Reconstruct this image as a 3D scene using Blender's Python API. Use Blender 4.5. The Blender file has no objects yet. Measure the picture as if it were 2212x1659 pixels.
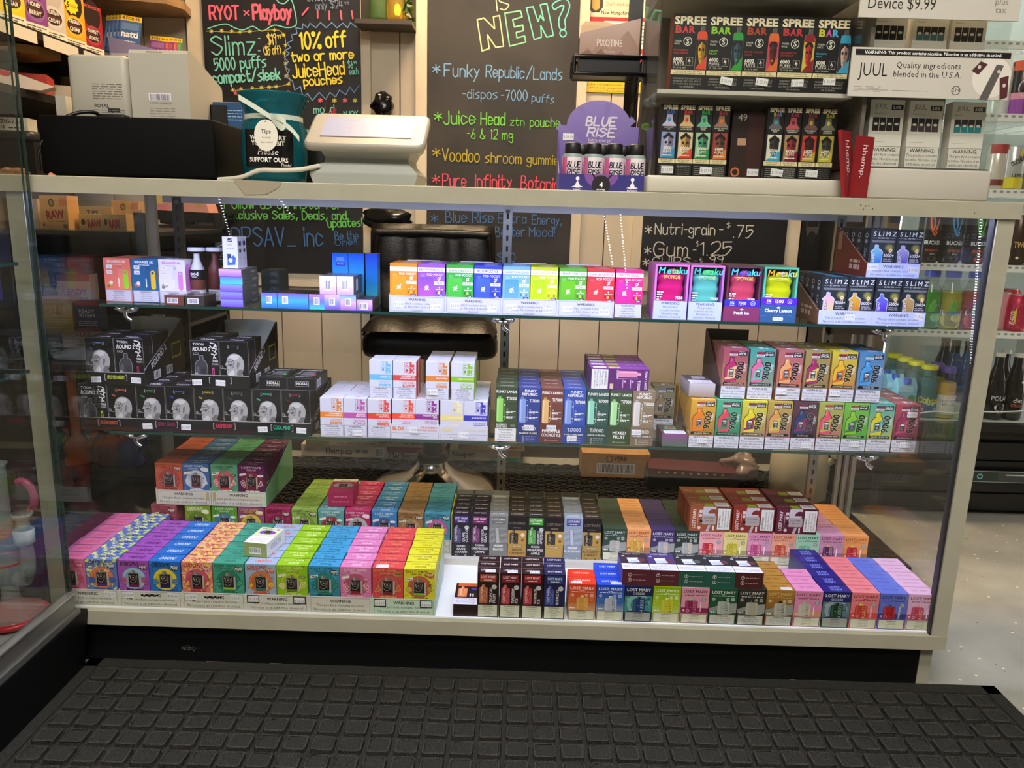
import bpy, math, random
from math import pi, sin, cos, tan, radians as R
from mathutils import Vector as V, Matrix
random.seed(7)
sc = bpy.context.scene
C = sc.collection
# ---------------------------------------------------------------- camera
FPX, PITCH, ROLL, YAW = 1654.5, .2159, .0282, -.0048
CAM = V((.0209, -1.3938, .9178))
FW = V((sin(YAW)*cos(PITCH), cos(YAW)*cos(PITCH), -sin(PITCH)))
RT = V((cos(YAW), -sin(YAW), 0)); UP = RT.cross(FW)
cr, sr = cos(ROLL), sin(ROLL)
IR = RT*cr + UP*sr; IU = UP*cr - RT*sr
cd = bpy.data.cameras.new('camera'); co = bpy.data.objects.new('camera', cd); C.objects.link(co)
cd.sensor_fit = 'HORIZONTAL'; cd.sensor_width = 36; cd.lens = 36*FPX/2212; cd.clip_start = .02
m = Matrix((IR, IU, -FW)).transposed().to_4x4(); m.translation = CAM; co.matrix_world = m
sc.camera = co
def at(px, py, y=None, z=None, x=None):
    """point of the place seen at a photo pixel, on a plane of constant y, z or x"""
    d = FW*FPX + IR*(px-1106) - IU*(py-829.5)
    t = (y-CAM.y)/d.y if y is not None else (z-CAM.z)/d.z if z is not None else (x-CAM.x)/d.x
    return CAM + d*t
# ---------------------------------------------------------------- world, exposure
w = bpy.data.worlds.new('world'); sc.world = w; w.use_nodes = True
w.node_tree.nodes['Background'].inputs[0].default_value = (.9, .92, 1, 1)
w.node_tree.nodes['Background'].inputs[1].default_value = .04
sc.view_settings.view_transform = 'Standard'; sc.view_settings.look = 'None'
sc.view_settings.gamma = 1; sc.view_settings.use_curve_mapping = False
sc.view_settings.exposure = 0.0
sc.cycles.transparent_max_bounces = 28; sc.cycles.max_bounces = 7; sc.cycles.adaptive_threshold = .03; sc.cycles.sample_clamp_indirect = 6
LED_CASE, LED_COOLER, PANEL = 125.0, 13.0, 23.0
# ---------------------------------------------------------------- materials
def lin(h):
    h = h.lstrip('#'); o = []
    for i in (0, 2, 4):
        c = int(h[i:i+2], 16)/255
        o.append(c/12.92 if c <= .04045 else ((c+.055)/1.055)**2.4)
    return (*o, 1)
MC = {}
def M(col, r=.45, m=0., e=0., spec=.5, kind=''):
    k = (col, r, m, e, spec, kind)
    if k in MC: return MC[k]
    a = bpy.data.materials.new('ink_'+col.strip('#')+kind); a.use_nodes = True
    n = a.node_tree.nodes; L = a.node_tree.links; b = n['Principled BSDF']
    b.inputs['Base Color'].default_value = lin(col); b.inputs['Roughness'].default_value = r
    b.inputs['Metallic'].default_value = m; b.inputs['Specular IOR Level'].default_value = spec
    if e: b.inputs['Emission Color'].default_value = lin(col); b.inputs['Emission Strength'].default_value = e
    MC[k] = a; return a
def tree(name):
    a = bpy.data.materials.new(name); a.use_nodes = True; n = a.node_tree.nodes
    return a, n, a.node_tree.links, n['Principled BSDF']
def noisy(name, c1, c2, scale, r=.6, bump=0., detail=4, stretch=(1, 1, 1), lo=.35, hi=.65, bs=None, spec=.5):
    if name in MC: return MC[name]
    a, n, L, b = tree(name)
    tc = n.new('ShaderNodeTexCoord'); mp = n.new('ShaderNodeMapping'); mp.inputs[3].default_value = stretch
    t = n.new('ShaderNodeTexNoise'); t.inputs['Scale'].default_value = scale; t.inputs['Detail'].default_value = detail
    cr_ = n.new('ShaderNodeValToRGB'); cr_.color_ramp.elements[0].color = lin(c1); cr_.color_ramp.elements[1].color = lin(c2)
    cr_.color_ramp.elements[0].position = lo; cr_.color_ramp.elements[1].position = hi
    L.new(tc.outputs['Object'], mp.inputs[0]); L.new(mp.outputs[0], t.inputs['Vector']); L.new(t.outputs[0], cr_.inputs[0]); L.new(cr_.outputs[0], b.inputs['Base Color'])
    b.inputs['Roughness'].default_value = r; b.inputs['Specular IOR Level'].default_value = spec
    if bump:
        bn = n.new('ShaderNodeBump'); bn.inputs['Strength'].default_value = bump; bn.inputs['Distance'].default_value = .004
        t2 = n.new('ShaderNodeTexNoise'); t2.inputs['Scale'].default_value = bs or scale; t2.inputs['Detail'].default_value = 6
        L.new(mp.outputs[0], t2.inputs['Vector']); L.new(t2.outputs[0], bn.inputs['Height']); L.new(bn.outputs[0], b.inputs['Normal'])
    MC[name] = a; return a
def grad(c1, c2, h, r=.4, c3=None, axis=2, m=0.):
    """printed two or three colour fade along the box, c1 at 0 and c2 at h"""
    k = ('g', c1, c2, h, r, c3, axis, m)
    if k in MC: return MC[k]
    a, n, L, b = tree('fade_'+c1.strip('#')+c2.strip('#'))
    tc = n.new('ShaderNodeTexCoord'); sp = n.new('ShaderNodeSeparateXYZ'); mr = n.new('ShaderNodeMapRange'); mr.inputs[2].default_value = h
    rp = n.new('ShaderNodeValToRGB'); rp.color_ramp.elements[0].color = lin(c1); rp.color_ramp.elements[1].color = lin(c2)
    if c3: q = rp.color_ramp.elements.new(.5); q.color = lin(c3)
    L.new(tc.outputs['Object'], sp.inputs[0]); L.new(sp.outputs[axis], mr.inputs[0]); L.new(mr.outputs[0], rp.inputs[0]); L.new(rp.outputs[0], b.inputs['Base Color'])
    b.inputs['Roughness'].default_value = r; b.inputs['Metallic'].default_value = m
    MC[k] = a; return a
def glass(name, tint='#f4fbf8', ior=1.45, r=0., gl=.7):
    """clear sheet: lets light through, mirrors by angle"""
    if name in MC: return MC[name]
    a = bpy.data.materials.new(name); a.use_nodes = True; n = a.node_tree.nodes; L = a.node_tree.links; n.clear()
    o = n.new('ShaderNodeOutputMaterial'); mx = n.new('ShaderNodeMixShader'); t = n.new('ShaderNodeBsdfTransparent'); g = n.new('ShaderNodeBsdfGlossy')
    f = n.new('ShaderNodeFresnel'); f.inputs[0].default_value = ior; t.inputs[0].default_value = lin(tint); g.inputs['Roughness'].default_value = r
    g.inputs[0].default_value = (gl, gl, gl, 1)
    ge = n.new('ShaderNodeNewGeometry'); mr = n.new('ShaderNodeMapRange'); mr.inputs[3].default_value = ior; mr.inputs[4].default_value = 1/ior
    L.new(ge.outputs['Backfacing'], mr.inputs[0]); L.new(mr.outputs[0], f.inputs[0])
    L.new(f.outputs[0], mx.inputs[0]); L.new(t.outputs[0], mx.inputs[1]); L.new(g.outputs[0], mx.inputs[2]); L.new(mx.outputs[0], o.inputs[0])
    MC[name] = a; return a
def frosted(name, tint, amt, r=.3):
    """cloudy or tinted see-through plastic or glass"""
    if name in MC: return MC[name]
    a, n, L, b = tree(name); o = n['Material Output']; mx = n.new('ShaderNodeMixShader'); t = n.new('ShaderNodeBsdfTransparent')
    t.inputs[0].default_value = lin(tint); b.inputs['Base Color'].default_value = lin(tint); b.inputs['Roughness'].default_value = r; mx.inputs[0].default_value = amt
    L.new(t.outputs[0], mx.inputs[1]); L.new(b.outputs[0], mx.inputs[2]); L.new(mx.outputs[0], o.inputs[0]); MC[name] = a; return a
GL = glass('clear_glass', '#fcfdfc'); ACR = glass('clear_acrylic', '#fbfcfb', 1.4, .03)
ALU = M('#b9bab8', .32, .85); CHROME = M('#d8d8d8', .12, 1.); STEEL = M('#9a9b98', .3, .9)
BLK = M('#08090b', .5); BLK2 = M('#090a0c', .5, 0, 0, .3); WHT = M('#e9e8e4', .45); GREIGE = noisy('laminate_greige', '#a3a18f', '#a8a694', 30, .42)
KRAFT = noisy('kraft_board', '#b98d58', '#c49a66', 60, .8)
# ---------------------------------------------------------------- mesh builder
TXT = {}
def glyphs(s, bold):
    k = (s, bold)
    if k not in TXT:
        fat = bold > 0 and 'M' in s      # the outline offset breaks this font's capital M: thicken by shifted layers
        cu = bpy.data.curves.new('t', 'FONT'); cu.body = s; cu.size = 1; cu.resolution_u = 1 if len(s) > 14 else 2; cu.offset = 0 if fat else bold
        ob = bpy.data.objects.new('t', cu); me = bpy.data.meshes.new_from_object(ob)
        vs = [(v.co.x, v.co.y) for v in me.vertices]; fs = [tuple(p.vertices) for p in me.polygons]
        bpy.data.meshes.remove(me); bpy.data.objects.remove(ob); bpy.data.curves.remove(cu)
        x0 = min((v[0] for v in vs), default=0); x1 = max((v[0] for v in vs), default=1)
        L = [[((x-x0+dx)/.7, (y+dy)/.7) for x, y in vs] for dx, dy in (((-bold, 0), (bold, 0), (0, bold)) if fat else ((0, 0),))]
        TXT[k] = (L, fs, (x1-x0)/.7)
    return TXT[k]
def hypot2(a, b): return math.hypot(b[0]-a[0], b[1]-a[1]) or 1e-9
def smooth_line(p, n=4):
    if len(p) < 3: return p
    q = [p[0]]+list(p)+[p[-1]]; o = []
    if p[0] == p[-1]: q[0] = p[-2]; q[-1] = p[1]
    for i in range(1, len(q)-2):
        a, b, c, d = q[i-1:i+3]
        for k in range(n):
            t = k/n; o.append(tuple(.5*(2*b[j]+(c[j]-a[j])*t+(2*a[j]-5*b[j]+4*c[j]-d[j])*t*t+(3*b[j]-a[j]-3*c[j]+d[j])*t**3) for j in range(len(a))))
    o.append(tuple(p[-1])); return o
class MB:
    def __init__(s): s.v = []; s.f = []; s.m = []; s.s = []; s.ms = []; s.mi = {}
    def mat(s, m):
        if isinstance(m, str): m = M(m)
        if m not in s.mi: s.mi[m] = len(s.ms); s.ms.append(m)
        return s.mi[m]
    def add(s, vs, fs, m, sm=False):
        n = len(s.v); i = s.mat(m); s.v += [tuple(v) for v in vs]
        for f in fs: s.f.append(tuple(n+k for k in f)); s.m.append(i); s.s.append(sm)
    def box(s, x0, x1, y0, y1, z0, z1, m, fm={}):
        vs = [(x0, y0, z0), (x1, y0, z0), (x1, y1, z0), (x0, y1, z0), (x0, y0, z1), (x1, y0, z1), (x1, y1, z1), (x0, y1, z1)]
        F = {'b': (3, 2, 1, 0), 't': (4, 5, 6, 7), 'f': (0, 1, 5, 4), 'k': (2, 3, 7, 6), 'l': (3, 0, 4, 7), 'r': (1, 2, 6, 5)}
        for k, f in F.items(): s.add([vs[i] for i in f], [(0, 1, 2, 3)], fm.get(k, m))
        return s
    def rbox(s, x0, x1, y0, y1, z0, z1, m, r=.005, n=3):
        """box rounded in plan and softened at top and bottom edge"""
        rz = min(r*.6, (z1-z0)*.3); r = min(r, (x1-x0)/2.01, (y1-y0)/2.01)
        def ring(z, ins):
            o = []
            for cx, cy, a0 in ((x1-r, y1-r, 0), (x0+r, y1-r, 90), (x0+r, y0+r, 180), (x1-r, y0+r, 270)):
                for k in range(n+1):
                    a = R(a0+90*k/n); o.append((cx+(r-ins)*cos(a), cy+(r-ins)*sin(a), z))
            return o
        i2 = min(rz, r*.9)
        s.loft([ring(z0, i2), ring(z0+rz*.3, i2*.3), ring(z0+rz, 0), ring(z1-rz, 0), ring(z1-rz*.3, i2*.3), ring(z1, i2)], m, True); return s
    def loft(s, rings, m, cap=True, sm=True):
        n = len(rings[0]); vs = [v for r in rings for v in r]; fs = []
        for i in range(len(rings)-1):
            for k in range(n): fs.append((i*n+k, i*n+(k+1) % n, (i+1)*n+(k+1) % n, (i+1)*n+k))
        s.add(vs, fs, m, sm)
        if cap: s.add(rings[0][::-1], [tuple(range(n))], m); s.add(rings[-1], [tuple(range(n))], m)
        return s
    def lathe(s, prof, c, m, seg=24, cap=False, sm=True):
        s.loft([[(c[0]+max(r, 1e-5)*cos(2*pi*k/seg), c[1]+max(r, 1e-5)*sin(2*pi*k/seg), c[2]+z) for k in range(seg)] for r, z in prof], m, cap, sm); return s
    def tube(s, pts, r, m, seg=8, sm=4):
        P = [V(p) for p in (smooth_line([tuple(p) for p in pts], sm) if sm else pts)]; rings = []
        for i, p in enumerate(P):
            t = (P[min(i+1, len(P)-1)]-P[max(i-1, 0)]).normalized(); a = t.cross(V((0, 0, 1)) if abs(t.z) < .9 else V((1, 0, 0))).normalized(); b = t.cross(a)
            rr = r(i/(len(P)-1)) if callable(r) else r
            rings.append([tuple(p+(a*cos(2*pi*k/seg)+b*sin(2*pi*k/seg))*rr) for k in range(seg)])
        s.loft(rings, m, True); return s
    def prism(s, poly, m, ax='y', a=0, b=.01, sm=False):
        def P(u, w, t): return {'y': (u, t, w), 'x': (t, u, w), 'z': (u, w, t)}[ax]
        n = len(poly); A = [P(u, w, a) for u, w in poly]; B = [P(u, w, b) for u, w in poly]
        s.add(A+B, [(k, (k+1) % n, n+(k+1) % n, n+k) for k in range(n)], m, sm); s.add(A, [tuple(range(n))[::-1]], m); s.add(B, [tuple(range(n))], m); return s
    def quad(s, a, b, c, d, m): s.add([a, b, c, d], [(0, 1, 2, 3)], m); return s
    def canvas(s, O, U, W, off=1e-4): return Canvas(s, O, U, W, off)
    def build(s, name, parent=None, loc=None, rz=0., rot=None):
        me = bpy.data.meshes.new(name); me.from_pydata(s.v, [], s.f)
        me.polygons.foreach_set('material_index', s.m); me.polygons.foreach_set('use_smooth', s.s)
        for m in s.ms: me.materials.append(m)
        me.update(); o = bpy.data.objects.new(name, me); C.objects.link(o)
        if parent: o.parent = parent
        if loc is not None: o.location = loc
        o.rotation_euler = rot or (0, 0, rz); return o
class Canvas:
    """flat print on one face: coordinates 0..1 across and 0..1 up"""
    def __init__(s, mb, O, U, W, off):
        s.b = mb; s.O = V(O); s.U = V(U); s.W = V(W); s.w = s.U.length; s.h = s.W.length; s.n = s.U.cross(s.W).normalized(); s.e = off
        s.u = s.U/s.w; s.v = s.W/s.h
    def P(s, x, y): return s.O+s.U*x+s.W*y+s.n*s.e
    def step(s): s.e += 6e-6
    def poly(s, p, m): s.step(); s.b.add([s.P(*q) for q in p], [tuple(range(len(p)))], m); return s
    def rect(s, x0, y0, x1, y1, m): return s.poly([(x0, y0), (x1, y0), (x1, y1), (x0, y1)], m)
    def frame(s, x0, y0, x1, y1, t, m):
        s.step(); tx, ty = t, t*s.w/s.h
        for q in ((x0, y0, x1, y0+ty), (x0, y1-ty, x1, y1), (x0, y0+ty, x0+tx, y1-ty), (x1-tx, y0+ty, x1, y1-ty)):
            s.b.add([s.P(q[0], q[1]), s.P(q[2], q[1]), s.P(q[2], q[3]), s.P(q[0], q[3])], [(0, 1, 2, 3)], m)
        return s
    def rrect(s, x0, y0, x1, y1, r, m):
        ry = r*s.w/s.h; p = []
        for cx, cy, a0 in ((x1-r, y1-ry, 0), (x0+r, y1-ry, 90), (x0+r, y0+ry, 180), (x1-r, y0+ry, 270)):
            p += [(cx+r*cos(R(a0+k*30)), cy+ry*sin(R(a0+k*30))) for k in range(4)]
        return s.poly(p, m)
    def ell(s, x, y, r, m, ry=None, n=18, a0=0, a1=360):
        ry = ry if ry is not None else r*s.w/s.h
        p = [(x+r*cos(R(a0+(a1-a0)*k/n)), y+ry*sin(R(a0+(a1-a0)*k/n))) for k in range(n if a1-a0 == 360 else n+1)]
        return s.poly(p, m)
    def line(s, pts, wd, m, sm=0, caps=True):
        """drawn stroke; width is a share of the face width"""
        s.step(); p = smooth_line(pts, sm) if sm else pts; h = wd*s.w/2; q = [(x*s.w, y*s.h) for x, y in p]
        def A(x, y): return s.O+s.u*x+s.v*y+s.n*s.e
        for i in range(len(q)-1):
            a, b = q[i], q[i+1]; l = hypot2(a, b); s.e += 1e-6; dx, dy = (b[0]-a[0])/l*h, (b[1]-a[1])/l*h
            s.b.add([A(a[0]+dy, a[1]-dx), A(b[0]+dy, b[1]-dx), A(b[0]-dy, b[1]+dx), A(a[0]-dy, a[1]+dx)], [(0, 1, 2, 3)], m)
        if caps:
            for x, y in q:
                s.e += 1e-6; s.b.add([A(x+h*cos(k*pi/4), y+h*sin(k*pi/4)) for k in range(8)], [tuple(range(8))], m)
        return s
    def circ(s, x, y, r, wd, m, n=20): return s.line([(x+r*cos(2*pi*k/n), y+r*s.w/s.h*sin(2*pi*k/n)) for k in range(n+1)], wd, m, caps=False)
    def text(s, t, x, y, h, m, al='c', b=.0, sh=0., w=None, rot=0., fit=False):
        s.step(); Ls, fs, tw = glyphs(t, b); H = h*s.h; sx = H
        if w and (fit or tw*H > w*s.w): sx = w*s.w/tw
        ox = {'c': -tw*sx/2, 'l': 0, 'r': -tw*sx}[al]; ca, sa = cos(R(rot)), sin(R(rot)); O = s.O+s.U*x+s.W*y
        for vs in Ls:
            o = []; s.e += 1.5e-6
            for gx, gy in vs:
                X = ox+gx*sx+sh*gy*H; Y = gy*H; o.append(O+s.n*s.e+s.u*(X*ca-Y*sa)+s.v*(X*sa+Y*ca))
            s.b.add(o, fs, m)
        return s
    def hand(s, t, x, y, h, m, al='l', wd=.12, w=None, rot=0., sh=0., fit=True):
        """hand lettering, pen width wd of the letter height"""
        st, tw = hand_strokes(t); H = h*s.h; sx = H/6
        if w and (fit or tw*sx > w*s.w): sx = w*s.w/tw
        ox = {'c': -tw*sx/2, 'l': 0, 'r': -tw*sx}[al]; ca, sa = cos(R(rot)), sin(R(rot))
        for k in st:
            q = []
            for gx, gy in k:
                Y = gy*H/6; X = ox+gx*sx+sh*Y; q.append((x+(X*ca-Y*sa)/s.w, y+(X*sa+Y*ca)/s.h))
            s.line(q, wd*H/s.w, m)
        return s
    def dashes(s, x0, x1, y, h, m, n=3):
        """line of print too small to read"""
        s.step(); x = x0; ry = h/2
        while x < x1-.01:
            l = min(random.uniform(.5, 1.4)*(x1-x0)/n, x1-x)
            s.b.add([s.P(x, y-ry), s.P(x+l, y-ry), s.P(x+l, y+ry), s.P(x, y+ry)], [(0, 1, 2, 3)], m); x += l+.025
        return s
    def warn(s, x0, y0, x1, y1, lines, ink='#1a1a1a', bg='#e6e4dc', t=.012, head=1.25, rim='#17171a'):
        if t: s.rect(x0, y0, x1, y1, rim)
        tx, ty = t, t*s.w/s.h; s.rect(x0+tx, y0+ty, x1-tx, y1-ty, bg)
        n = len(lines)+.35; hh = (y1-y0-2*ty)/n; yy = y1-ty-hh*.3
        for i, l in enumerate(lines):
            hgt = hh*.62*(head if i == 0 else 1); yy -= hh*.62 if i else hh*.72
            s.text(l, (x0+x1)/2, yy, hgt, ink, b=.012 if i == 0 else 0, w=(x1-x0)*.93); yy -= hh*.36
        return s
W5 = ['WARNING:', 'This product', 'contains nicotine.', 'Nicotine is an', 'addictive chemical.']
W4 = ['WARNING:', 'This product contains', 'nicotine. Nicotine is an', 'addictive chemical.']
W3 = ['WARNING', 'This product contains nicotine.', 'Nicotine is an addictive chemical.']
W4T = ['WARNING:', 'This product contains', 'tobacco free nicotine.', 'Nicotine is an', 'addictive chemical.']
# ---------------------------------------------------------------- hand lettering: points on a grid, y a=-2 b=-1, ~ marks a curved stroke
HAND = {}
for q in """A 002640 1232|B 0006 ~0626352303 ~0323423000|C ~4536160402103041|D 0006 ~062644422000|E 46060040 0333|F 000646 0333|G ~4536160402103041 414323|H 0006 4046 0343|I 1016|J ~3631201001|K 0006 4603 1440|L 060040|M 0006234640|N 00064046|O ~26040220424426|P 0006 ~0636453303|Q ~26040220424426 3150|R 0006 ~0636453303 2340|S ~4526051433422001|T 0646 2620|U ~060210304246|V 062046|W 0610233046|X 0046 0640|Y 062346 2320|Z 06460040|a ~331403011031 3430|b 0006 ~031433311001|c ~331403011031|d ~331403011031 3630|e ~0232331403011031|f ~36261410 0434|g ~331403021132 ~343b2a0b|h 0006 ~03143330|i 1014 1516|j ~141b0a 1516|k 0006 3401 1230|l 1016|m 0004 ~03142320 ~23344340|n 0004 ~03143330|o ~140301102031332414|p 040a ~031433311001|q ~331403011031 343a|r 0004 ~021434|s ~34240322311000|t ~16112031 0434|u ~0401102031 3430|v 042044|w 0410233044|x 0034 0430|y 0421 340a|z 04340030|0 ~160402102032342616|1 051610|2 ~0516363300 0030|3 ~0516363413 ~1333311000|4 160242 3530|5 360603 ~0324331000|6 ~2613011030332301|7 063610|8 ~16051424352616 ~14021020322414|9 ~352605143435 3520|$ ~4526051433422001 2720|% 4600 ~0506161505 ~3031414030|/ 0047|- 0323|_ 0040|. 1010|, 110b|! 1612 1010|? ~0516363321 2020|* 2125 0234 0432|: 1313 1010|( ~26040220|) ~06242200|@ ~3323121131 ~333142451604011030|& ~401416261301103042|+ 0242 2024|' 1615""".split('|'): HAND[q[0]] = q[2:]
def hand_strokes(t):
    out = []; x = 0
    for ch in t:
        if ch == ' ': x += 3; continue
        g = HAND.get(ch, ''); mx = 0; k = []
        for st in g.split():
            sm = st[0] == '~'; st = st.lstrip('~'); p = [(int(st[i]), {'a': -2, 'b': -1}.get(st[i+1], None) if st[i+1] in 'ab' else int(st[i+1])) for i in range(0, len(st)-1, 2)]
            if len(p) == 2 and p[0] == p[1]: p = [p[0], (p[0][0]+.15, p[0][1]+.1)]
            mx = max([mx]+[a for a, _ in p]); k.append(smooth_line(p, 3) if sm else p)
        if k: mn = min(a for s in k for a, _ in s)
        for s in k: out.append([(x+a-mn, b) for a, b in s])
        if k: x += mx-mn+1.3
    return out, max(x-1.3, 1)
# ---------------------------------------------------------------- scene tree
def tag(o, label=None, cat=None, group=None, kind=None):
    if label: o['label'] = label
    if cat: o['category'] = cat
    if group: o['group'] = group
    if kind: o['kind'] = kind
    return o
def thing(name, label, cat, loc=(0, 0, 0), rz=0., group=None):
    o = bpy.data.objects.new(name, None); C.objects.link(o); o.location = loc; o.rotation_euler = (0, 0, rz); o.empty_display_size = .02
    return tag(o, label, cat, group)
def struct(mb, name, loc=None): return tag(mb.build(name, None, loc), kind='structure')
def dup(o, loc, rz=None):
    c = o.copy(); C.objects.link(c); c.location = loc
    if rz is not None: c.rotation_euler = (0, 0, rz)
    for ch in o.children:
        d = ch.copy(); C.objects.link(d); d.parent = c
        for g in ch.children: e = g.copy(); C.objects.link(e); e.parent = d
    return c
ORD = ['first', 'second', 'third', 'fourth', 'fifth', 'sixth', 'seventh', 'eighth', 'ninth', 'tenth']
def bx(w, d, h, body, front=None, top=None, left=None, right=None, fm={}):
    """a printed carton, origin at the middle of its front bottom edge"""
    b = MB(); b.box(-w/2, w/2, 0, d, 0, h, body, fm)
    if front: front(b.canvas((-w/2, 0, 0), (w, 0, 0), (0, 0, h)))
    if top: top(b.canvas((-w/2, 0, h), (w, 0, 0), (0, d, 0)))
    if left: left(b.canvas((-w/2, d, 0), (0, -d, 0), (0, 0, h)))
    if right: right(b.canvas((w/2, 0, 0), (0, d, 0), (0, 0, h)))
    return b
def sticker(parent, x, z, price='24.99', w=.021, h=.0125, rot=0., y=-.0009, up=False):
    """gun-printed price tag stuck on a face (front, or top when up)"""
    b = MB(); b.box(-w/2, w/2, -.0003, 0, -h/2, h/2, '#e4e4e6'); c = b.canvas((-w/2, -.0003, -h/2), (w, 0, 0), (0, 0, h)); c.text('$ '+price, .5, .28, .42, '#8a8a92', w=.85)
    o = b.build('price_sticker', parent, (x, y, z)); o.rotation_euler = (0, R(rot), 0) if not up else (-pi/2, 0, R(rot)); return o
def column(mesh_ob, loc, n, d, label, cat='vape box', group=None, rz=0., jit=.0012):
    """n copies of a carton one behind another; label names the column"""
    out = []
    for i in range(n):
        o = mesh_ob if i == 0 else mesh_ob.copy()
        if i: C.objects.link(o)
        o.location = (loc[0]+random.uniform(-jit, jit)*(i > 0)-sin(rz)*i*d, loc[1]+cos(rz)*i*d, loc[2]); o.rotation_euler = (0, 0, rz)
        tag(o, label(i) if callable(label) else (label+', frontmost' if i == 0 else f'{label}, {ORD[i]} from the front'), cat, group); out.append(o)
    return out
# ================================================================ setting
def concrete():
    a, n, L, b = tree('speckled_concrete')
    tc = n.new('ShaderNodeTexCoord'); t = n.new('ShaderNodeTexNoise'); t.inputs['Scale'].default_value = 5; t.inputs['Detail'].default_value = 8
    r = n.new('ShaderNodeValToRGB'); r.color_ramp.elements[0].color = lin('#90918a'); r.color_ramp.elements[1].color = lin('#b0b1a9'); r.color_ramp.elements[0].position = .35; r.color_ramp.elements[1].position = .7
    L.new(tc.outputs['Object'], t.inputs['Vector']); L.new(t.outputs[0], r.inputs[0]); last = r.outputs[0]
    for sc_, col, th in ((26, '#f2efe4', .10), (31, '#1d1d1c', .07)):
        mp = n.new('ShaderNodeMapping'); mp.inputs[3].default_value = (1, 1.6, 1); mp.inputs[1].default_value = (sc_, 3, 0)
        v = n.new('ShaderNodeTexVoronoi'); v.inputs['Scale'].default_value = sc_; g = n.new('ShaderNodeMath'); g.operation = 'LESS_THAN'; g.inputs[1].default_value = th
        s2 = n.new('ShaderNodeSeparateColor'); g2 = n.new('ShaderNodeMath'); g2.operation = 'LESS_THAN'; g2.inputs[1].default_value = .45; mu = n.new('ShaderNodeMath'); mu.operation = 'MULTIPLY'
        L.new(tc.outputs['Object'], mp.inputs[0]); L.new(mp.outputs[0], v.inputs['Vector']); L.new(v.outputs['Distance'], g.inputs[0]); L.new(v.outputs['Color'], s2.inputs[0]); L.new(s2.outputs[0], g2.inputs[0]); L.new(g.outputs[0], mu.inputs[0]); L.new(g2.outputs[0], mu.inputs[1])
        mx = n.new('ShaderNodeMixRGB'); mx.inputs[2].default_value = lin(col); L.new(mu.outputs[0], mx.inputs[0]); L.new(last, mx.inputs[1]); last = mx.outputs[0]
    L.new(last, b.inputs['Base Color']); b.inputs['Roughness'].default_value = .55; return a
X0, X1, Y0, YW, ZC = -1.62, 2.6, -3.6, 1.48, 2.65
b = MB(); b.box(X0-.1, X1+.1, Y0-.1, YW+.1, -.05, 0, concrete()); struct(b, 'floor')
b = MB(); b.box(X0-.1, X1+.1, Y0-.1, YW+.1, ZC, ZC+.05, '#b9b5aa'); struct(b, 'ceiling')
WALL = noisy('painted_planks', '#cdc0aa', '#d4c7b1', 9, .55); WALLD = M('#6f6352', .7)
b = MB(); b.box(X0-.1, X1+.1, YW+.012, YW+.1, 0, ZC, WALLD); x = X0
while x < X1: b.box(x+.0025, min(x+.148, X1), YW, YW+.014, 0, ZC, WALL); x += .15
struct(b, 'wall_back')
b = MB(); b.box(X0-.1, X0, Y0, YW, 0, ZC, '#8d8475'); struct(b, 'wall_left')
b = MB(); b.box(X1, X1+.1, Y0, YW, 0, ZC, '#8d8475'); struct(b, 'wall_right')
b = MB(); b.box(X0, X1, Y0-.1, Y0, 0, ZC, '#1f1d1b'); struct(b, 'wall_front')
TRIM = noisy('painted_trim', '#d9cbb2', '#e0d2b9', 14, .5)
n_ = 0
for x0, x1, z0, z1 in ((-1.158, -1.102, .64, ZC), (-.553, -.52, .64, ZC), (-.362, -.321, .64, ZC), (.205, .24, .64, ZC), (.432, .466, .64, ZC), (.992, 1.04, .64, ZC), (-1.102, -.553, .64, .69), (-.321, .205, .66, .715), (.466, .992, .66, .735)):
    n_ += 1; b = MB(); b.box(x0, x1, YW-.02, YW, z0, z1, TRIM); struct(b, f'trim_{n_}')
b = MB(); b.box(X0, X1, YW-.012, YW, 0, .09, '#3b352d'); struct(b, 'baseboard_back')
# ceiling lamps of the shop: one over the aisle behind the counter, two over the customer side
for i, (x, y, sx, sy, k) in enumerate(((-.1, .95, .9, .22, 4.3), (.1, -1.3, 1.1, .5, 1.2), (-.1, -2.6, 1.2, .6, 1.5))):
    t = thing('ceiling_light', ['flat ceiling light over the aisle behind the counter', 'flat ceiling light over the black floor mat', 'flat ceiling light near the shop front'][i], 'ceiling light', (x, y, ZC))
    b = MB(); b.box(-sx/2-.03, sx/2+.03, -sy/2-.03, sy/2+.03, -.03, 0, '#dcdcda'); b.build('frame', t)
    b = MB(); b.box(-sx/2, sx/2, -sy/2, sy/2, -.036, -.03, M('#ffdcae' if i == 0 else '#fff6ea', .5, 0, PANEL*k)); b.build('diffuser', t)
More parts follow.
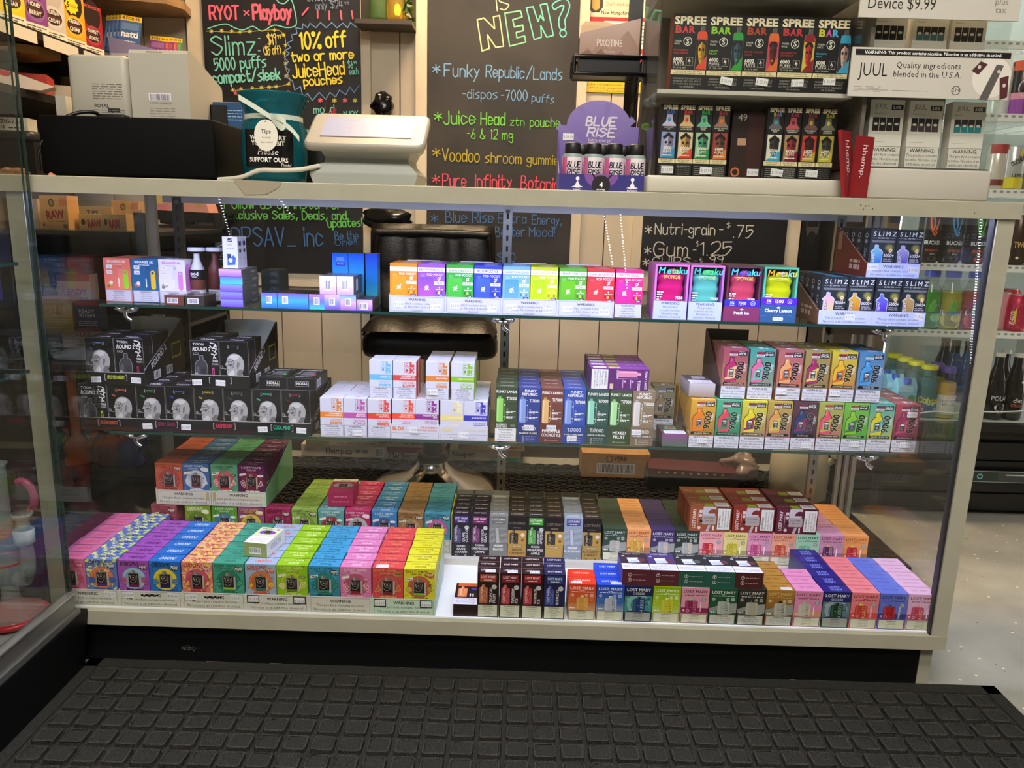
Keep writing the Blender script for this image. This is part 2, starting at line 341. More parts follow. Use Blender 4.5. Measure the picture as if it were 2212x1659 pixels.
# ================================================================ floor mat
MAT = noisy('mat_fibre', '#1c1c1a', '#403f3b', 800, .95, .8, 5, bs=300, spec=.1)
b = MB(); mx0, mx1, my0, my1 = -.835, 1.015, -1.25, .012
MAT_LIT = noisy('mat_fibre_lit_ridge', '#262624', '#4f4d48', 800, .95, .8, 5, bs=300, spec=.1)  # lighter fibre for the pad ridges: relief highlight put into the colour
b.box(mx0, mx1, my0, my1, .001, .006, MAT)
gx, gy = 37, 26; px_, py_ = (mx1-mx0-.07)/gx, (my1-my0-.07)/gy
for i in range(gx):
    for j in range(gy):
        cx, cy = mx0+.035+(i+.5)*px_, my0+.035+(j+.5)*py_; J = lambda: random.uniform(-.0007, .0007)
        def rg_(r, z): return [(cx+r*sx+J(), cy+r*py_/px_*sy+J(), z+J()) for sx, sy in ((-1, -.8), (-.8, -1), (.8, -1), (1, -.8), (1, .8), (.8, 1), (-.8, 1), (-1, .8))]
        b.loft([rg_(px_*.42, .006), rg_(px_*.40, .0135)], MAT, False, False); b.loft([rg_(px_*.40, .0135), rg_(px_*.35, .0145), rg_(px_*.33, .0125)], MAT_LIT, False, False); b.loft([rg_(px_*.33, .0125), rg_(px_*.28, .009), rg_(px_*.14, .0115)], MAT, True, False)
for q in ((mx0, mx1, my1-.028, my1), (mx0, mx1, my0, my0+.028), (mx0, mx0+.028, my0, my1), (mx1-.028, mx1, my0, my1)): b.box(*q, .006, .0085, MAT)
tag(b.build('floor_mat'), 'black waffle-patterned entrance mat lying in front of the glass display counter', 'floor mat')
b = MB(); RUB = M('#0e0d0c', .6); b.box(-.95, 1.12, .56, 1.36, .001, .008, RUB)
for i in range(40):
    for j in range(16):
        cx, cy = -.925+i*.051+(j % 2)*.0255, .585+j*.0495
        if cx < 1.1: b.lathe([(.024, .008), (.024, .014), (.0185, .014), (.017, .0085)], (cx, cy, 0), RUB, 10, False, False)
tag(b.build('rubber_mat'), 'black rubber anti-fatigue mat with round cells on the floor behind the counter', 'floor mat')
# ================================================================ display case
case = thing('display_case', 'long greige-trimmed glass display counter with a black kick base', 'display case')
L_, R_ = -.889, .889
b = MB(); b.prism([(-.016, .936), (0, .936), (0, .944), (.505, .944), (.505, .965), (-.0145, .965), (-.016, .9635)], GREIGE, 'x', L_-.006, R_+.006)
c = b.canvas((L_, -.016, .936), (R_-L_, 0, 0), (0, 0, .029))
for x in (.845, .85, .848, .853, .857): c.ell(x, random.uniform(.2, .85), .0007, '#4a463a')
c.ell(.957, .3, .0006, '#4a463a'); b.build('counter_top', case)
b = MB(); b.prism([(-.482, .9665), (-.398, .9655), (-.402, .956), (-.425, .943), (-.462, .941), (-.474, .955)], frosted('packing_tape', '#b5ac97', .75, .25), 'y', -.0172, -.0165); tag(b.build('tape_scrap', case), 'crumpled piece of clear tape on the counter edge')
for nm, x0, x1, y0, y1, z0, z1 in (('bottom_rail', L_, R_, -.012, .012, .0985, .128), ('end_rail', R_-.026, R_, .012, .5, .0985, .128), ('end_rail', L_, L_+.026, .012, .5, .0985, .128)):
    b = MB(); b.box(x0, x1, y0, y1, z0, z1, GREIGE); b.build(nm, case)
for x0, x1 in ((R_-.03, R_), (L_, L_+.03)):
    b = MB(); b.box(x0, x1, -.01, .014, .128, .936, GREIGE); b.box(x0-.003 if x0 > 0 else x1, x0 if x0 > 0 else x1+.003, -.006, .01, .128, .936, '#26282a'); b.build('corner_post', case)
b = MB(); b.box(L_+.02, R_-.03, .02, .49, 0, .0985, BLK2)
c = b.canvas((L_+.02, .02, 0), (R_-L_-.05, 0, 0), (0, 0, .0985))
for k in range(60): c.ell(.135+random.gauss(0, .006), .33+random.gauss(0, .03), random.uniform(.0002, .0006), '#77766f')
for k in range(70): x = random.uniform(.1, .97); c.rect(x, 0, x+random.uniform(.004, .03), random.uniform(.01, .045), '#a29d92')
b.build('kick_base', case)
b = MB(); b.box(R_-.03, R_-.006, .018, .49, 0, .0985, GREIGE); b.build('base_end_panel', case)
DECK = M('#eef0f4', .35)
b = MB(); b.box(L_+.01, R_-.01, .002, .498, .122, .131, DECK); b.build('deck', case)
b = MB(); b.box(L_+.03, R_-.03, .236, .497, .131, .146, M('#c3c1b8', .5)); b.build('rear_riser', case)
b = MB(); b.box(L_+.031, R_-.031, -.004, .001, .128, .9445, GL); b.build('front_glass', case)
for x in (L_+.012, R_-.017):
    b = MB(); b.box(x, x+.005, .014, .496, .128, .944, GL); b.build('end_glass', case)
EDGE = M('#1f3d34', .15, 0, 0, .8)
for z in (.715, .438):
    b = MB(); b.box(-.857, .857, .2, .485, z-.006, z, glass('shelf_glass', '#eff8f3'), {'f': EDGE, 'l': EDGE, 'r': EDGE}); b.build('glass_shelf', case)
for x in (-.806, -.0095, .79):
    b = MB(); b.box(x-.011, x+.011, .487, .5, .146, .94, STEEL if x > -.5 else M('#4c4d50', .35, .8))
    c = b.canvas((x-.011, .487, .146), (.022, 0, 0), (0, 0, .794))
    for k in range(30): c.rect(.38, .02+k*.0325, .62, .036+k*.0325, '#0c0c0c')
    c.ell(.5, .985, .25, '#6b6b6b'); up = b.build('shelf_upright', case)
    for z in (.708, .431):
        b = MB(); b.prism([(.49, z), (.49, z-.055), (.47, z-.05), (.24, z-.018), (.215, z-.014), (.215, z)], M('#222326', .35, .6), 'x', x-.0025, x+.0025)
        br = b.build('shelf_bracket', case)
        b = MB(); b.tube([(x-.022, .212, z-.004), (x, .208, z-.01), (x+.022, .212, z-.004)], .0045, CHROME, 8); b.lathe([(.009, 0), (.012, .004), (.009, .006)], (x-.014, .212, z-.007), CHROME, 12, True); b.lathe([(.009, 0), (.012, .004), (.009, .006)], (x+.014, .212, z-.007), CHROME, 12, True); b.tube([(x, .208, z-.008), (x+.002, .206, z-.02), (x+.012, .207, z-.028)], .005, CHROME, 8); b.build('shelf_clip', br)
b = MB(); b.box(-.84, .84, .488, .502, .9265, .9435, M('#c5c8cc', .35, .6)); b.build('rear_rail', case)
for s in (-1, 1):
    b = MB()
    for k in range(3): b.box(s*.872-.016+k*.013, s*.872-.006+k*.013, .497-k*.012, .509-k*.012, .146, .9435, ALU)
    b.build('door_track', case)
b = MB(); b.box(-.84, .84, .006, .022, .9385, .9438, '#c9ccd0', {'b': M('#ced3ff', .5, 0, LED_CASE), 'k': M('#ced3ff', .5, 0, LED_CASE*.18)}); b.build('led_strip', case)
# rear sliding glass of the left half stays open; corner unit to the left
cc = thing('corner_counter', 'second greige-topped glass counter joining the long one at its corner', 'display case', (-1.28, .25, 0))
b = MB(); b.prism([(-.264, .936), (-.25, .936), (-.25, .944), (.25, .944), (.25, .965), (-.2625, .965), (-.264, .9635)], GREIGE, 'x', -.34, .383); b.build('counter_top', cc)
b = MB(); b.box(-.34, .383, -.24, .25, 0, .12, BLK2); b.build('kick_base', cc)
b = MB(); b.box(-.33, .38, -.253, -.248, .12, .944, GL); b.build('front_glass', cc)
b = MB(); b.box(-.33, .38, -.2, .2, .62, .626, glass('shelf_glass'), {'f': EDGE}); b.build('glass_shelf', cc)
# ================================================================ tall showcase at the customer's side
tw = thing('tall_showcase', 'tall glass showcase with a black base standing along the side of the mat', 'display case', (-1.1, -.66, 0))
b = MB(); b.prism([(-.268, 0), (.268, 0), (.285, .128), (.285, .135), (-.285, .135), (-.285, .128)], BLK2, 'y', -.62, .645); b.build('base', tw)
b = MB(); b.box(.255, .276, -.62, .622, .135, .178, M('#8b8a85', .35, .7)); b.box(.276, .282, -.62, .628, .135, .146, M('#8b8a85', .35, .7)); b.box(.262, .278, -.62, .624, .178, .181, M('#cfcfcb', .25, .8)); b.build('bottom_rail', tw)
b = MB(); b.box(-.25, .255, -.6, .61, .146, .158, M('#8f8f8c', .5)); b.build('floor_panel', tw)
b = MB(); b.box(.262, .268, -.6, .63, .18, 1.95, GL, {'k': M('#26382f', .15)}); b.build('side_glass', tw)
b = MB(); b.box(-.26, .26, .622, .628, .146, 1.95, GL, {'r': M('#3c4f46', .15), 'l': M('#3c4f46', .15)}); b.build('end_glass', tw)
b = MB(); b.box(-.27, .27, -.6, .63, 1.95, 2.02, BLK2); b.build('top', tw)
for z in (.81, .62): b = MB(); b.box(.02, .252, -.5, .6, z, z+.006, glass('shelf_glass'), {'r': EDGE, 'k': EDGE}); b.build('glass_shelf', tw)
# ================================================================ cooler
fr = thing('drinks_cooler', 'black glass-door drinks cooler with white lit interior shelves', 'cooler', (1.5, .955, 0))
b = MB()
for q in ((-.39, -.345, .03, .525, .02, 1.95), (.395, .44, .03, .525, .02, 1.95), (-.39, .44, .03, .525, 1.9, 1.95), (-.39, .44, .03, .525, .02, .305), (-.39, .44, .505, .525, .3, 1.9)): b.box(*q, M('#17181a', .35))
b.build('cabinet', fr)
LIN = M('#bfc4bf', .4); b = MB()
for q in ((-.345, -.335, .05, .505, .305, 1.9), (.385, .395, .05, .505, .305, 1.9), (-.345, .395, .495, .505, .305, 1.9), (-.345, .395, .05, .505, .3, .312), (-.345, .395, .05, .505, 1.89, 1.9)): b.box(*q, LIN)
b.build('liner', fr)
b = MB()
for k, (z0, z1, y) in enumerate(((.27, .305, .0), (.2, .255, .008), (.15, .19, .02), (.09, .14, .012), (.03, .08, .02))): b.box(-.39, .44, y, .03, z0, z1, M('#141517', .3))
b.build('kick_grille', fr)
b = MB(); b.box(-.02, .3, -.006, .002, .128, .165, '#3e4642'); c = b.canvas((-.02, -.006, .128), (.32, 0, 0), (0, 0, .037)); c.frame(0, 0, 1, 1, .006, '#9aa19c'); c.rect(.02, .1, .28, .9, '#2a3a33'); c.circ(.1, .5, .025, .012, '#78b8c8', 6); c.text('true', .62, .25, .5, '#c4c8c4', w=.34); c.line([(.36, .68), (.6, .68)], .012, '#c4c8c4'); c.line([(.6, .2), (.9, .2)], .012, '#c4c8c4'); tag(b.build('brand_plate', fr), 'grey name plate with lettering')
b = MB(); DF = M('#1b1c1e', .3)
for q in ((-.39, -.36, -.03, .0, .31, 1.95), (.41, .44, -.03, 0, .31, 1.95), (-.39, .44, -.03, 0, .3, .325), (-.39, .44, -.03, 0, 1.9, 1.95)): b.box(*q, DF)
dr = b.build('door', fr); b = MB(); b.box(-.36, .41, -.018, -.012, .325, 1.9, GL); b.build('door_glass', dr)
for k, z in enumerate((.602, .808, 1.034, 1.25, 1.45)):
    b = MB(); WS = M('#f4f6f2', .35)
    for i in range(9): b.box(-.335+i*.09, -.332+i*.09, .06, .49, z-.006, z, WS)
    for i in range(16): b.box(-.335, .385, .06+i*.028, .064+i*.028, z-.005, z-.001, WS)
    b.box(-.335, .385, .05, .056, z-.018, z+.004, WS); c = b.canvas((-.335, .05, z-.018), (.72, 0, 0), (0, 0, .022))
    for i in range(34): c.rrect(.01+i*.029, .5, .026+i*.029, .8, .003, '#9aa29c')
    b.build('wire_shelf', fr)
for x in (-.33, .37):
    b = MB(); b.box(x, x+.014, .052, .062, .36, 1.88, M('#eef8f2', .5, 0, LED_COOLER)); b.build('led_tube', fr)
b = MB(); b.box(-.3, .36, .2, .26, 1.88, 1.889, M('#eef8f2', .5, 0, LED_COOLER)); b.build('ceiling_lamp', fr)

# strings of small white lights at the shop front, behind the camera; the case glass mirrors them
for q, (x, z0, z1, lab) in enumerate(((-1.24, .78, .99, 'towards the tall showcase'), (-.98, .9, .98, 'short one, second from the tall showcase'), (.5, .62, .95, 'in the middle of the shop front'), (.43, .72, .94, 'just beside the middle one'), (2.05, .33, .98, 'towards the cooler'))):
    b = MB(); n = int((z1-z0)/.012)
    for k in range(n): b.lathe([(0, 0), (.0022, .0012), (.003, .003), (.0022, .0048), (0, .006)], (x-.05*k/n, -2.0, z0+.012*k), M('#f4f6ff', .5, 0, 60), 6)
    b.tube([(x-.05*k/n, -2.001, z0+.012*k) for k in range(n)]+[(x-.05, -2.001, ZC)], .0006, '#202020', 4, 0)
    tag(b.build('light_string'), 'string of tiny white lights at the shop front, '+lab, 'lights')
# ================================================================ cartons on the deck: patterned boxes in trays
Z0, ZR, ZS2, ZS1 = .1312, .1462, .4382, .7152
def shade(h, k):
    h = h.lstrip('#'); v = [int(h[i:i+2], 16) for i in (0, 2, 4)]
    v = [int(x+(255-x)*k) if k > 0 else int(x*(1+k)) for x in v]; return '#%02x%02x%02x' % tuple(v)
def fruit(c, x, y, k, col, ink):
    if k == 'leaf': c.poly([(x-.1, y-.07), (x-.02, y+.07), (x+.1, y+.1), (x+.07, y-.03)], col); c.line([(x-.1, y-.07), (x-.02, y+.07), (x+.1, y+.1), (x+.07, y-.03), (x-.1, y-.07)], .012, ink, 3); c.line([(x-.1, y-.07), (x+.1, y+.1)], .01, ink)
    elif k == 'cube':
        for dx, dy in ((0, 0), (-.03, .09)): c.poly([(x+dx-.07, y+dy-.03), (x+dx+.05, y+dy-.045), (x+dx+.07, y+dy+.02), (x+dx-.04, y+dy+.035)], col); c.line([(x+dx-.07, y+dy-.03), (x+dx+.05, y+dy-.045), (x+dx+.07, y+dy+.02), (x+dx-.04, y+dy+.035), (x+dx-.07, y+dy-.03)], .012, ink)
    elif k == 'slice': c.poly([(x-.1, y-.09), (x+.09, y-.05), (x+.02, y+.1)], col); c.line([(x-.1, y-.09), (x+.09, y-.05), (x+.02, y+.1), (x-.1, y-.09)], .016, ink); [c.ell(x+dx, y+dy, .012, ink, n=6) for dx, dy in ((-.03, -.03), (.03, -.02), (.01, .03))]
    elif k == 'berry':
        for dx, dy in ((0, 0), (.07, .04), (-.02, .07), (.06, -.05), (.03, .1)): c.ell(x+dx-.02, y+dy-.02, .048, col, n=12); c.circ(x+dx-.02, y+dy-.02, .048, .01, ink, 12)
    elif k == 'citrus': c.ell(x, y, .1, col); c.circ(x, y, .1, .014, ink); c.circ(x, y, .06, .01, ink, 14); c.circ(x, y, .025, .01, ink, 8)
    elif k == 'round': c.ell(x, y, .1, col); c.circ(x, y, .1, .014, ink); c.line([(x-.05, y+.02), (x, y-.02), (x+.05, y+.02)], .01, ink, 3)
    elif k == 'pine':
        c.ell(x, y, .075, col, ry=.08); c.circ(x, y, .08, .012, ink)
        for i in range(4): c.line([(x-.07+i*.035, y-.07), (x+.03+i*.02, y+.07)], .008, ink); c.line([(x+.07-i*.035, y-.07), (x-.03-i*.02, y+.07)], .008, ink)
        for i in range(5): c.line([(x, y+.07), (x-.06+i*.03, y+.15)], .016, ink)
def orion(bg, ink, ring, band='#7a2a50', style='L', fr=('leaf', 'leaf'), fc='#ffffff', badge=None, btxt='#f0ece0', sq=None, tag_=False, topink=None, body=None, w=.061, d=.033, h=.098):
    badge = badge or ink; s1, s2 = shade(bg, -.16), shade(bg, .14); topink = topink or ink; rnd = random.Random(bg+ink)
    def squig(c, n, cols, ar):
        for i in range(n):
            x, y = rnd.uniform(.02, .98), rnd.uniform(.18 if ar < 1 else .02, .98); a = rnd.uniform(0, 6.3); l = rnd.uniform(.05, .12)
            p = [(x+l*t*cos(a)+.035*sin(t*4)*sin(a), y+(l*t*sin(a)-.035*sin(t*4)*cos(a))*ar) for t in (-1, -.3, .3, 1)]
            p = [(min(max(u, .02), .98), min(max(v, .18 if ar < 1 else .01), .99)) for u, v in p]; e0 = c.e; c.line(p, rnd.uniform(.018, .035)*(2.2 if sq else 1), cols[i % len(cols)], 3, caps=False); c.e = e0+1e-6
    def front(c):
        squig(c, 60 if sq else 26, sq or (s1, s2), .6)
        c.ell(.5, .5, .385, ring); c.circ(.5, .5, .385, .014, shade(ring, -.3)); c.ell(.47, .48, .3, shade(ring, -.12))
        fruit(c, .17, .42, fr[0], fc, ink if style != 'W' else '#f0f0f0'); fruit(c, .83, .44, fr[1], fc, ink if style != 'W' else '#f0f0f0')
        # the printed device
        c.rect(.3, .26, .66, .64, '#231a1a'); c.poly([(.66, .26), (.72, .28), (.72, .63), (.66, .64)], '#b3b2ab'); c.rect(.3, .26, .33, .64, '#8d8b86'); c.rect(.33, .27, .66, .33, band)
        c.poly([(.4, .64), (.56, .64), (.55, .71), (.52, .735), (.44, .735), (.41, .71)], '#7d7a72'); c.rect(.42, .64, .46, .73, '#a5a29a')
        c.circ(.47, .53, .085, .03, '#6d625c'); c.ell(.47, .53, .03, '#9a918a'); c.line([(.37, .42), (.45, .37), (.56, .43), (.6, .6)], .02, '#8f857d', 3); c.line([(.36, .6), (.4, .5)], .012, '#d9d5cc'); c.line([(.6, .36), (.62, .58)], .012, '#5c524d')
        if style == 'O': c.text('ORION!', .06, .865, .1, ink, 'l', .03, .25, w=.6); c.line([(.1, .845), (.42, .85)], .014, ink); bx_, by_ = .8, .83
        else: c.text('LOST VAPE', .42 if style == 'L' else .5, .905, .055, ink, 'c', .015, w=.72, fit=True); c.text('ORION BAR', .4 if style == 'L' else .5, .83, .055, ink, 'c', .0, w=.36, fit=True); bx_, by_ = (.82, .84) if style == 'L' else (.83, .68)
        if style == 'W': c.ell(bx_, by_, .12, badge, ry=.04); c.text('7500', bx_, by_-.018, .036, btxt, b=.02, w=.2)
        else: c.ell(bx_, by_, .15, badge, ry=.065); c.ell(bx_+.05, by_-.04, .1, badge, ry=.04); c.text('7500', bx_, by_-.025, .066, btxt, b=.03, sh=.2, w=.27); c.dashes(bx_-.03, bx_+.12, by_-.045, .012, btxt, 2)
        if tag_: c.poly([(.05, .66), (.3, .7), (.3, .77), (.05, .73)], '#e9e4da'); c.dashes(.08, .27, .715, .02, ink, 2)
        c.dashes(.25, .78, .2, .028, btxt if style == 'W' else ink, 3)
    def top(c):
        squig(c, 40 if sq else 10, sq or (s1, s2), 1.6)
        if style == 'O': c.text('ORION!', .5, .3, .3, topink, 'c', .03, .2, w=.52, fit=True)
        else: c.text('LOST VAPE', .5, .6, .17, topink, 'c', .01, w=.62, fit=True); c.text('ORION BAR', .52, .22, .2, topink, 'c', .015, w=.36, fit=True)
    def side(c):
        c.ell(.5, .7, .2, s2); c.ell(.5, .4, .25, shade(bg, .3)); c.dashes(.2, .8, .55, .02, topink, 2); c.dashes(.2, .8, .2, .02, topink, 2)
    b = bx(w, d, h, body or bg, None, top, None, side); vh = (h-.034)/.83; front(b.canvas((-w/2, 0, .034-.17*vh), (w, 0, 0), (0, 0, vh)))
    c = b.canvas((-w/2, 0, h), (w, 0, 0), (0, d, 0), 5e-5); c.rect(0, .95, 1, 1, shade(bg, -.5))
    return b.build('patterned_vape_box')
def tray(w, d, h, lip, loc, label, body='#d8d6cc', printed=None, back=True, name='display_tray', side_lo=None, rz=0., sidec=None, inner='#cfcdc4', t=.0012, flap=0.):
    """open-fronted carton: low printed front, sides that rise to the back"""
    T = thing(name, label, 'display tray', loc, rz); lo = side_lo or lip
    b = MB(); b.box(-w/2, w/2, 0, d, -.0003, t, body); b.build('tray_floor', T)
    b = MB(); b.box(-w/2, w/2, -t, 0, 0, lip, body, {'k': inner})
    if printed: printed(b.canvas((-w/2, -t, 0), (w, 0, 0), (0, 0, lip)))
    b.build('front_panel', T)
    for s in (-1, 1):
        b = MB(); x = s*w/2; b.prism([(-t, 0), (d, 0), (d, h), (d*.93, h), (0, lo), (-t, lo)], body, 'x', min(x, x+s*t), max(x, x+s*t))
        if sidec:
            c = b.canvas((x+t, 0, 0), (0, d, 0), (0, 0, h)) if s > 0 else b.canvas((x-t, d, 0), (0, -d, 0), (0, 0, h)); sidec(c, s)
        b.build('side_panel', T)
    if back:
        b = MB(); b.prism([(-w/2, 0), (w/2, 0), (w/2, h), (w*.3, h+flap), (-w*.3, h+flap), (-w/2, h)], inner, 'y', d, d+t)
        b.build('back_panel', T)
    return T
WL3 = lambda txt=True, stk=(), strike=False: (lambda c: (c.frame(.025, .06, .975, .94, .006, '#8d8a80'), c.text('WARNING', .5, .66, .17, '#22201d', b=.02), c.text(W3[1], .5, .4, .155, '#35322d', w=.86), c.text(W3[2], .5, .13, .16, '#35322d', w=.9)) + ((c.line([(.36, .74), (.4, .68), (.44, .78), (.48, .68), (.52, .78), (.56, .7), (.62, .76)], .025, '#141414'), c.line([(.04, .52), (.16, .54), (.2, .48)], .012, '#141414')) if strike else ()))
OR = [  # colour, ink, ring, band, style, fruit pair, fruit colour, badge, extras, what the label says
 ('#cf6f9c', '#b03a4e', '#c86a86', '#5a2a3a', 'O', ('slice', 'berry'), '#c05a74', None, {'btxt': '#f0c0c8', 'topink': '#e0455a'}, 'pink-topped fruit vape box'),
 ('#5f78bd', '#26336e', '#e07a50', '#4a3a80', 'O', ('round', 'round'), '#5068b8', '#22305e', {'sq': ('#dbe07a', '#c8d86a', '#e2e6a0', '#6f86c4')}, 'blue vape box with pale yellow squiggles'),
 ('#a355b4', '#4a1c52', '#9cc0e0', '#7a1c50', 'O', ('berry', 'berry'), '#c86a90', None, {}, 'purple vape box with red berries'),
 ('#2b72c4', '#12304e', '#e6d238', '#232a6a', 'O', ('round', 'round'), '#5a8cc0', '#1a3a60', {'topink': '#cfe2f4'}, 'bright blue vape box with a yellow ring'),
 ('#df7c74', '#b8243c', '#d05a70', '#6a1a30', 'O', ('slice', 'slice'), '#e8d050', None, {'sq': ('#ecd66a', '#f0b0a0', '#e8c85a')}, 'pink and yellow squiggled vape box'),
 ('#43a084', '#14503c', '#2f7c62', '#8ac832', 'L', ('cube', 'leaf'), '#4aa888', '#173f34', {}, 'teal green mint-leaf vape box'),
 ('#9fb4cc', '#c8402c', '#d87840', '#2a7a70', 'O', ('slice', 'round'), '#e6c038', '#b8382c', {'btxt': '#f2c8b8', 'topink': '#e0604e'}, 'grey-blue vape box with orange ring and red lettering'),
 ('#94c41a', '#dfe88a', '#b4cc2a', '#6a8a20', 'W', ('citrus', 'leaf'), '#c8c820', '#5c8a14', {'tag_': True, 'topink': '#eaf4b0'}, 'lime green kiwi vape box'),
 ('#3a9ab0', '#123e44', '#2f8a80', '#2f8a80', 'L', ('cube', 'leaf'), '#3f8f88', '#10302e', {'tag_': True, 'body': grad('#2a7470', '#3f9cc8', .098)}, 'sea-blue mint-cube vape box'),
 ('#da7fb0', '#f4dce6', '#c05878', '#a01c30', 'W', ('berry', 'berry'), '#d86888', '#c86a8a', {'tag_': True}, 'rose pink strawberry vape box'),
 ('#d64a4c', '#d8b060', '#c85a50', '#7a2a2a', 'L', ('slice', 'slice'), '#c85048', '#b89a58', {'btxt': '#5a2a1a', 'topink': '#e8a05a'}, 'coral red watermelon vape box'),
 ('#dcd630', '#7a5a14', '#c8684a', '#8ac832', 'L', ('citrus', 'pine'), '#e0c860', '#b04a28', {'tag_': True, 'btxt': '#f0d8a0'}, 'bright yellow pineapple vape box')]
PR = ['26.99', '26.99', '24.99', '26.99', '', '24.99']
for i, (bg, ink, ring, band, st, fr_, fc, bd, ex, lab) in enumerate(OR):
    x = -.8505+i*.0625+.0016*(i//2) - .0035
    o = orion(bg, ink, ring, band, st, fr_, fc, bd, **ex)
    n = 7 if i < 2 else 6
    column(o, (x, .0052, Z0+.0015), n, .0342, lab+', front row', group='patterned boxes in the front trays')
    if i == 10: sticker(o, -.012, .0984, w=.024, h=.013, y=.008, up=True, rot=4)
    if i % 2 == 0:
        k = i//2; tx = x+.03125
        T = tray(.125, .175, .095, .035, (tx, .0042, Z0+.0003), ['white-fronted tray of pink and blue squiggled boxes', 'white-fronted tray of purple and bright blue boxes, its heading scribbled over', 'white-fronted tray of squiggled pink and mint green boxes, heading crossed out', 'white-fronted tray of grey-blue and lime green boxes', 'white-fronted tray of sea-blue and rose pink boxes', 'white-fronted tray with pale mint side, of coral and yellow boxes'][k], '#d6d4ca' if k < 5 else '#c4dccb', WL3(strike=k in (1, 2)), t=.0007)
        fp = [q for q in T.children if q.name.startswith('front_panel')][0]
        if PR[k]:
            if k: sticker(fp, -.045, .025, PR[k], rot=-3, y=-.0009)
            sticker(fp, .045, .023 if k > 2 else .026, PR[k], rot=3, y=-.0009)
        if k in (3, 5):
            b = MB(); c = b.canvas((-.0625, -.0013, 0), (.125, 0, 0), (0, 0, .035))
            for cx in (.12, .86): c.frame(cx-.1, .48, cx+.1, .96, .014, '#121212')
            b.build('marker_line', fp)
b = MB(); b.box(-.0245, .0245, 0, .078, 0, .03, '#dfe3b4', {'f': '#9aa868', 'r': '#e4e2ee'})
c = b.canvas((-.0245, 0, .03), (.049, 0, 0), (0, .078, 0)); c.rect(0, 0, 1, .42, '#f1f0f6')
for k in range(5): c.dashes(.15, .85, .12+k*.05, .012, '#9a8ac8', 4)
c.ell(.5, .68, .36, '#8a4ab8', ry=.13); c.rect(.36, .6, .64, .8, '#3c3430'); c.rect(.36, .57, .64, .62, '#6ab83a'); c.text('ORION!', .1, .87, .06, '#3a4a20', 'l', .02, .2); c.ell(.82, .9, .1, '#8a4ab8', ry=.04)
c = b.canvas((-.0245, 0, 0), (.049, 0, 0), (0, 0, .03)); c.rect(.22, .2, .74, .66, '#ece9e2')
for k in range(17): c.rect(.25+k*.027, .3, .25+k*.027+random.choice((.008, .014)), .62, '#1b1b1b')
c = b.canvas((.0245, 0, 0), (0, .078, 0), (0, 0, .03)); c.text('ORION!', .5, .35, .4, '#a89ac8', 'c', .02, .2, w=.6)
tag(b.build('patterned_vape_box', None, (-.493, .036, Z0+.1006), R(-9)), 'white and violet vape box lying on top of the mint green boxes', 'vape box')
# ---- second row on the riser
OB = [('#a24c5a', '#5a1c2c', '#8c3a48', 'L', 'dull red vape box half behind the upper trays'), ('#7d9a2e', '#dfe6b0', '#6a8a28', 'O', 'olive lime vape box under the red tray'), ('#5c9636', '#dce8c0', '#4a86a0', 'W', 'grass green vape box under the blue boxes'), ('#8e4a76', '#d8b44a', '#d8bc3a', 'L', 'plum vape box with a yellow ring'), ('#9c2c54', '#5c1430', '#8a2446', 'O', 'crimson vape box under the dark purple boxes'), ('#90ae4c', '#3c4c20', '#7c9c3a', 'L', 'apple green vape box beside the mint-sided tray'), ('#649a98', '#d4e4e0', '#a03a40', 'W', 'grey teal vape box with red splash'), ('#b62c5e', '#e8c0cc', '#b8b4b0', 'L', 'raspberry vape box under the tilted pink box'), ('#3f80b0', '#d4e2f0', '#3a5a90', 'W', 'steel blue vape box in the back row'), ('#927048', '#4c3418', '#b08a58', 'L', 'tan brown vape box in the back row'), ('#41899c', '#16404a', '#b85a98', 'L', 'petrol blue vape box with a pink ring'), ('#c8b82a', '#5c5410', '#c05a3a', 'W', 'mustard yellow vape box at the end of the back row')]
for i, (bg, ink, ring, st, lab) in enumerate(OB):
    o = orion(bg, ink, ring, '#3a2a2a', st, ('round', 'berry'), shade(ring, .2), None, tag_=st != 'O', w=.0585)
    x = at(916-57.6*(10-i)+29+ (0 if i else -16), 1100, y=.262).x
    hid = i in (1, 2, 3, 4)
    column(o, (x, .262, ZR+.0012), 1 if hid else 4 if i == 11 else 6, .0342, lab, group='patterned boxes of the back row', rz=0 if i else R(-4))
x = at(954, 1190, y=.262).x
T = tray(.0605, .21, .05, .034, (at(946, 1150, y=.262).x+.001, .261, ZR), 'white-fronted tray holding the mustard yellow boxes', '#cfccc0', lambda c: c.warn(.05, .08, .95, .92, W4, bg='#cfccc0', t=.01), t=.0007)
OU = [('#c4584e', '#7c2a24', '#b04a48', 'L', 'red vape box with orange top in the upper tray'), ('#416aa6', '#dde6f4', '#c8d4e8', 'L', 'blue raspberry vape box in the upper tray'), ('#5aa27c', '#274a38', '#d05a60', 'W', 'green watermelon vape box in the upper tray'), ('#5c1a50', '#e8d8e8', '#8a2440', 'W', 'dark purple berry vape box in the upper tray')]
zU = ZR+.1008
for i, (bg, ink, ring, st, lab) in enumerate(OU):
    kw = {'body': grad('#b8504e', '#c8603c', .098)} if i == 0 else {}
    o = orion(bg, ink, ring, '#7a2430', st, ('berry', 'slice'), shade(ring, .15), None, tag_=i > 0, **kw)
    column(o, (-.762+i*.0625-.0035+.002*(i//2), .2635, zU+.0015), 6, .0342, lab, group='patterned boxes in the upper trays')
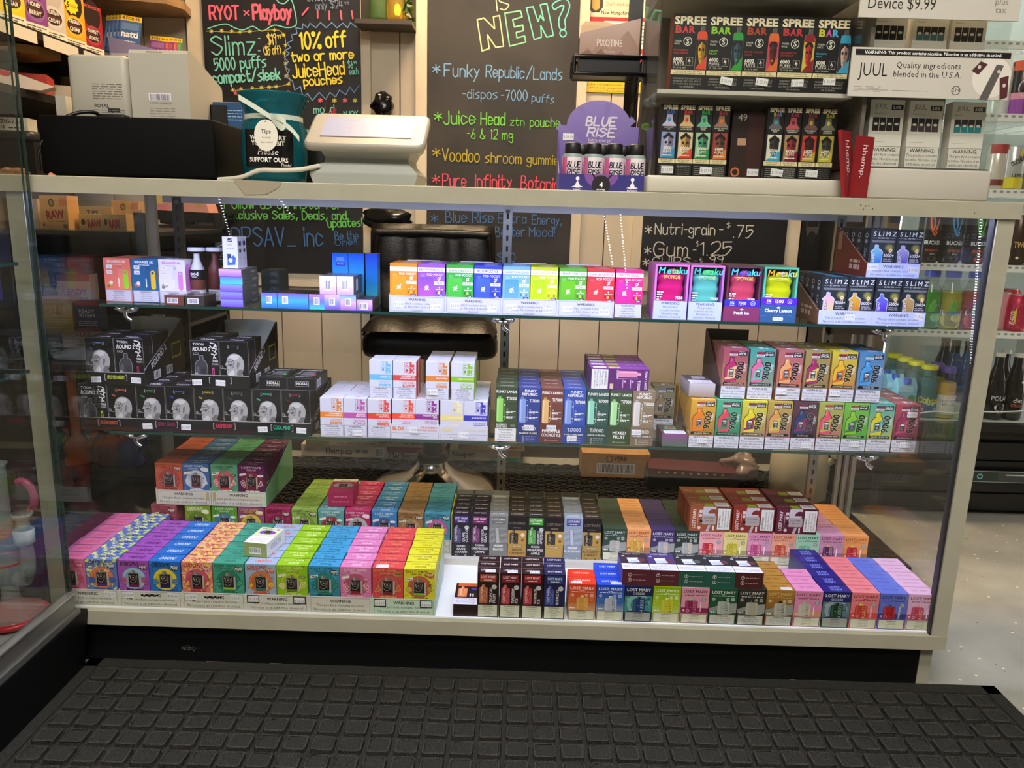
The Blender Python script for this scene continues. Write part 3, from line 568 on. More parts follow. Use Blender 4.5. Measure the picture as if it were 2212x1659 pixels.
for k in range(2):
    T = tray(.125, .209, .1, .036, (-.7343+k*.127, .2625, zU+.0003), ['white-fronted upper tray of red and blue boxes', 'upper tray with mint green sides, of green and purple boxes'][k], '#cfccbf' if not k else '#7cb890', WL3(), t=.0007, side_lo=.04)
    fp = [q for q in T.children if q.name.startswith('front_panel')][0]
    if k: bb = MB(); cc_ = bb.canvas((-.0625, -.0007, 0), (.125, 0, 0), (0, 0, .036), 5e-5); cc_.rect(0, 0, 1, 1, '#cfccbf'); cc_.e += 1e-4; WL3()(cc_); bb.build('warning_print', fp)
    b = MB(); s = -1 if k else 1; b.box(s*.052, s*.058, -.0012, -.0007, .012, .034, '#b9a86e'); b.build('tape_strip', fp)
b = MB(); b.box(-.029, .029, 0, .085, 0, .036, '#b52f60', {'f': '#a8265a'})
c = b.canvas((-.029, 0, .036), (.058, 0, 0), (0, .085, 0)); c.ell(.5, .5, .42, '#c8b8bc', ry=.17); c.rect(.33, .36, .67, .62, '#4a3436'); c.circ(.5, .5, .08, .03, '#a89a98'); c.rect(0, .8, 1, 1, '#e9d8c0'); c.dashes(.3, .7, .9, .03, '#8a7060', 3)
c = b.canvas((-.029, 0, 0), (.058, 0, 0), (0, 0, .036)); c.dashes(.25, .75, .65, .1, '#d8708c', 3); c.dashes(.15, .85, .3, .08, '#d8708c', 4)
o = b.build('patterned_vape_box', None, (at(737, 1090, y=.29).x, .283, ZR+.1008)); o.rotation_euler = (0, 0, R(3)); tag(o, 'single raspberry pink vape box lying tilted on the back row', 'vape box')
# ---- slim and wide device boxes
def device(c, x0, y0, x1, y1, col, txt='LOST MARY', ink='#f0e8e0', slim=False, mouth=None):
    w, h = x1-x0, y1-y0; mc = mouth or shade(col, .2)
    c.rect(x0+w*.32, y0+h*.84, x0+w*.62, y1, mc); c.rect(x0+w*.36, y0+h*.84, x0+w*.44, y1, shade(mc, .3))
    c.rrect(x0, y0, x1, y0+h*.86, w*.16, col); c.rrect(x0+w*.08, y0+h*.04, x0+w*.24, y0+h*.82, w*.06, shade(col, .16)); c.rect(x1-w*.13, y0+h*.08, x1-w*.08, y0+h*.78, shade(col, .25))
    if slim:
        c.line([(x0+w*.25, y0+h*.7), (x0+w*.7, y0+h*.6), (x0+w*.45, y0+h*.3), (x0+w*.75, y0+h*.08)], w*.06, shade(col, .35), 4)
        c.line([(x0+w*.7, y0+h*.75), (x0+w*.85, y0+h*.5), (x0+w*.6, y0+h*.2)], w*.05, shade(col, .3), 4)
        c.text(txt, x0+w*.45, y0+h*.12, .045, ink, 'l', .01, rot=90)
    else:
        c.text(txt, x0+w*.62, y0+h*.78, .075, ink, 'l', .01, rot=-90); c.dashes(x0+w*.35, x0+w*.55, y0+h*.4, .012, ink, 2)
def slimbox(body, lab_col, dev, flav, warn=True, gold=None, silver=None, ink='#f0ecec', w=.0425, d=.026, h=.096, top=None):
    def front(c):
        if gold:
            c.rect(0, 0, 1, .66, gold)
            for k in range(14): c.line([(0, .1+k*.04), (.4, .2+k*.035), (.7, .12+k*.042), (1, .2+k*.03)], .012, shade(gold, -.22), 4, caps=False)
            c.rect(0, .66, 1, 1, '#1c1512'); c.text('LOST MARY', .5, .8, .06, '#8a7a68', b=.01, w=.86); c.dashes(.3, .7, .72, .02, '#8a7a68', 2); device(c, .1, .18, .55, .66, '#17130f', ink='#d8c08a', slim=True); c.ell(.8, .55, .11, '#e0d8c8'); c.ell(.8, .42, .09, '#8a5a28'); c.text(flav[0], .74, .06, .055, '#3a2410', 'l', .01, rot=90, w=.4)
        else:
            c.rect(.12, .8, .88, .97, lab_col); c.text('LOST MARY', .5, .885, .05, '#f2eeee', b=.015, w=.66); c.dashes(.3, .7, .84, .018, '#e0d8d8', 2)
            if silver:
                for k in range(8): c.line([(.05, .1+k*.08), (.3, .2+k*.07), (.5, .12+k*.08), (.95, .18+k*.075)], .03, shade(body, .3 if k % 2 else -.25), 4, caps=False)
                c.poly([(.4, .15), (.62, .12), (.5, .72), (.3, .7)], shade(body, .35)); c.line([(.4, .15), (.62, .12), (.5, .72), (.3, .7), (.4, .15)], .02, shade(body, -.35))
            else:
                device(c, .09, .31, .49, .74, dev, slim=True); c.ell(.79, .69, .12, '#b9bcbc'); c.ell(.79, .69, .09, '#d6d8d8'); c.line([(.73, .68), (.85, .71)], .02, '#7d8282')
                for q, t in enumerate(flav[:2]): c.text(t, .7+q*.16, .335, .055, ink, 'l', .012, rot=90, w=.75)
        if warn: c.warn(.03, .01, .97, .29, ['WARNING:', 'This product', 'contains nicotine.', 'Nicotine', 'is an addictive', 'chemical.'], bg='#d9dac4', t=.02, rim='#0d0d0e')
    def tp(c): c.text('LOST MARY', .5, .4, .26, ink, b=.012, w=.66); c.rect(0, .9, 1, 1, shade(body, .25))
    return bx(w, d, h, body, front, top or tp).build('slim_vape_box')
SL = [('#2a1310', '#a8442a', '#b8603a', ('TROPICAL', 'FRUIT')), ('#2a1012', '#86202c', '#b83a4a', ('TRIPLE BERRY', 'ICE')), ('#2a1112', '#a02028', '#b02c38', ('WATERMELON', 'ICE')), ('#201f4a', '#24468c', '#34489c', ('BLUE RAZZ ICE',))]
for i, (bd, lc, dv, fl) in enumerate(SL):
    o = slimbox(bd, lc, dv, fl); x = -.022+i*.0441
    column(o, (x, .0055, Z0), 3, .0268, f'slim dark {" ".join(fl).lower()} vape box', group='slim boxes of the front row')
    if i < 3: sticker(o, .004, .0962, y=.008, up=True, rot=2, w=.02, h=.011)
# single box lying in front
b = MB(); b.box(-.0235, .0235, 0, .09, 0, .0265, '#2a1512')
c = b.canvas((-.0235, 0, .0265), (.047, 0, 0), (0, .09, 0)); c.rect(0, 0, 1, .3, '#e9e9f2')
for k in range(5): c.dashes(.08, .92, .05+k*.05, .016, '#6a6aa8', 4)
c.rect(.1, .84, .98, 1, '#d8622c'); device(c, .12, .34, .52, .82, '#e08040', slim=True); c.ell(.82, .72, .13, '#5a3ab8', ry=.05); c.rect(.64, .36, .7, .5, '#f0f0f0'); c.rect(.76, .36, .82, .5, '#f0f0f0')
c = b.canvas((-.0235, 0, 0), (.047, 0, 0), (0, 0, .0265))
for k in range(3): c.line([(.2+k*.1, .2), (.4+k*.1, .5), (.6+k*.08, .3), (.9, .6)], .008, '#3c2622', 3)
tag(b.build('slim_vape_box', None, (-.0672, .0055, Z0)), 'dark brown slim vape box lying flat beside the empty white gap', 'vape box')
def widebox(bg, kind='plain', dev='#a03050', ink=None, dev_ink='#f0d8a0', mouth='#d8c850', c2=None, bot=None, w=.0545, d=.0326, h=.0775, title='LOST MARY', warnbg='#dcdcc6', body=None, flav=None, wl=W5, topink=None):
    ink = ink or shade(bg, -.6)
    def front(c):
        if kind == 'dark':
            c.poly([(0, .3), (.4, .42), (.4, .54), (0, .44)], '#8f9490'); c.poly([(.5, .24), (1, .34), (1, .6), (.72, .58)], '#9a9e9a'); c.rect(0, .2, .34, .34, shade(bg, .12))
        elif kind == 'pop':
            for k in range(30): x = random.choice((random.uniform(.02, .22), random.uniform(.78, .98))); c.ell(x, random.uniform(.27, .7), random.uniform(.006, .02), shade(bg, .4), n=6)
        elif kind == 'os':
            c.rect(0, .2, 1, .72, c2); c.ell(.5, .5, .42, shade(c2, .35)); c.ell(.56, .46, .34, c2); c.poly([(0, .26), (.5, .36), (1, .28), (1, .22), (0, .22)], shade(bg, .1)); c.rect(0, .72, 1, 1, bg)
        else:
            c.rect(.0, .29, 1, .44, bot or shade(bg, -.25)); c.line([(.03, .66), (.2, .74)], .015, shade(bg, .3)); c.line([(.03, .6), (.2, .7)], .01, shade(bg, .3))
        c.text(title, .5, .855, .075, ink, b=.02, w=.86, fit=True)
        if kind == 'os': c.text('OS5000', .5, .755, .065, ink, b=.0, w=.44)
        else: c.dashes(.42, .58, .825, .014, ink, 2); c.dashes(.12, .48, .79, .018, ink, 4); c.dashes(.53, .9, .79, .018, ink, 4)
        if kind in ('dark', 'pop'):
            for x in (.14, .66): c.ell(x, .7, .062, shade(bg, .6)); c.line([(x-.03, .69), (x+.03, .72)], .014, bg)
            c.rrect(.78, .655, .91, .745, .01, shade(bg, .6)); c.line([(.8, .7), (.89, .7)], .014, bg)
        elif kind == 'os': c.ell(.15, .62, .08, shade(c2, .4)); c.dashes(.68, .92, .65, .03, shade(bg, .1), 2); c.dashes(.7, .9, .6, .02, shade(bg, .1), 2); c.dashes(.72, .86, .5, .02, shade(bg, .1), 1)
        else: c.ell(.82, .68, .09, '#8c9096'); c.ell(.82, .68, .065, '#b4b8bc'); c.line([(.77, .67), (.87, .69)], .015, '#666a70')
        device(c, .15 if kind == 'plain' else .3, .285, .6 if kind == 'plain' else .74, .7, dev, ink=dev_ink, mouth=mouth)
        if kind == 'plain':
            c.ell(.1, .36, .045, shade(bg, .4)); c.circ(.26, .35, .05, .012, shade(bg, .4), 12)
            if flav: c.text(flav, .78, .3, .05, '#f4f0f0', 'l', .015, rot=90, w=.48)
            else: c.dashes(.7, .74, .45, .24, '#f4f0f0', 1)
        elif kind != 'os': c.dashes(.06, .24, .34, .03, '#f0f0e8', 2)
        c.warn(.03, .012, .97, .275, wl, bg=warnbg, t=.016, rim='#0f0f10')
    def tp(c):
        if kind == 'os': c.text('LOST', .52, .52, .26, topink or ink, b=.015, w=.4); c.text('MARY', .52, .18, .26, topink or ink, b=.015, w=.42)
        else: c.text('LOST MARY', .5, .4, .22, topink or shade(bg, -.3), b=.01, w=.6)
        c.rect(0, .93, 1, 1, shade(bg, -.2))
    return bx(w, d, h, body or bg, front, tp).build('wide_vape_box')
WD = [dict(bg='#e0472c', kind='pop', dev='#d89a48', ink='#f6efe6', dev_ink='#e8d060', mouth='#d8cfa0', body=grad('#e8d8b8', '#e6391f', .0775, c3='#c86a2c'), topink='#f8d8c8', lab='orange and red wide vape box'),
 dict(bg='#2a52c0', kind='pop', dev='#b8bcd0', ink='#f0f2f6', dev_ink='#30406c', mouth='#d0d4b0', body=grad('#d8dcd8', '#1d49d0', .0775, c3='#3f6ab0'), topink='#d8e2fa', lab='bright blue wide vape box with white fade'),
 dict(bg='#1c2450', kind='os', c2='#3f8c88', dev='#1c3a70', ink='#e4e6ee', dev_ink='#a8b8d8', mouth='#101820', warnbg='#a8aaa6', lab='navy and teal wide vape box'),
 dict(bg='#a0c41c', kind='pop', dev='#c8c830', ink='#f4f6e0', dev_ink='#5a6a18', mouth='#d8d8b0', body=grad('#dce4b0', '#8cb010', .0775, c3='#a8c820'), lab='yellow-green wide vape box'),
 dict(bg='#dc9ab0', dev='#8c2050', ink='#4a1428', bot='#902458', mouth='#7ec890', dev_ink='#d88aa0', lab='pink wide vape box with a plum device'),
 dict(bg='#1f5236', kind='dark', dev='#aab0a8', ink='#d8dcd8', dev_ink='#3a6a4c', mouth='#161616', wl=W4, warnbg='#c4c6be', lab='dark green wide vape box'),
 dict(bg='#2c2c22', kind='dark', dev='#a8a698', ink='#d8d8d0', dev_ink='#b8a850', mouth='#161616', wl=W4, warnbg='#c4c6be', lab='blackish olive wide vape box'),
 dict(bg='#8a5a22', kind='dark', dev='#b0aea4', ink='#d8bc80', dev_ink='#402814', mouth='#161616', wl=W4, warnbg='#c4c6be', body=grad('#6a3a14', '#b08034', .0775, .3), topink='#6a4a1c', lab='bronze wide vape box'),
 dict(bg='#e08cb8', dev='#c8c0b0', ink='#7a2440', bot='#d89a70', mouth='#7ec8a0', dev_ink='#3a6a50', lab='candy pink wide vape box with a cream device'),
 dict(bg='#1d2262', kind='os', c2='#5c7a8a', dev='#163c26', ink='#dfe2f0', dev_ink='#9ac0a0', mouth='#101510', warnbg='#a8aaa6', body=grad('#1d5a2c', '#2a1f7c', .0775), topink='#8a9af0', lab='indigo and green wide vape box'),
 dict(bg='#ea8088', dev='#c83c30', ink='#7a1c28', bot='#d8504c', mouth='#d8d040', flav='STRAWBERRY', lab='coral pink wide vape box'),
 dict(bg='#6474d4', dev='#b01c2c', ink='#1c2460', bot='#2c3e8c', mouth='#38489c', flav='WATERMELON', dev_ink='#4a1420', lab='periwinkle blue wide vape box with a red device'),
 dict(bg='#e4b4d8', dev='#c23c60', ink='#7a1c3c', bot='#b05888', mouth='#e0a0a8', lab='pale lilac wide vape box by the end post')]
for i, q in enumerate(WD):
    lab = q.pop('lab'); o = widebox(**q); x = .1655+i*.0562
    n = [2, 3, 2, 2, 2, 2, 2, 4, 3, 6, 5, 5, 5][i]
    column(o, (x, .0058, Z0), n, .0332, lab+', front row', group='wide boxes of the front row')
    if i in (0, 1, 7): sticker(o, (-.012, .012, 0, 0, 0, 0, 0, .012)[i], .0777, y=.008, up=True, rot=1, w=.022, h=.01)
for i, (cf, ct, lab) in enumerate((('#5c2430', '#3a2a38', 'maroon-ended vape box lying on the navy box'), ('#5a2430', '#4a3a78', 'maroon-ended vape box lying on the yellow-green box'), ('#1f5a4a', '#2a2e34', 'green-ended vape box lying on the pink box'), ('#1f5a4c', '#2c3036', 'green-ended vape box lying on the dark green box'), ('#4e1f22', '#30282c', 'dark red-ended vape box lying on the olive black box'))):
    b = MB(); w = .0555; b.box(-w/2, w/2, 0, .0775, 0, .0335, ct, {'f': cf, 'l': '#6a62b8' if not i else cf, 'r': shade(cf, -.2)})
    c = b.canvas((-w/2, 0, .0335), (w, 0, 0), (0, .0775, 0)); c.rect(.01, .02, .99, .36, '#ecebf2')
    c.text('WARNING:', .5, .28, .045, '#8a8ac8'); c.dashes(.05, .95, .22, .02, '#8a8ac8', 4); c.dashes(.05, .95, .16, .02, '#8a8ac8', 4); c.dashes(.1, .9, .1, .02, '#8a8ac8', 4)
    c.poly([(.3, .4), (.72, .44), (.68, .72), (.26, .7)], '#e4e6f0'); c.ell(.78, .58, .16, '#6a3a44' if i != 2 else '#5a5c5c', ry=.1); c.text('LOST MARY', .5, .9, .06, '#d0cdd4', b=.01); c.ell(.15, .8, .06, '#a8a8b0'); c.poly([(.3, .4), (.7, .44), (.68, .6), (.28, .56)], '#d2d8ee')
    for k in range(9): c.line([(.36+k*.035, .46), (.35+k*.035, .56)], .008, '#8a92b0')
    c = b.canvas((-w/2, 0, 0), (w, 0, 0), (0, 0, .0335))
    for k, y in enumerate((.68, .35)): c.circ(.27, y, .065, .014, '#e8dcdc', 14); c.text('ft'[k], .27, y-.07, .15, '#f0e8e8', b=.03); c.dashes(.38, .84, y, .03, '#c8b0b4', 6)
    tag(b.build('wide_vape_box', None, (at(1374.5+i*61.2, 1240, y=.0075).x+.0005, .0075, Z0+.0779+ .013*0)), lab, 'vape box', 'boxes lying on the front row')
# ---- back row of slim boxes in trays, then wide ones
SB = [dict(bd='#1b1826', lc='#452a7c', dv='#48406c', fl=('GRAPE', 'CLOUDD'), lab='black slim vape box with violet panel, flavour grape'), dict(bd='#221622', lc='#782060', dv='#6c2c60', fl=('CHERRY BLOSSOM', 'GRAPE'), lab='black slim vape box with magenta panel'), dict(bd='#84857f', lc='#6e6f6c', dv='', fl=('BLACK', ''), silver=1, lab='plain silver-grey slim vape box'), dict(bd='#241a14', lc='', dv='', fl=('WHITE',), gold='#c69a48', tr=('WHITE', 'STRAWBERRY'), lab='gold slim vape box of the white strawberry flavour'), dict(bd='#191c16', lc='#46a832', dv='#4a9c3a', fl=('PINEAPPLE', 'APPLE PEAR'), tr=('PINEAPPLE', 'APPLE'), lab='black slim vape box with bright green panel'), dict(bd='#261a14', lc='', dv='', fl=('GOLD',), gold='#c8a250', lab='gold slim vape box between the green and silver ones'), dict(bd='#9aa6b6', lc='#4a5698', dv='', fl=('BLACKMINT', ''), silver=1, tr=('BLACKMINT', ''), lab='silver-blue slim vape box'), dict(bd='#241a14', lc='', dv='', fl=('CHERRY',), gold='#c09a4a', tr=('BLACKBERRY', 'CHERRY'), lab='gold slim vape box of the blackberry cherry flavour')]
for i, q in enumerate(SB):
    o = slimbox(q['bd'], q['lc'], q['dv'] or '#555555', q['fl'], False, q.get('gold'), q.get('silver'), ink='#d8c8b0' if q.get('gold') else '#e8e4ea', h=.1, w=.0425)
    x = at(996.5+i*40.4, 1140, y=.252).x
    column(o, (x, .2525, ZR+.0012), 5, .0268, q['lab'], group='slim boxes of the back row')
    bc = q.get('gold') or q['bd']; t1, t2 = q.get('tr', q['fl'] if len(q['fl']) > 1 else ('', ''))
    def pr(c, bc=bc, t1=t1, t2=t2, g=q.get('gold')):
        ik = '#2a1c10' if g else '#ece6e6'; c.rrect(.24, .72, .76, .92, .06, shade(bc, -.3 if g else .2)); c.text('MO5000', .5, .76, .12, ik if not g else '#e8d8b0', b=.015, w=.45)
        if t1: c.text(t1, .5, .5, .16, ik, b=.015, w=.86)
        if t2: c.text(t2, .5, .26, .16, ik, b=.015, w=.8)
        c.dashes(.2, .3, .08, .05, ik, 1); c.dashes(.7, .8, .08, .05, ik, 1)
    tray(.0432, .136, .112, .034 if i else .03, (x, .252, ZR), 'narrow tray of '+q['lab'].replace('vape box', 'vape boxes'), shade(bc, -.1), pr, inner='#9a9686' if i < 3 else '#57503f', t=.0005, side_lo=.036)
WB = [dict(bg='#2c4432', kind='dark', dev='#a8aca8', ink='#d0d4d0', mouth='#1a1a1a', lab='forest green wide vape box beside the gold slim one'), dict(bg='#e8a064', dev='#c89a2c', ink='#8a3a1c', mouth='#d8c840', lab='light orange wide vape box between two dark ones'), dict(bg='#3a2c60', kind='dark', dev='#a8a8b4', ink='#d8d4e4', mouth='#202030', lab='dark purple wide vape box'), dict(bg='#26362c', kind='dark', dev='#a6aaa4', ink='#cfd4ce', mouth='#161a16', lab='dark green wide vape box beside the purple one'), dict(bg='#e8a8ac', dev='#b81c30', ink='#9a2c40', mouth='#f0a8a8', lab='salmon pink wide vape box under the copper box'), dict(bg='#e2d48a', dev='#b8b020', ink='#6a5a14', mouth='#d8d060', lab='pale yellow wide vape box'), dict(bg='#dc96b8', dev='#b8407c', ink='#6a1c44', mouth='#f0a0b8', lab='mauve pink wide vape box under the red box'), dict(bg='#eda58a', dev='#c8483a', ink='#8a2c20', mouth='#e8d050', lab='peach wide vape box'), dict(bg='#a4d4b8', dev='#6cb496', ink='#2c5a44', mouth='#8cc8a8', lab='mint green wide vape box'), dict(bg='#cf92b4', dev='#5a2a60', ink='#5c1c44', mouth='#e0c040', lab='dusty pink wide vape box'), dict(bg='#ea9a54', dev='#c01c2c', ink='#a0481c', mouth='#e8d040', lab='orange wide vape box at the row end')]
for i, q in enumerate(WB):
    lab = q.pop('lab'); o = widebox(**q, w=.0545); x = at(1328+i*52.35, 1160, y=.252).x
    column(o, (x, .2525, ZR), 1 if 4 <= i <= 8 else 6, .0332, lab+', back row', group='wide boxes of the back row')
for i, (cf, dk) in enumerate((('#9c5230', 'copper brown'), ('#8c2c22', 'brick red'), ('#5e1c30', 'wine red'))):
    b = MB(); w, d, h = .094, .043, .06; b.box(-w/2, w/2, 0, d, 0, h, cf, {'t': shade(cf, -.15)})
    c = b.canvas((-w/2, 0, 0), (w, 0, 0), (0, 0, h)); c.poly([(.32, 1), (.62, 1), (.6, .55), (.36, .4), (.3, .7)], '#c8c2cc'); c.ell(.56, .72, .12, shade(cf, -.1), a0=0, a1=180); c.text('LOST MARY', .145, .12, .12, '#ece4e0', 'l', .02, rot=90, w=.5)
    c.line([(.2, .25), (.2, .75)], .006, '#ece4e0'); c.ell(.26, .64, .04, '#d8ccc8'); c.rrect(.22, .74, .3, .86, .01, '#d8ccc8'); c.ell(.24, .14, .04, '#d8ccc8'); c.rrect(.3, .28, .64, .64, .03, '#a9a5a2'); c.rect(.25, .36, .31, .46, '#1a1416'); c.text('LOST MARY', .48, .5, .07, '#5a4a4a', b=.01, w=.26); c.dashes(.38, .58, .42, .03, '#b05a50', 3); c.poly([(.4, 0), (.46, .26), (.52, .26), (.48, 0)], '#b4aeb0'); c.dashes(.56, .6, .14, .2, '#e8e0e0', 1)
    c.rect(.665, .06, .985, .97, '#101010'); c.rect(.675, .09, .975, .94, '#e2e2de')
    for k, t in enumerate(('WARNING:', 'This product contains', 'nicotine. Nicotine is an', 'addictive chemical.')): c.text(t, .745+k*.066, .14, .07, '#26262a', 'l', .015 if not k else 0, rot=90, w=.46)
    c = b.canvas((-w/2, 0, h), (w, 0, 0), (0, d, 0)); c.rect(.36, .06, .58, .5, '#7c8a1c'); c.rect(.62, .1, .95, .62, '#d8d2d0'); c.dashes(.08, .3, .5, .06, shade(cf, .3), 3); c.dashes(.08, .3, .3, .06, shade(cf, .3), 3)
    for k in range(12): c.rect(.65+k*.023, .16, .65+k*.023+.01, .56, '#2a2222')
    m0 = b.build('large_vape_box'); x = at(1533+i*93.5, 1140, y=.252).x
    column(m0, (x, .2528, ZR+.0785), 3, .0438, f'{dk} vape box lying on its side on the back row', group='boxes lying on the back row')
# ================================================================ middle shelf
def headbox(kind, acc, w=.06, d=.041, h=.1):
    """black box: either an old bald man's head in profile, smoking, or the device with round two lettering"""
    def face(c):
        c.line([(.3, .92), (.3, .86), (.34, .86)], .01, '#cfcfcf'); c.line([(.62, .86), (.66, .86), (.66, .92)], .01, '#cfcfcf'); c.rect(.33, .875, .63, .915, shade(acc, -.45)); c.dashes(.36, .6, .895, .02, acc, 3)
        c.poly([(.14, .8), (.24, .785), (.3, .76), (.26, .74), (.16, .76)], shade(acc, -.2))
        H = [(.3, .2), (.33, .27), (.31, .3), (.24, .29), (.21, .33), (.235, .38), (.2, .4), (.23, .43), (.215, .45), (.25, .475), (.17, .49), (.225, .56), (.24, .6), (.27, .66), (.36, .72), (.5, .745), (.65, .73), (.77, .67), (.83, .58), (.84, .48), (.8, .38), (.76, .32), (.82, .22), (.5, .05), (.42, .1)]
        c.poly(H, '#a3a1a1'); c.poly([(.3, .66), (.42, .71), (.56, .72), (.7, .69), (.62, .62), (.44, .6)], '#c4c2c1'); c.poly([(.24, .29), (.31, .3), (.36, .36), (.46, .38), (.5, .3), (.42, .22), (.34, .2)], '#c9c7c6'); c.poly([(.56, .3), (.66, .4), (.8, .4), (.76, .32), (.7, .2)], '#6c6a6b')
        c.poly([(.3, .5), (.4, .52), (.42, .48), (.34, .46)], '#565456'); c.line([(.24, .56), (.33, .57), (.4, .545)], .02, '#4a484a', 3); c.line([(.25, .475), (.3, .5), (.28, .55)], .014, '#5a585a', 3); c.line([(.2, .4), (.3, .4)], .014, '#4a4648')
        c.poly([(.58, .46), (.6, .54), (.66, .56), (.68, .5), (.64, .42), (.6, .4)], '#858384'); c.line([(.6, .42), (.61, .53), (.66, .55), (.67, .49)], .016, '#4e4c4e', 3)
        for p in ([(.34, .6), (.42, .63), (.44, .58), (.38, .56)], [(.36, .52), (.44, .5), (.46, .45), (.38, .43)], [(.42, .6), (.5, .57), (.46, .52)]): c.line(p, .018, '#3e3c3e', 4)
        c.line([(.18, .405), (.1, .42), (.08, .46), (.02, .47)], .03, '#8f8d8d', 4); c.line([(.1, .43), (.05, .41), (.01, .44)], .02, '#b9b7b7', 4)
        c.poly([(.3, 0), (.42, .12), (.62, .22), (.82, .24), (1, .12), (1, 0)], '#0c0c0e'); c.line([(.42, .12), (.5, .05), (.66, .22)], .012, '#2c2c30', 3)
    def dev(c):
        c.text('TYSON', .1, .9, .05, '#d8d8da', 'l', .02); c.text('ROUND 2', .08, .78, .085, '#eceaea', 'l', .02, .15, w=.62); c.text('LCD', .1, .7, .045, '#c8c8ca', 'l')
        c.poly([(.14, .02), (.58, .02), (.58, .46), (.52, .56), (.44, .58), (.44, .68), (.32, .68), (.3, .58), (.2, .55), (.14, .46)], '#3a3c42'); c.line([(.14, .02), (.14, .46), (.2, .55), (.3, .58), (.32, .68), (.44, .68), (.44, .58), (.52, .56), (.58, .46), (.58, .02)], .016, '#8a8c94'); c.rect(.2, .06, .28, .44, '#55575e'); c.rect(.36, .1, .5, .4, '#2a2c31'); c.text('TYSON 2.0', .22, .06, .05, '#c8c8cc', 'l', .02, rot=90, w=.4)
        for p in ([(.72, .96), (.9, .93), (.82, .86), (.95, .82)], [(.7, .9), (.8, .84), (.92, .9), (.88, .76)], [(.78, .8), (.92, .74), (.82, .68), (.9, .62)], [(.74, .72), (.84, .7), (.8, .62)]): c.line(p, .035, '#d6d4d4', 4)
        c.text('7000', .86, .54, .05, '#d8d8d8', b=.02, w=.2); c.text('PUFFS', .86, .48, .04, '#c8c8c8', w=.2); c.rect(.74, .02, .82, .42, acc); c.dashes(.76, .8, .22, .3, '#201c20', 1); c.rect(.05, .005, .95, .012, '#9a9a9a')
    def tp(c): c.text('TYSON', .5, .35, .3, '#d8d4e2', b=.02, w=.5); c.rect(0, .93, 1, 1, '#4a3a66'); c.line([(.06, .08), (.94, .08)], .008, '#8a86a0')
    def sd(c):
        c.text('ROUND 2', .4, .1, .18, '#c6c6ca', 'l', .02, rot=90, w=.6)
        for k in range(12): c.line([(.66, .1+k*.06), (.86, .13+k*.06)], .02, '#77777c')
        c.line([(.0, 0), (0, 1)], .02, '#a8a8aa')
    b = bx(w, d, h, '#0d0d10', dev if kind == 'd' else face, tp, None, sd)
    c = b.canvas((-w/2, 0, 0), (w, 0, 0), (0, 0, h), 3e-5); c.frame(0, 0, 1, 1, .007, '#77777a'); return b.build('black_vape_box')
HB = [(0, 'd', '#c8c83a', 'device-printed black box in the orange-lettered tray'), (0, 'f', '#c85a30', 'smoking-head black box in the orange-lettered tray'), (1, 'f', '#2f9a5a', 'green-tagged smoking-head black box'), (1, 'f', '#3a48b0', 'blue-tagged smoking-head black box'), (2, 'f', '#c0a82a', 'yellow-tagged smoking-head black box'), (2, 'f', '#4a5a4a', 'grey-tagged smoking-head black box'), (3, 'f', '#28c098', 'mint-tagged smoking-head black box'), (3, 'f', '#7a2434', 'dark red-tagged smoking-head black box')]
TT = [('FROZEN MANGO', '#d8582a', 'black tray lettered in orange', '#3c1a12'), ('BERRY GRAPE', '#8a2a5a', 'black tray with a dull magenta name between two price tags', '#2c1224'), ('RASPBERRY', '#d83058', 'black tray lettered in pink-red', '#34121c'), ('COOL MINT', '#20c090', 'black tray lettered in mint green', '#0c2a20')]
def htray(txt, col, dark, flap=0.):
    def pr(c):
        c.rect(0, .0, 1, .28, dark); c.text(txt, .5, .45, .3, col, b=.02, w=.3)
        for s in (-1, 1): c.line([(.5+s*.17, .8), (.5+s*.19, .8), (.5+s*.19, .35), (.5+s*.17, .35)], .006, '#d8d8d8')
        c.rect(0, .95, 1, 1, '#a8a8a8')
    return pr
def hside(c, s):
    if s < 0: return
    c.line([(0, .3), (.93, .98)], .008, '#b8b8b8'); c.text('ROUND 2', .18, .25, .12, '#d4d4d4', 'l', .02, rot=25, w=.4)
    for x in (.2, .5): c.rect(x, .04, x+.16, .2, '#d6d6d6'); [c.rect(x+.02+k*.03, .06, x+.032+k*.03, .18, '#111') if 0 else c.rect(x+.02+k*.03, .06, x+.032+k*.03, .18, '#141414') for k in range(4)]
    c.frame(.66, .3, .9, .6, .02, '#9aa83a')
for k, (tray_i, kd, ac, lab) in enumerate(HB):
    o = headbox(kd, ac, w=.0608); column(o, (-.8905+k*.0627, .2055, ZS2+.0012), 3 if k in (6, 7) else 4, .0415, lab, group='black boxes on the middle shelf')
for k, (t, c_, lab, dk) in enumerate(TT):
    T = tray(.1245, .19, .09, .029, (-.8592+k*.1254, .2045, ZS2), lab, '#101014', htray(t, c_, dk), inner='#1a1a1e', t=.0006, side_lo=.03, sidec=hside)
    fp = [q for q in T.children if q.name.startswith('front_panel')][0]
    if k in (1, 3):
        for s in (-1, 1): sticker(fp, s*.042, .012, '27.99', y=-.0008, rot=2*s)
zT = ZS2+.1018
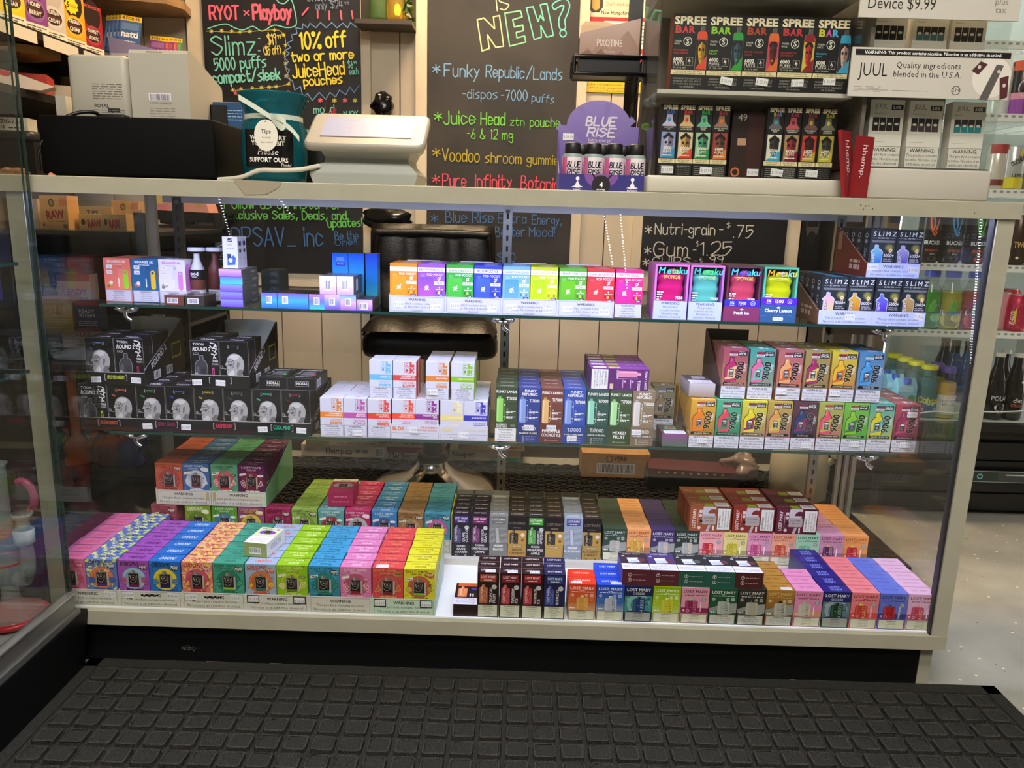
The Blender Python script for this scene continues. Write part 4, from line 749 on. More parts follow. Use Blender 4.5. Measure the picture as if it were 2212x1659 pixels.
for k, (tx, its, txt, col, lab) in enumerate(((-.836, (('f', '#5a6ab0'), ('d', '#8a2050')), 'APPLE MELONBERRY', '#c8d83a', 'upper black tray lettered in yellow-green, white flap raised behind'), (-.6115, (('d', '#b84a88'), ('f', '#20302a')), '', '#808080', 'upper black tray with a blank name bracket, white flap raised behind'))):
    for j, (kd, ac) in enumerate(its):
        o = headbox(kd, ac, w=.0608)
        column(o, (tx-.0313+j*.0626, .2055, zT+.0012), 3 if (k, j) != (1, 1) else 2, .0415, ['smoking-head', 'device-printed'][kd == 'd']+f' black box in the {["yellow-green-lettered", "blank-bracketed"][k]} upper tray', group='black boxes in the upper trays')
    T = tray(.1245, .2, .118, .028, (tx, .2045, zT), lab, '#101014', htray(txt, col, '#101014'), inner='#eeeef2', t=.0006, side_lo=.03, sidec=hside, flap=.004)
    fp = [q for q in T.children if q.name.startswith('front_panel')][0]
    for s in (-1, 1): sticker(fp, s*.043 if not k else (-.05 if s < 0 else .0), .011, '27.99', y=-.0008, rot=2*s)
for j, (ac, lab) in enumerate((('#48b030', 'black vape box lying flat, green pod on its top'), ('#c02838', 'black vape box lying flat, red pod on its top'))):
    b = MB(); w = .0608; b.box(-w/2, w/2, 0, .1, 0, .0265, '#0f0f12')
    c = b.canvas((-w/2, 0, 0), (w, 0, 0), (0, 0, .0265)); c.frame(.28, .3, .74, .72, .01, '#b8b8b8'); c.text('TYSON', .51, .64, .2, '#e0e0e0', b=.03, rot=180); c.frame(0, 0, 1, 1, .006, '#66666a')
    c = b.canvas((-w/2, 0, .0265), (w, 0, 0), (0, .1, 0)); c.rrect(.3, .3, .75, .7, .05, '#5a5c64'); c.rect(.7, .3, .84, .44, ac); c.text('ROUND 2', .5, .8, .09, '#d8d8da', b=.02, sh=.2, w=.7); c.line([(.1, .4), (.2, .6), (.15, .8)], .03, '#b8b8bc', 3); c.dashes(.2, .8, .15, .04, '#9a9a9e', 4)
    c = b.canvas((w/2, 0, 0), (0, .1, 0), (0, 0, .0265)); c.rect(.1, .2, .4, .8, '#d0d0d4'); [c.rect(.12+q*.035, .25, .14+q*.035, .75, '#161616') for q in range(8)]
    tag(b.build('black_vape_box', None, (-.5+j*.0627, .206, zT-.0004)), lab, 'vape box', 'black boxes lying on the mint-lettered tray')
# ---- white block-lettered boxes
def blok(col, flav, txtc='#f6ece8', w=.05, d=.0345, h=.0865, faint=False, warn=True):
    lg = shade(col, .25) if faint else col
    def front(c):
        # four-square letter mark
        for (x, y, k) in ((.5, .85, 'B'), (.72, .85, 'L'), (.5, .7, 'O'), (.72, .7, 'K')):
            c.frame(x, y-.0, x+.2, y+.135, .018, lg)
            if k == 'B': c.rect(x+.07, y+.03, x+.13, y+.055, lg); c.rect(x+.07, y+.08, x+.13, y+.105, lg); c.rect(x+.165, y+.05, x+.2, y+.085, '#cccddb')
            elif k == 'L': c.rect(x+.0, y+.0, x+.2, y+.135, lg); c.rect(x+.09, y+.07, x+.2, y+.135, '#cbccda')
            elif k == 'O': c.rect(x+.06, y+.04, x+.14, y+.1, shade(lg, -.25))
            else: c.rect(x+.0, y, x+.2, y+.135, lg); c.poly([(x+.09, y), (x+.15, y), (x+.1, y+.05)], '#cccddb'); c.poly([(x+.09, y+.135), (x+.15, y+.135), (x+.1, y+.085)], '#cccddb'); c.poly([(x+.2, y+.04), (x+.2, y+.095), (x+.15, y+.067)], '#cccddb')
        c.dashes(.68, .92, .685, .018, lg, 2)
        c.rect(0, .5, 1, .64, col)
        for k, t in enumerate(flav): c.text(t, .94, .585-k*.05-(0 if len(flav) > 1 else .025), .036, txtc, 'r', .015, w=.86)
        for x in (.42, .68): c.frame(x, .335, x+.24, .455, .01, lg); c.rect(x, .335, x+.24, .39, lg)
        c.text('5%', .54, .405, .035, lg, b=.01); c.text('5000', .8, .405, .03, lg, b=.01); c.dashes(.46, .62, .36, .014, '#f0ecec', 1); c.dashes(.74, .88, .36, .014, '#f0ecec', 1)
        if warn: c.warn(.015, .015, .985, .31, W4T, bg='#cbccda', t=.01, head=1.35)
    def tp(c): c.frame(.42, .35, .66, .7, .01, '#b0a8c0'); c.dashes(.48, .6, .52, .1, lg, 1); c.rect(0, .93, 1, 1, '#b8b8cc')
    b = bx(w, d, h, '#cccddb', front, tp, None, None, {'r': col, 'l': col}); return b.build('white_block_box')
BK = [('#d8802c', ('STRAWBERRY', 'ORANGE MANGO')), ('#b850a0', ('BANANA', 'BERRY ICE')), ('#dc3a30', ('STRAWBERRY', 'SMOOTHIE')), ('#e0482c', ('STRAWBERRY', 'LEMONADE ICE')), ('#8c2488', ('PASSION FRUIT', 'LIME')), ('#e2d488', ('VANILLA CREAM',)), ('#2c2cb0', ('BLUE RAZZ ICE',))]
bxs = [-.3745, -.3235, -.272, -.219, -.1685, -.1145, -.063]
for k, (c_, fl) in enumerate(BK):
    o = blok(c_, fl, faint=k == 5, txtc='#f8f0e0' if k != 5 else '#f4ecc8', warn=k < 3); column(o, (bxs[k], .2055, ZS2+(0 if k < 3 else .0012)), 5 if k < 6 else 6, .0352, f'white block-lettered {" ".join(fl).lower()} vape box', group='white block-lettered boxes')
    if k == 1: sticker(o, .004, .011, '19.99', y=-.0022)
for k, (x, c1, t, st) in enumerate(((-.1938, '#d86a30', ('STRAWBERRY', 'ORANGE MANGO'), ''), (-.0888, '#d8cc88', ('VANILLA CREAM',), ''))):
    def pr(c, c1=c1, t=t):
        c.text('BLOK', .03, .58, .22, c1, 'l', .04, w=.25)
        for j, q in enumerate(t): c.text(q, .96, .72-j*.17-(.1 if len(t) < 2 else 0), .12, c1, 'r', .015)
        c.warn(.01, .01, .99, .4, ['WARNING:', 'This product contains tobacco free nicotine.', 'Nicotine is an addictive chemical.'], bg='#cbccda', t=.004)
    T = tray(.1035, .185, .06, .034, (x, .2045, ZS2), ['white tray lettered in orange, holding strawberry and passion fruit boxes', 'white tray lettered in pale yellow, holding vanilla and blue boxes'][k], '#cbccda', pr, inner='#d2d2da', t=.0006, side_lo=.03)
    fp = [q for q in T.children if q.name.startswith('front_panel')][0]; sticker(fp, -.006+k*.006, .021-.008*k, '19.99', y=-.0008, rot=6*k)
    b = MB(); b.prism([(.018*cos(R(a))*.6, .034+.018*sin(R(a))*.55) for a in range(0, 181, 15)], '#cbccda', 'y', -.0006, 0); b.build('pull_tab', fp)
for k, (x, c_, fl, n, z, y) in enumerate(((-.2685, '#62b4e0', ('SUMMER ICE',), 2, .0868, .212), (-.2175, '#cc3c3c', ('WATERMELON', 'HONEYDEW ICE'), 2, .0868, .212), (-.1465, '#d08030', ('PEACH PEAR',), 4, .088, .207), (-.0925, '#80b81c', ('GREEN APPLE ICE',), 4, .088, .207))):
    o = blok(c_, fl, w=.0495, h=.083); column(o, (x, y, ZS2+z), n, .0352, f'white block-lettered {" ".join(fl).lower()} vape box, upper layer', group='white block-lettered boxes')
    if k == 2: sticker(o, -.01, .018, '19.99', y=-.0022)
# ---- coloured narrow boxes with framed devices
def framed(bg, dev, head, flav, w=.0475, d=.035, h=.12, ink='#f0efe8', warn=False):
    def front(c):
        if len(head) == 2: c.text(head[0], .55, .925, .045, ink, b=.025, w=.66); c.text(head[1], .52, .865, .045, ink, b=.025, w=.84); ty = .74
        else: c.text(head[0], .5, .9, .047, ink, b=.025, w=.92, fit=True); ty = .77
        c.text('Ti7000', .73, ty, .055, ink, b=.02, w=.46); c.line([(.5, ty-.025), (.95, ty-.025)], .006, shade(bg, .4))
        c.rrect(.06, .36, .35, .8, .05, dev); c.rect(.12, .8, .26, .84, shade(dev, -.2)); c.rect(.08, .38, .15, .78, shade(dev, .3))
        c.line([(.35, .78), (.44, .76), (.44, .42), (.36, .37)], .02, shade(dev, .1)); c.ell(.41, .68, .03, '#cfd0d0'); c.ell(.4, .46, .03, '#cfd0d0')
        for y in (.6, .5): c.ell(.55, y, .035, shade(bg, .55)); c.dashes(.5, .92, y-.04, .014, ink, 3); c.dashes(.5, .78, y-.06, .014, ink, 2); c.line([(.5, y-.085), (.94, y-.085)], .005, shade(bg, .4))
        for k, t in enumerate(flav[:2]): c.text(t, .05, .295-k*.04, .034, ink, 'l', .015, w=.5)
        c.rrect(.7, .275, .92, .315, .01, shade(bg, .3))
        if warn: c.warn(.0, .0, .97, .25, ['WARNING:', 'This product', 'contains nicotine.', 'Nicotine is an', 'addictive chemical'], bg='#e0e0de', t=.008)
    def tp(c): c.text(' '.join(head), .5, .38, .2, shade(bg, .75), b=.01, w=.62); c.rect(0, .92, 1, 1, shade(bg, -.45)); c.rect(0, .9, 1, .92, shade(bg, .35))
    def rt(c): [c.dashes(.2, .8, .2+k*.06, .02, shade(bg, .4), 2) for k in range(8)]
    return bx(w, d, h, bg, front, tp, None, rt).build('framed_vape_box')
FL, FRp = ('FUNKY LANDS',), ('FUNKY', 'REPUBLIC')
FK = [('#2f4229', '#8cd060', FL, ('BLUEBERRY', 'ROSE MINT'), '', 'dark green framed vape box with a lime device'), ('#263a84', '#7f9ad0', FRp, ('RAINBOW',), ('RAINBOW CLOUDZ',), 'navy rainbow framed vape box'), ('#6e3c34', '#dcb070', FL, ('PINEAPPLE', 'COCONUT ICE'), ('PINEAPPLE', 'COCONUT ICE'), 'red-brown pineapple framed vape box'), ('#2c4ca0', '#7f9cd0', FRp, ('POMELO',), ('POMELO PEARL GRAPE',), 'royal blue pomelo framed vape box'), ('#2b5048', '#8ed0b0', FL, ('CANTALOUPE', 'APPLE'), ('CANTALOUPE APPLE',), 'teal green cantaloupe framed vape box'), ('#38502f', '#a4dc98', FL, ('MIXED', 'FRUIT'), ('MIXED', 'FRUIT'), 'moss green mixed fruit framed vape box'), ('#87765c', '#cfccc4', FRp, ('PEACH MANGO',), ('PEACH MANGO WATERMELON',), 'khaki peach mango framed vape box')]
for k, (bg, dv, hd, fl, tr, lab) in enumerate(FK):
    o = framed(bg, dv, hd, fl, warn=k == 0); x = .0025+k*.0491
    column(o, (x, .2065, ZS2+.0008), 6, .0353, lab, group='framed-device boxes on the middle shelf')
    if tr:
        def pr(c, bg=bg, tr=tr, k=k):
            ik = '#f0efe8'
            if len(tr) == 1: c.text('Ti7000', .5, .66, .2, ik, b=.0, w=.62); c.rrect(.06, .42, .94, .58, .05, shade(bg, -.6)); c.text(tr[0], .5, .46, .09, ik, b=.02, w=.82)
            else: c.text(tr[0], .5, .58, .17, ik, b=.02, w=.8); c.text(tr[1], .5, .36, .17, ik, b=.02, w=.84)
            for q in range(3 if len(tr) == 1 else 1):
                y = .32-q*.12 if len(tr) == 1 else .16; c.circ(.26, y, .035, .01, ik, 8); c.dashes(.36, .8, y, .025, shade(bg, .5), 3)
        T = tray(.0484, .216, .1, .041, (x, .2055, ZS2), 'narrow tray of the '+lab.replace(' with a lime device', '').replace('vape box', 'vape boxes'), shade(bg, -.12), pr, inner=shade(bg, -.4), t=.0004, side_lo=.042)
        fp = [q for q in T.children if q.name.startswith('front_panel')][0]
        if k in (1, 2, 3, 6): sticker(fp, (-.0, 0, -.004, 0, 0, -.012)[k-1], (.033, .034, .012, 0, 0, .03)[k-1], '25.99', y=-.0006)
b = MB(); w, d, h = .124, .0345, .046; pu = '#5c2468'; b.box(-w/2, w/2, 0, d, 0, h, pu, {'t': '#7a2c92'})
c = b.canvas((-w/2, 0, 0), (w, 0, 0), (0, 0, h)); c.rect(.012, .04, .295, .97, '#e0e0dc')
for k, t in enumerate(('WARNING:', 'This product', 'contains nicotine.', 'Nicotine is an', 'addictive chemical.')): c.text(t, .235-k*.045, .9, .095, '#33333a', 'l', .01 if not k else 0, rot=-90, w=.3)
c.text('BLUEBERRY', .44, .96, .08, '#e8e0ec', 'l', .01, rot=-90, w=.17); c.rrect(.46, .62, .8, .92, .02, '#d88aa8'); c.rect(.8, .72, .86, .84, '#e8a0b8'); c.line([(.46, .6), (.46, .55), (.8, .55), (.8, .6)], .006, '#e0b0c8'); c.rect(.47, .82, .79, .88, '#e8a8c0')
c.text('Ti7000', .81, .48, .12, '#f0e8f2', 'l', .02, rot=-90, w=.18); c.text('FUNKY LANDS', .93, .92, .1, '#f0e8f2', 'l', .02, rot=-90, w=.32)
for x in (.55, .68): c.dashes(x, x+.015, .3, .4, '#c8a8d0', 1); c.ell(x+.04, .42, .02, '#c8a8d0')
c.rrect(.33, .05, .39, .3, .01, '#d0b8a0')
c = b.canvas((-w/2, 0, h), (w, 0, 0), (0, d, 0)); c.rect(.04, .25, .27, .7, '#efe8f2'); c.rect(.31, .3, .52, .72, '#c8c83a'); [c.dashes(x, x+.06, .5, .1, '#c89ad0', 1) for x in (.66, .78, .9)]
column(b.build('framed_vape_box'), (.2435, .2105, ZS2+.1212), 5, .0353, 'purple framed vape box lying on its side', group='purple boxes lying on the framed boxes')
# ---- tall gradient boxes
def gradbox(c1, c2, dev, rib, flav, w=.053, d=.0405, h=.107, warn=True, ink='#101010', lgc='#b03040'):
    def front(c):
        c.rect(.25, .9, .57, .955, lgc); c.text('NOVO', .41, .91, .035, '#1a1010', b=.01, w=.3); c.rect(.25, .865, .57, .9, '#dcdce0'); c.text('AL9000', .41, .869, .026, '#30305a', b=.01, w=.28); c.rect(.58, .86, .95, .96, '#111113'); c.text('SMOK', .765, .875, .045, '#e8e8e8', b=.025, w=.32); c.dashes(.62, .9, .94, .014, '#b0b0b0', 3)
        c.poly([(.27, .83), (.45, .83), (.46, .76), (.55, .71), (.58, .66), (.58, .36), (.1, .32), (.09, .6), (.12, .66), (.25, .73)], '#141012')
        c.poly([(.28, .82), (.44, .82), (.45, .75), (.53, .7), (.56, .65), (.56, .38), (.53, .355), (.13, .335), (.11, .36), (.11, .6), (.14, .65), (.27, .72)], dev); c.rect(.3, .74, .36, .81, shade(dev, .25))
        c.poly([(.22, .58), (.57, .67), (.57, .6), (.52, .6), (.52, .42), (.12, .38), (.12, .42), (.22, .44)], rib); c.rect(.27, .44, .46, .6, '#3a3638'); c.rect(.29, .55, .44, .58, '#d8d8d8')
        for q in range(6): c.line([(.28+random.random()*.08, .45+q*.016), (.37+random.random()*.08, .46+q*.016)], .02, random.choice(('#8a8a86', '#c8c8c0', '#5a5658')))
        c.text('9000', .8, .385, .135, shade(c2, .45), b=.05, rot=84, w=.76, fit=True, al='l'); c.text('9000', .795, .39, .13, '#121212', b=.03, rot=84, w=.74, fit=True, al='l'); c.text('PUFFS', .93, .56, .045, '#e8e8e8', 'l', .01, rot=84, w=.3)
        c.rrect(.06, .275, .92, .325, .04, '#151214'); c.text(flav, .5, .285, .03, shade(c2, .6), b=.01, w=.76)
        if warn: c.warn(-.005, .0, 1.005, .255, W4, bg='#d0d1d9', t=.01)
    def tp(c): c.rect(.42, .3, .78, .66, '#e4e2ec'); c.rect(.58, .38, .74, .58, '#5a4a8a'); c.rect(0, .92, 1, 1, '#241a1a')
    def sd(c): c.rrect(.62, .2, .9, .34, .04, '#c8c4c4'); c.line([(0, .26), (1, .26)], .01, shade(c1, .4))
    return bx(w, d, h, grad(c1, c2, h), front, tp, sd, sd).build('gradient_vape_box')
SK = [('#8a5a1c', '#d8a43a', '#e07c20', '#d08030', 'ORANGE PEACH', 'amber gradient vape box'), ('#2c6a4a', '#4fae84', '#d84a58', '#3a8a60', 'STRAW WATERMELON', 'sea green gradient vape box with a red device'), ('#7a3a6a', '#d6d03c', '#ddd028', '#8a2c60', 'PEACH RASPBERRY ICE', 'yellow-to-plum gradient vape box'), ('#8c4a70', '#b8a048', '#d89a50', '#c8c058', 'PEACH PEAR', 'olive and rose gradient vape box'), ('#2a2438', '#5c3a44', '#24406c', '#8a2a58', 'BLUE RAZZ', 'dark plum gradient vape box with a blue device'), ('#b04a68', '#a0b050', '#d8546a', '#a8b448', 'STRAWBERRY KIWI', 'green-to-rose gradient vape box'), ('#3c9a38', '#74b84a', '#84c030', '#3a7a58', 'WATERMELON', 'bright green gradient vape box'), ('#b8b440', '#4fa898', '#d8cc28', '#58a8a8', 'WHITE GRAPE ICE', 'teal-to-yellow gradient vape box'), ('#6a2c40', '#a84a58', '#902c58', '#b04a60', 'DRAGON FRUIT', 'wine red gradient vape box')]
for k, (a_, b_, dv, rb, fl, lab) in enumerate(SK):
    o = gradbox(a_, b_, dv, rb, fl, lgc='#b8584a' if k in (0, 5, 6) else '#7a3a4a'); x = .4255+k*.0553
    column(o, (x, .2055+.0012*k, ZS2), 4, .041, lab, group='gradient boxes on the middle shelf')
    if k in (0, 4, 6, 8): sticker(o, .002 if k != 4 else .008, .017 if k != 4 else .011, '27.99', y=-.0024)
    if k == 8: sticker(o, .009, .085, '27.99', y=-.0024)
    if k in (0, 8): 
        b = MB(); b.prism([(.2045, 0), (.37, 0), (.37, .1), (.23, .03), (.2045, .028)], '#6a4a34', 'x', -.0004, .0004); T = thing('display_tray', 'brown side panel tray around the '+lab.replace('box', 'boxes'), 'display tray', (x-.0268 if k == 0 else x+.0268, 0, ZS2)); b.build('side_panel', T, (0, 0, 0)); b = MB(); b.box(0 if k == 0 else -.05, .05 if k == 0 else 0, .2045, .37, -.0002, .0002, '#6a4a34'); b.build('tray_floor', T)
SU = [('#a87850', '#a05060', '#b02c68', '#e0c080', 'RASPBERRY SOUR APPLE', 'tan and rose gradient vape box, upper layer'), ('#9a8a6a', '#3f9c90', '#d86a98', '#58c0a8', 'RAINBOW BURST', 'turquoise gradient vape box with a pink device, upper layer'), ('#b87058', '#b06a68', '#e0a468', '#d06a3c', 'PEACH MANGO', 'salmon gradient vape box, upper layer'), ('#8a6a40', '#a09058', '#a02c68', '#d8c858', 'RAZZ BANANA', 'khaki gradient vape box with a magenta device, upper layer'), ('#b0544c', '#d0c040', '#e0b430', '#d06a2c', 'ALPHONSO MANGO', 'mustard gradient vape box, upper layer'), ('#7a8a94', '#4f86b8', '#4a9cd8', '#3a7ab0', 'POLAR ICE', 'light blue gradient vape box, upper layer')]
for k, (a_, b_, dv, rb, fl, lab) in enumerate(SU):
    o = gradbox(a_, b_, dv, rb, fl, lgc='#9a3a50' if k != 5 else '#48a0b0', h=.109); x = .488+k*.0572+(.003 if k > 1 else 0)
    column(o, (x, .216, ZS2+.1085), 3, .041, lab, group='gradient boxes of the upper layer')
    if k in (2, 4): sticker(o, -.014, .019, '27.99', y=-.0024)
T = thing('display_tray', 'tall dark brown carton side beside the tan and rose boxes', 'display tray', (.4605, .215, ZS2+.1085)); b = MB(); b.prism([(0, 0), (.165, 0), (.165, .125), (.14, .125), (0, .03)], M('#4a3a3c', .5), 'x', -.0006, 0); b.build('side_panel', T); b = MB(); b.box(0, .1, .1645, .1651, 0, .128, '#6e6a64'); b.build('back_panel', T)
b = MB(); b.box(-.028, .028, 0, .09, 0, .03, grad('#8a7a68', '#c8c4cc', .03), {'t': '#4a4248'}); c = b.canvas((-.028, 0, .03), (.056, 0, 0), (0, .09, 0)); c.rect(.05, .02, .95, .4, '#dcdae8'); [c.dashes(.15, .85, .08+q*.06, .02, '#8080a0', 4) for q in range(4)]; c.poly([(.3, .55), (.8, .5), (.85, .85), (.35, .9)], '#b0acb4'); c.frame(.4, .58, .7, .8, .02, '#3a3438')
tag(b.build('gradient_vape_box', None, (.4235, .222, ZS2+.1085)), 'silver-ended vape box lying on the amber gradient boxes', 'vape box')
o = gradbox('#6a6048', '#8a8468', '#8a7860', '#9a8a70', 'ROOT BEER', w=.05, h=.105, lgc='#8a8ab0'); o.location = (.366, .34, ZS2); tag(o, 'khaki root beer vape box standing behind the lying box', 'vape box')
b = MB(); b.box(-.0275, .0275, 0, .075, 0, .028, grad('#4a6a50', '#8a4a84', .028), {'t': '#4c4a40'}); c = b.canvas((-.0275, 0, .028), (.055, 0, 0), (0, .075, 0)); c.rect(.1, .04, .95, .38, '#e2e0ee'); [c.dashes(.18, .88, .1+q*.07, .02, '#9090b0', 4) for q in range(4)]; c.poly([(.2, .5), (.66, .48), (.7, .86), (.3, .9)], '#6aa070'); c.rect(.34, .58, .6, .78, '#a0404a')
tag(b.build('gradient_vape_box', None, (.37, .208, ZS2)), 'purple-ended vape box lying in front of the khaki box', 'vape box')
# ================================================================ top shelf
def two_tone(bg, dv, dv2, ink, spots, w=.0565, d=.026, h=.092):
    def front(c):
        c.text('BINARIES 6K', .5, .9, .055, ink, b=.03, w=.84); c.dashes(.3, .7, .86, .014, ink, 3)
        for y, t in ((.76, '5%'), (.64, '15ml')): c.rrect(.1, y, .32, y+.09, .03, '#f0eef0'); c.text(t, .21, y+.025, .04, bg if bg != '#e8e2ee' else '#c070b0', b=.01, w=.18)
        c.rrect(.5, .3, .76, .76, .06, dv); c.rect(.56, .76, .68, .84, shade(dv, -.12)); c.rrect(.72, .3, .9, .74, .08, dv2); c.ell(.8, .68, .05, shade(dv, -.2)); c.ell(.8, .68, .03, dv); c.dashes(.52, .56, .45, .2, '#f0f0f0', 1)
        c.ell(.2, .4, .12, spots, ry=.045); c.ell(.24, .44, .07, '#f2e8e8', ry=.04); c.ell(.14, .36, .06, shade(spots, -.3), ry=.03)
        c.warn(.02, .01, .98, .275, W5, bg='#cdccda', t=.012, rim='#8a8a9a')
    def rt(c): c.ell(.5, .72, .5, dv2, ry=.2); c.rect(0, .28, 1, .7, dv2); c.rect(0, .0, 1, .28, '#e6e4f0')
    return bx(w, d, h, bg, front, None, None, rt).build('two_tone_vape_box')
for k, (bg, dv, d2, ink, sp, lab) in enumerate((('#ee7a66', '#f08a72', '#9ad82c', '#f6ded4', '#c8a048', 'coral two-tone vape box with a green-edged device'), ('#1d6494', '#235a8c', '#e8c02c', '#eef2f6', '#d07a80', 'blue two-tone vape box with a yellow-edged device'), ('#e8e2ee', '#ddd8ea', '#d884cc', '#d070b8', '#a8a4ac', 'white two-tone vape box with a pink-edged device'))):
    o = two_tone(bg, dv, d2, ink, sp); column(o, (-.8335+k*.0585, .24, ZS1), 4 if k < 2 else 2, .0265, lab, group='two-tone boxes on the top shelf')
HOLO = [grad('#7a4ad8', '#e8b8e8', .032, .25, '#8a9cf0'), grad('#9a6ae0', '#58b8f0', .032, .25, '#e0b0e0'), grad('#3a6ae8', '#7a5ae0', .032, .25, '#48b0f0'), grad('#48c8e8', '#c080e8', .032, .25, '#6a7af0')]
def barcode(c, x0, y0, x1, y1, n=14):
    c.rect(x0, y0, x1, y1, '#e8e6f0'); s = (x1-x0)/(n+2)
    for k in range(n): c.rect(x0+s*(1+k), y0+(y1-y0)*.12, x0+s*(1+k+random.choice((.35, .6))), y1-(y1-y0)*.12, '#20202c')
for k, (x, ec, lab) in enumerate(((-.7005, '#6a3a30', 'brown-edged small box lying with its barcode out'), (-.6575, '#3a342e', 'dark-edged small box lying with its barcode out'))):
    b = MB(); b.box(-.0205, .0205, 0, .1, 0, .0205, M('#3c302c', .3), {'f': ec}); c = b.canvas((-.0205, 0, 0), (.041, 0, 0), (0, 0, .0205)); barcode(c, .14, .2, .7, .75)
    c = b.canvas((-.0205, 0, .0205), (.041, 0, 0), (0, .1, 0)); c.dashes(.2, .7, .5, .04, '#8a7a72', 3); c.poly([(.3, .1), (.8, .14), (.7, .3), (.35, .28)], '#b8b4c8')
    tag(b.build('small_carton', None, (x, .206, ZS1)), lab, 'small box', 'small boxes lying beside the tubes')
for k, (x, y, lab) in enumerate(((-.6745, .27, 'clear tube pack with a white and brown vape'), (-.6415, .285, 'clear tube pack with a dark red vape'))):
    T = thing('tube_pack', lab+' standing on the top shelf', 'tube pack', (x, y, ZS1)); dc = '#7a4038' if not k else '#5a2224'
    b = MB(); b.lathe([(0, .002), (.0155, .002), (.0155, .047), (.0145, .055)], (0, 0, 0), dc, 20); b.lathe([(.0145, .055), (.0145, .072), (.009, .085), (.006, .095), (.006, .105), (0, .105)], (0, 0, 0), '#e6e6ee' if not k else '#6a2a2a', 20)
    b.build('vape_pen', T)
    if not k:
        b = MB(); b.lathe([(.0158, .05), (.0158, .071)], (0, 0, 0), '#101012', 24); b.build('name_band', T); b = MB(); c = b.canvas((-.0105, -.0161, .052), (.021, 0, 0), (0, 0, .018)); c.text('pod', .5, .42, .42, '#f0f0f0', b=.03); c.text('MESH', .5, .12, .18, '#f0f0f0', b=.02); b.build('name_print', T)
    b = MB(); b.lathe([(.0159, .004), (.0159, .028)], (0, 0, 0), '#d4d2da', 24); b.build('warning_band', T)
    b = MB(); c = b.canvas((-.011, -.0162, .004), (.022, 0, 0), (0, 0, .024)); c.text('WARNING:', .5, .72, .2, '#2a2a30', b=.02, w=.9); [c.dashes(.04, .96, .56-q*.15, .06, '#44444a', 3) for q in range(4)]; b.build('warning_print', T)
    b = MB(); b.lathe([(.0172, 0), (.0172, .113)], (0, 0, 0), ACR, 24); b.build('clear_tube', T); b = MB(); b.lathe([(0, .118), (.017, .118), (.0178, .116), (.0178, .11)], (0, 0, 0), '#dcdce6', 24); b.build('cap', T)
b = MB(); w, d, h = .033, .03, .128; b.box(-w/2, w/2, 0, d, 0, h, '#17171a'); c = b.canvas((-w/2, 0, 0), (w, 0, 0), (0, 0, h))
c.line([(.15, .86), (.1, .9), (.25, .94), (.5, .965), (.78, .93), (.9, .88), (.82, .85)], .03, '#d8dc50', 3); c.text('FUME', .5, .86, .05, '#e0e458', b=.02, w=.7, sh=.1); c.text('Pina', .5, .79, .03, '#e8e8e0'); c.text('Colada', .5, .755, .03, '#e8e8e0'); c.dashes(.2, .8, .72, .016, '#c8c8c0', 3)
c.poly([(.4, .68), (.5, .72), (.6, .68), (.56, .6), (.44, .6)], '#3a8a3a'); c.ell(.5, .55, .2, '#e0b830', ry=.06); c.ell(.72, .58, .12, '#f0e8e0', ry=.035); c.rect(.3, .3, .7, .5, '#ecd850'); c.rect(.1, .02, .9, .24, '#e0dca0')
tag(b.build('tall_carton', None, (-.628, .3, ZS1)), 'tall black pineapple-printed box standing behind the iridescent stack', 'vape box')
for k in range(5):
    b = MB(); z = k*.0157; b.box(-.0235, .0235, 0, .1, 0, .0152, M('#6e726c', .25, .4), {'f': HOLO[(0, 0, 0, 3, 1)[k]], 't': M('#9a9aa2', .3, .3)}); c = b.canvas((.0235, 0, 0), (0, .1, 0), (0, 0, .0152)); c.dashes(.15, .5, .5, .12, '#3a3c3a', 3); c.dashes(.6, .85, .5, .3, '#8a8c88', 2)
    tag(b.build('flat_carton', None, (-.5795+random.uniform(-.001, .001), .206+random.uniform(0, .002), ZS1+z)), f'iridescent flat box in the tall stack of five, {["lowest", "second up", "middle one", "fourth up", "topmost"][k]}', 'vape box', 'stack of iridescent flat boxes')
b = MB(); w, d, h = .0315, .052, .0655; b.box(-w/2, w/2, 0, d, 0, h, '#dcdce8'); c = b.canvas((-w/2, 0, 0), (w, 0, 0), (0, 0, h)); c.rrect(.36, .84, .66, .95, .04, '#20244a'); c.text('pod', .51, .865, .05, '#f0f0f8', b=.02, w=.24); c.text('2500', .5, .72, .06, '#7a7a9a', w=.4); c.dashes(.25, .75, .64, .02, '#9a9ab0', 3); c.rect(.3, .12, .55, .46, '#2a3a6a'); c.poly([(.28, .1), (.8, .12), (.86, .34), (.7, .42), (.5, .34), (.3, .3)], '#3a6ac8'); c.ell(.5, .26, .14, '#e8e0d8', ry=.07)
c = b.canvas((w/2, 0, 0), (0, d, 0), (0, 0, h))
for q in (.1, .58): c.rect(q, .05, q+.34, .95, '#cfcfe0'); c.rect(q+.04, .72, q+.3, .86, '#2a346a'); c.rrect(q+.06, .5, q+.28, .62, .03, '#20244a'); c.dashes(q+.05, q+.3, .3, .02, '#8a8aa8', 2)
tag(b.build('tall_carton', None, (-.5825, .22, ZS1+.0788)), 'white and blue box standing on the iridescent stack', 'vape box')
for k in range(4):
    b = MB(); b.box(-.0205, .0205, 0, .07, 0, .0165, '#3c413c', {'t': '#4a504c'}); c = b.canvas((-.0205, 0, 0), (.041, 0, 0), (0, 0, .0165)); c.rect(.0, .0, 1, 1, '#30352f'); c.text('GRILL', .72, .3, .42, '#5c645c', b=.02, w=.4)
    tag(b.build('flat_carton', None, (-.543, .35, ZS1+k*.017)), f'dark grey-green flat box in the stack of four behind, {["lowest", "second up", "third up", "topmost"][k]}', 'vape box', 'stack of dark flat boxes')
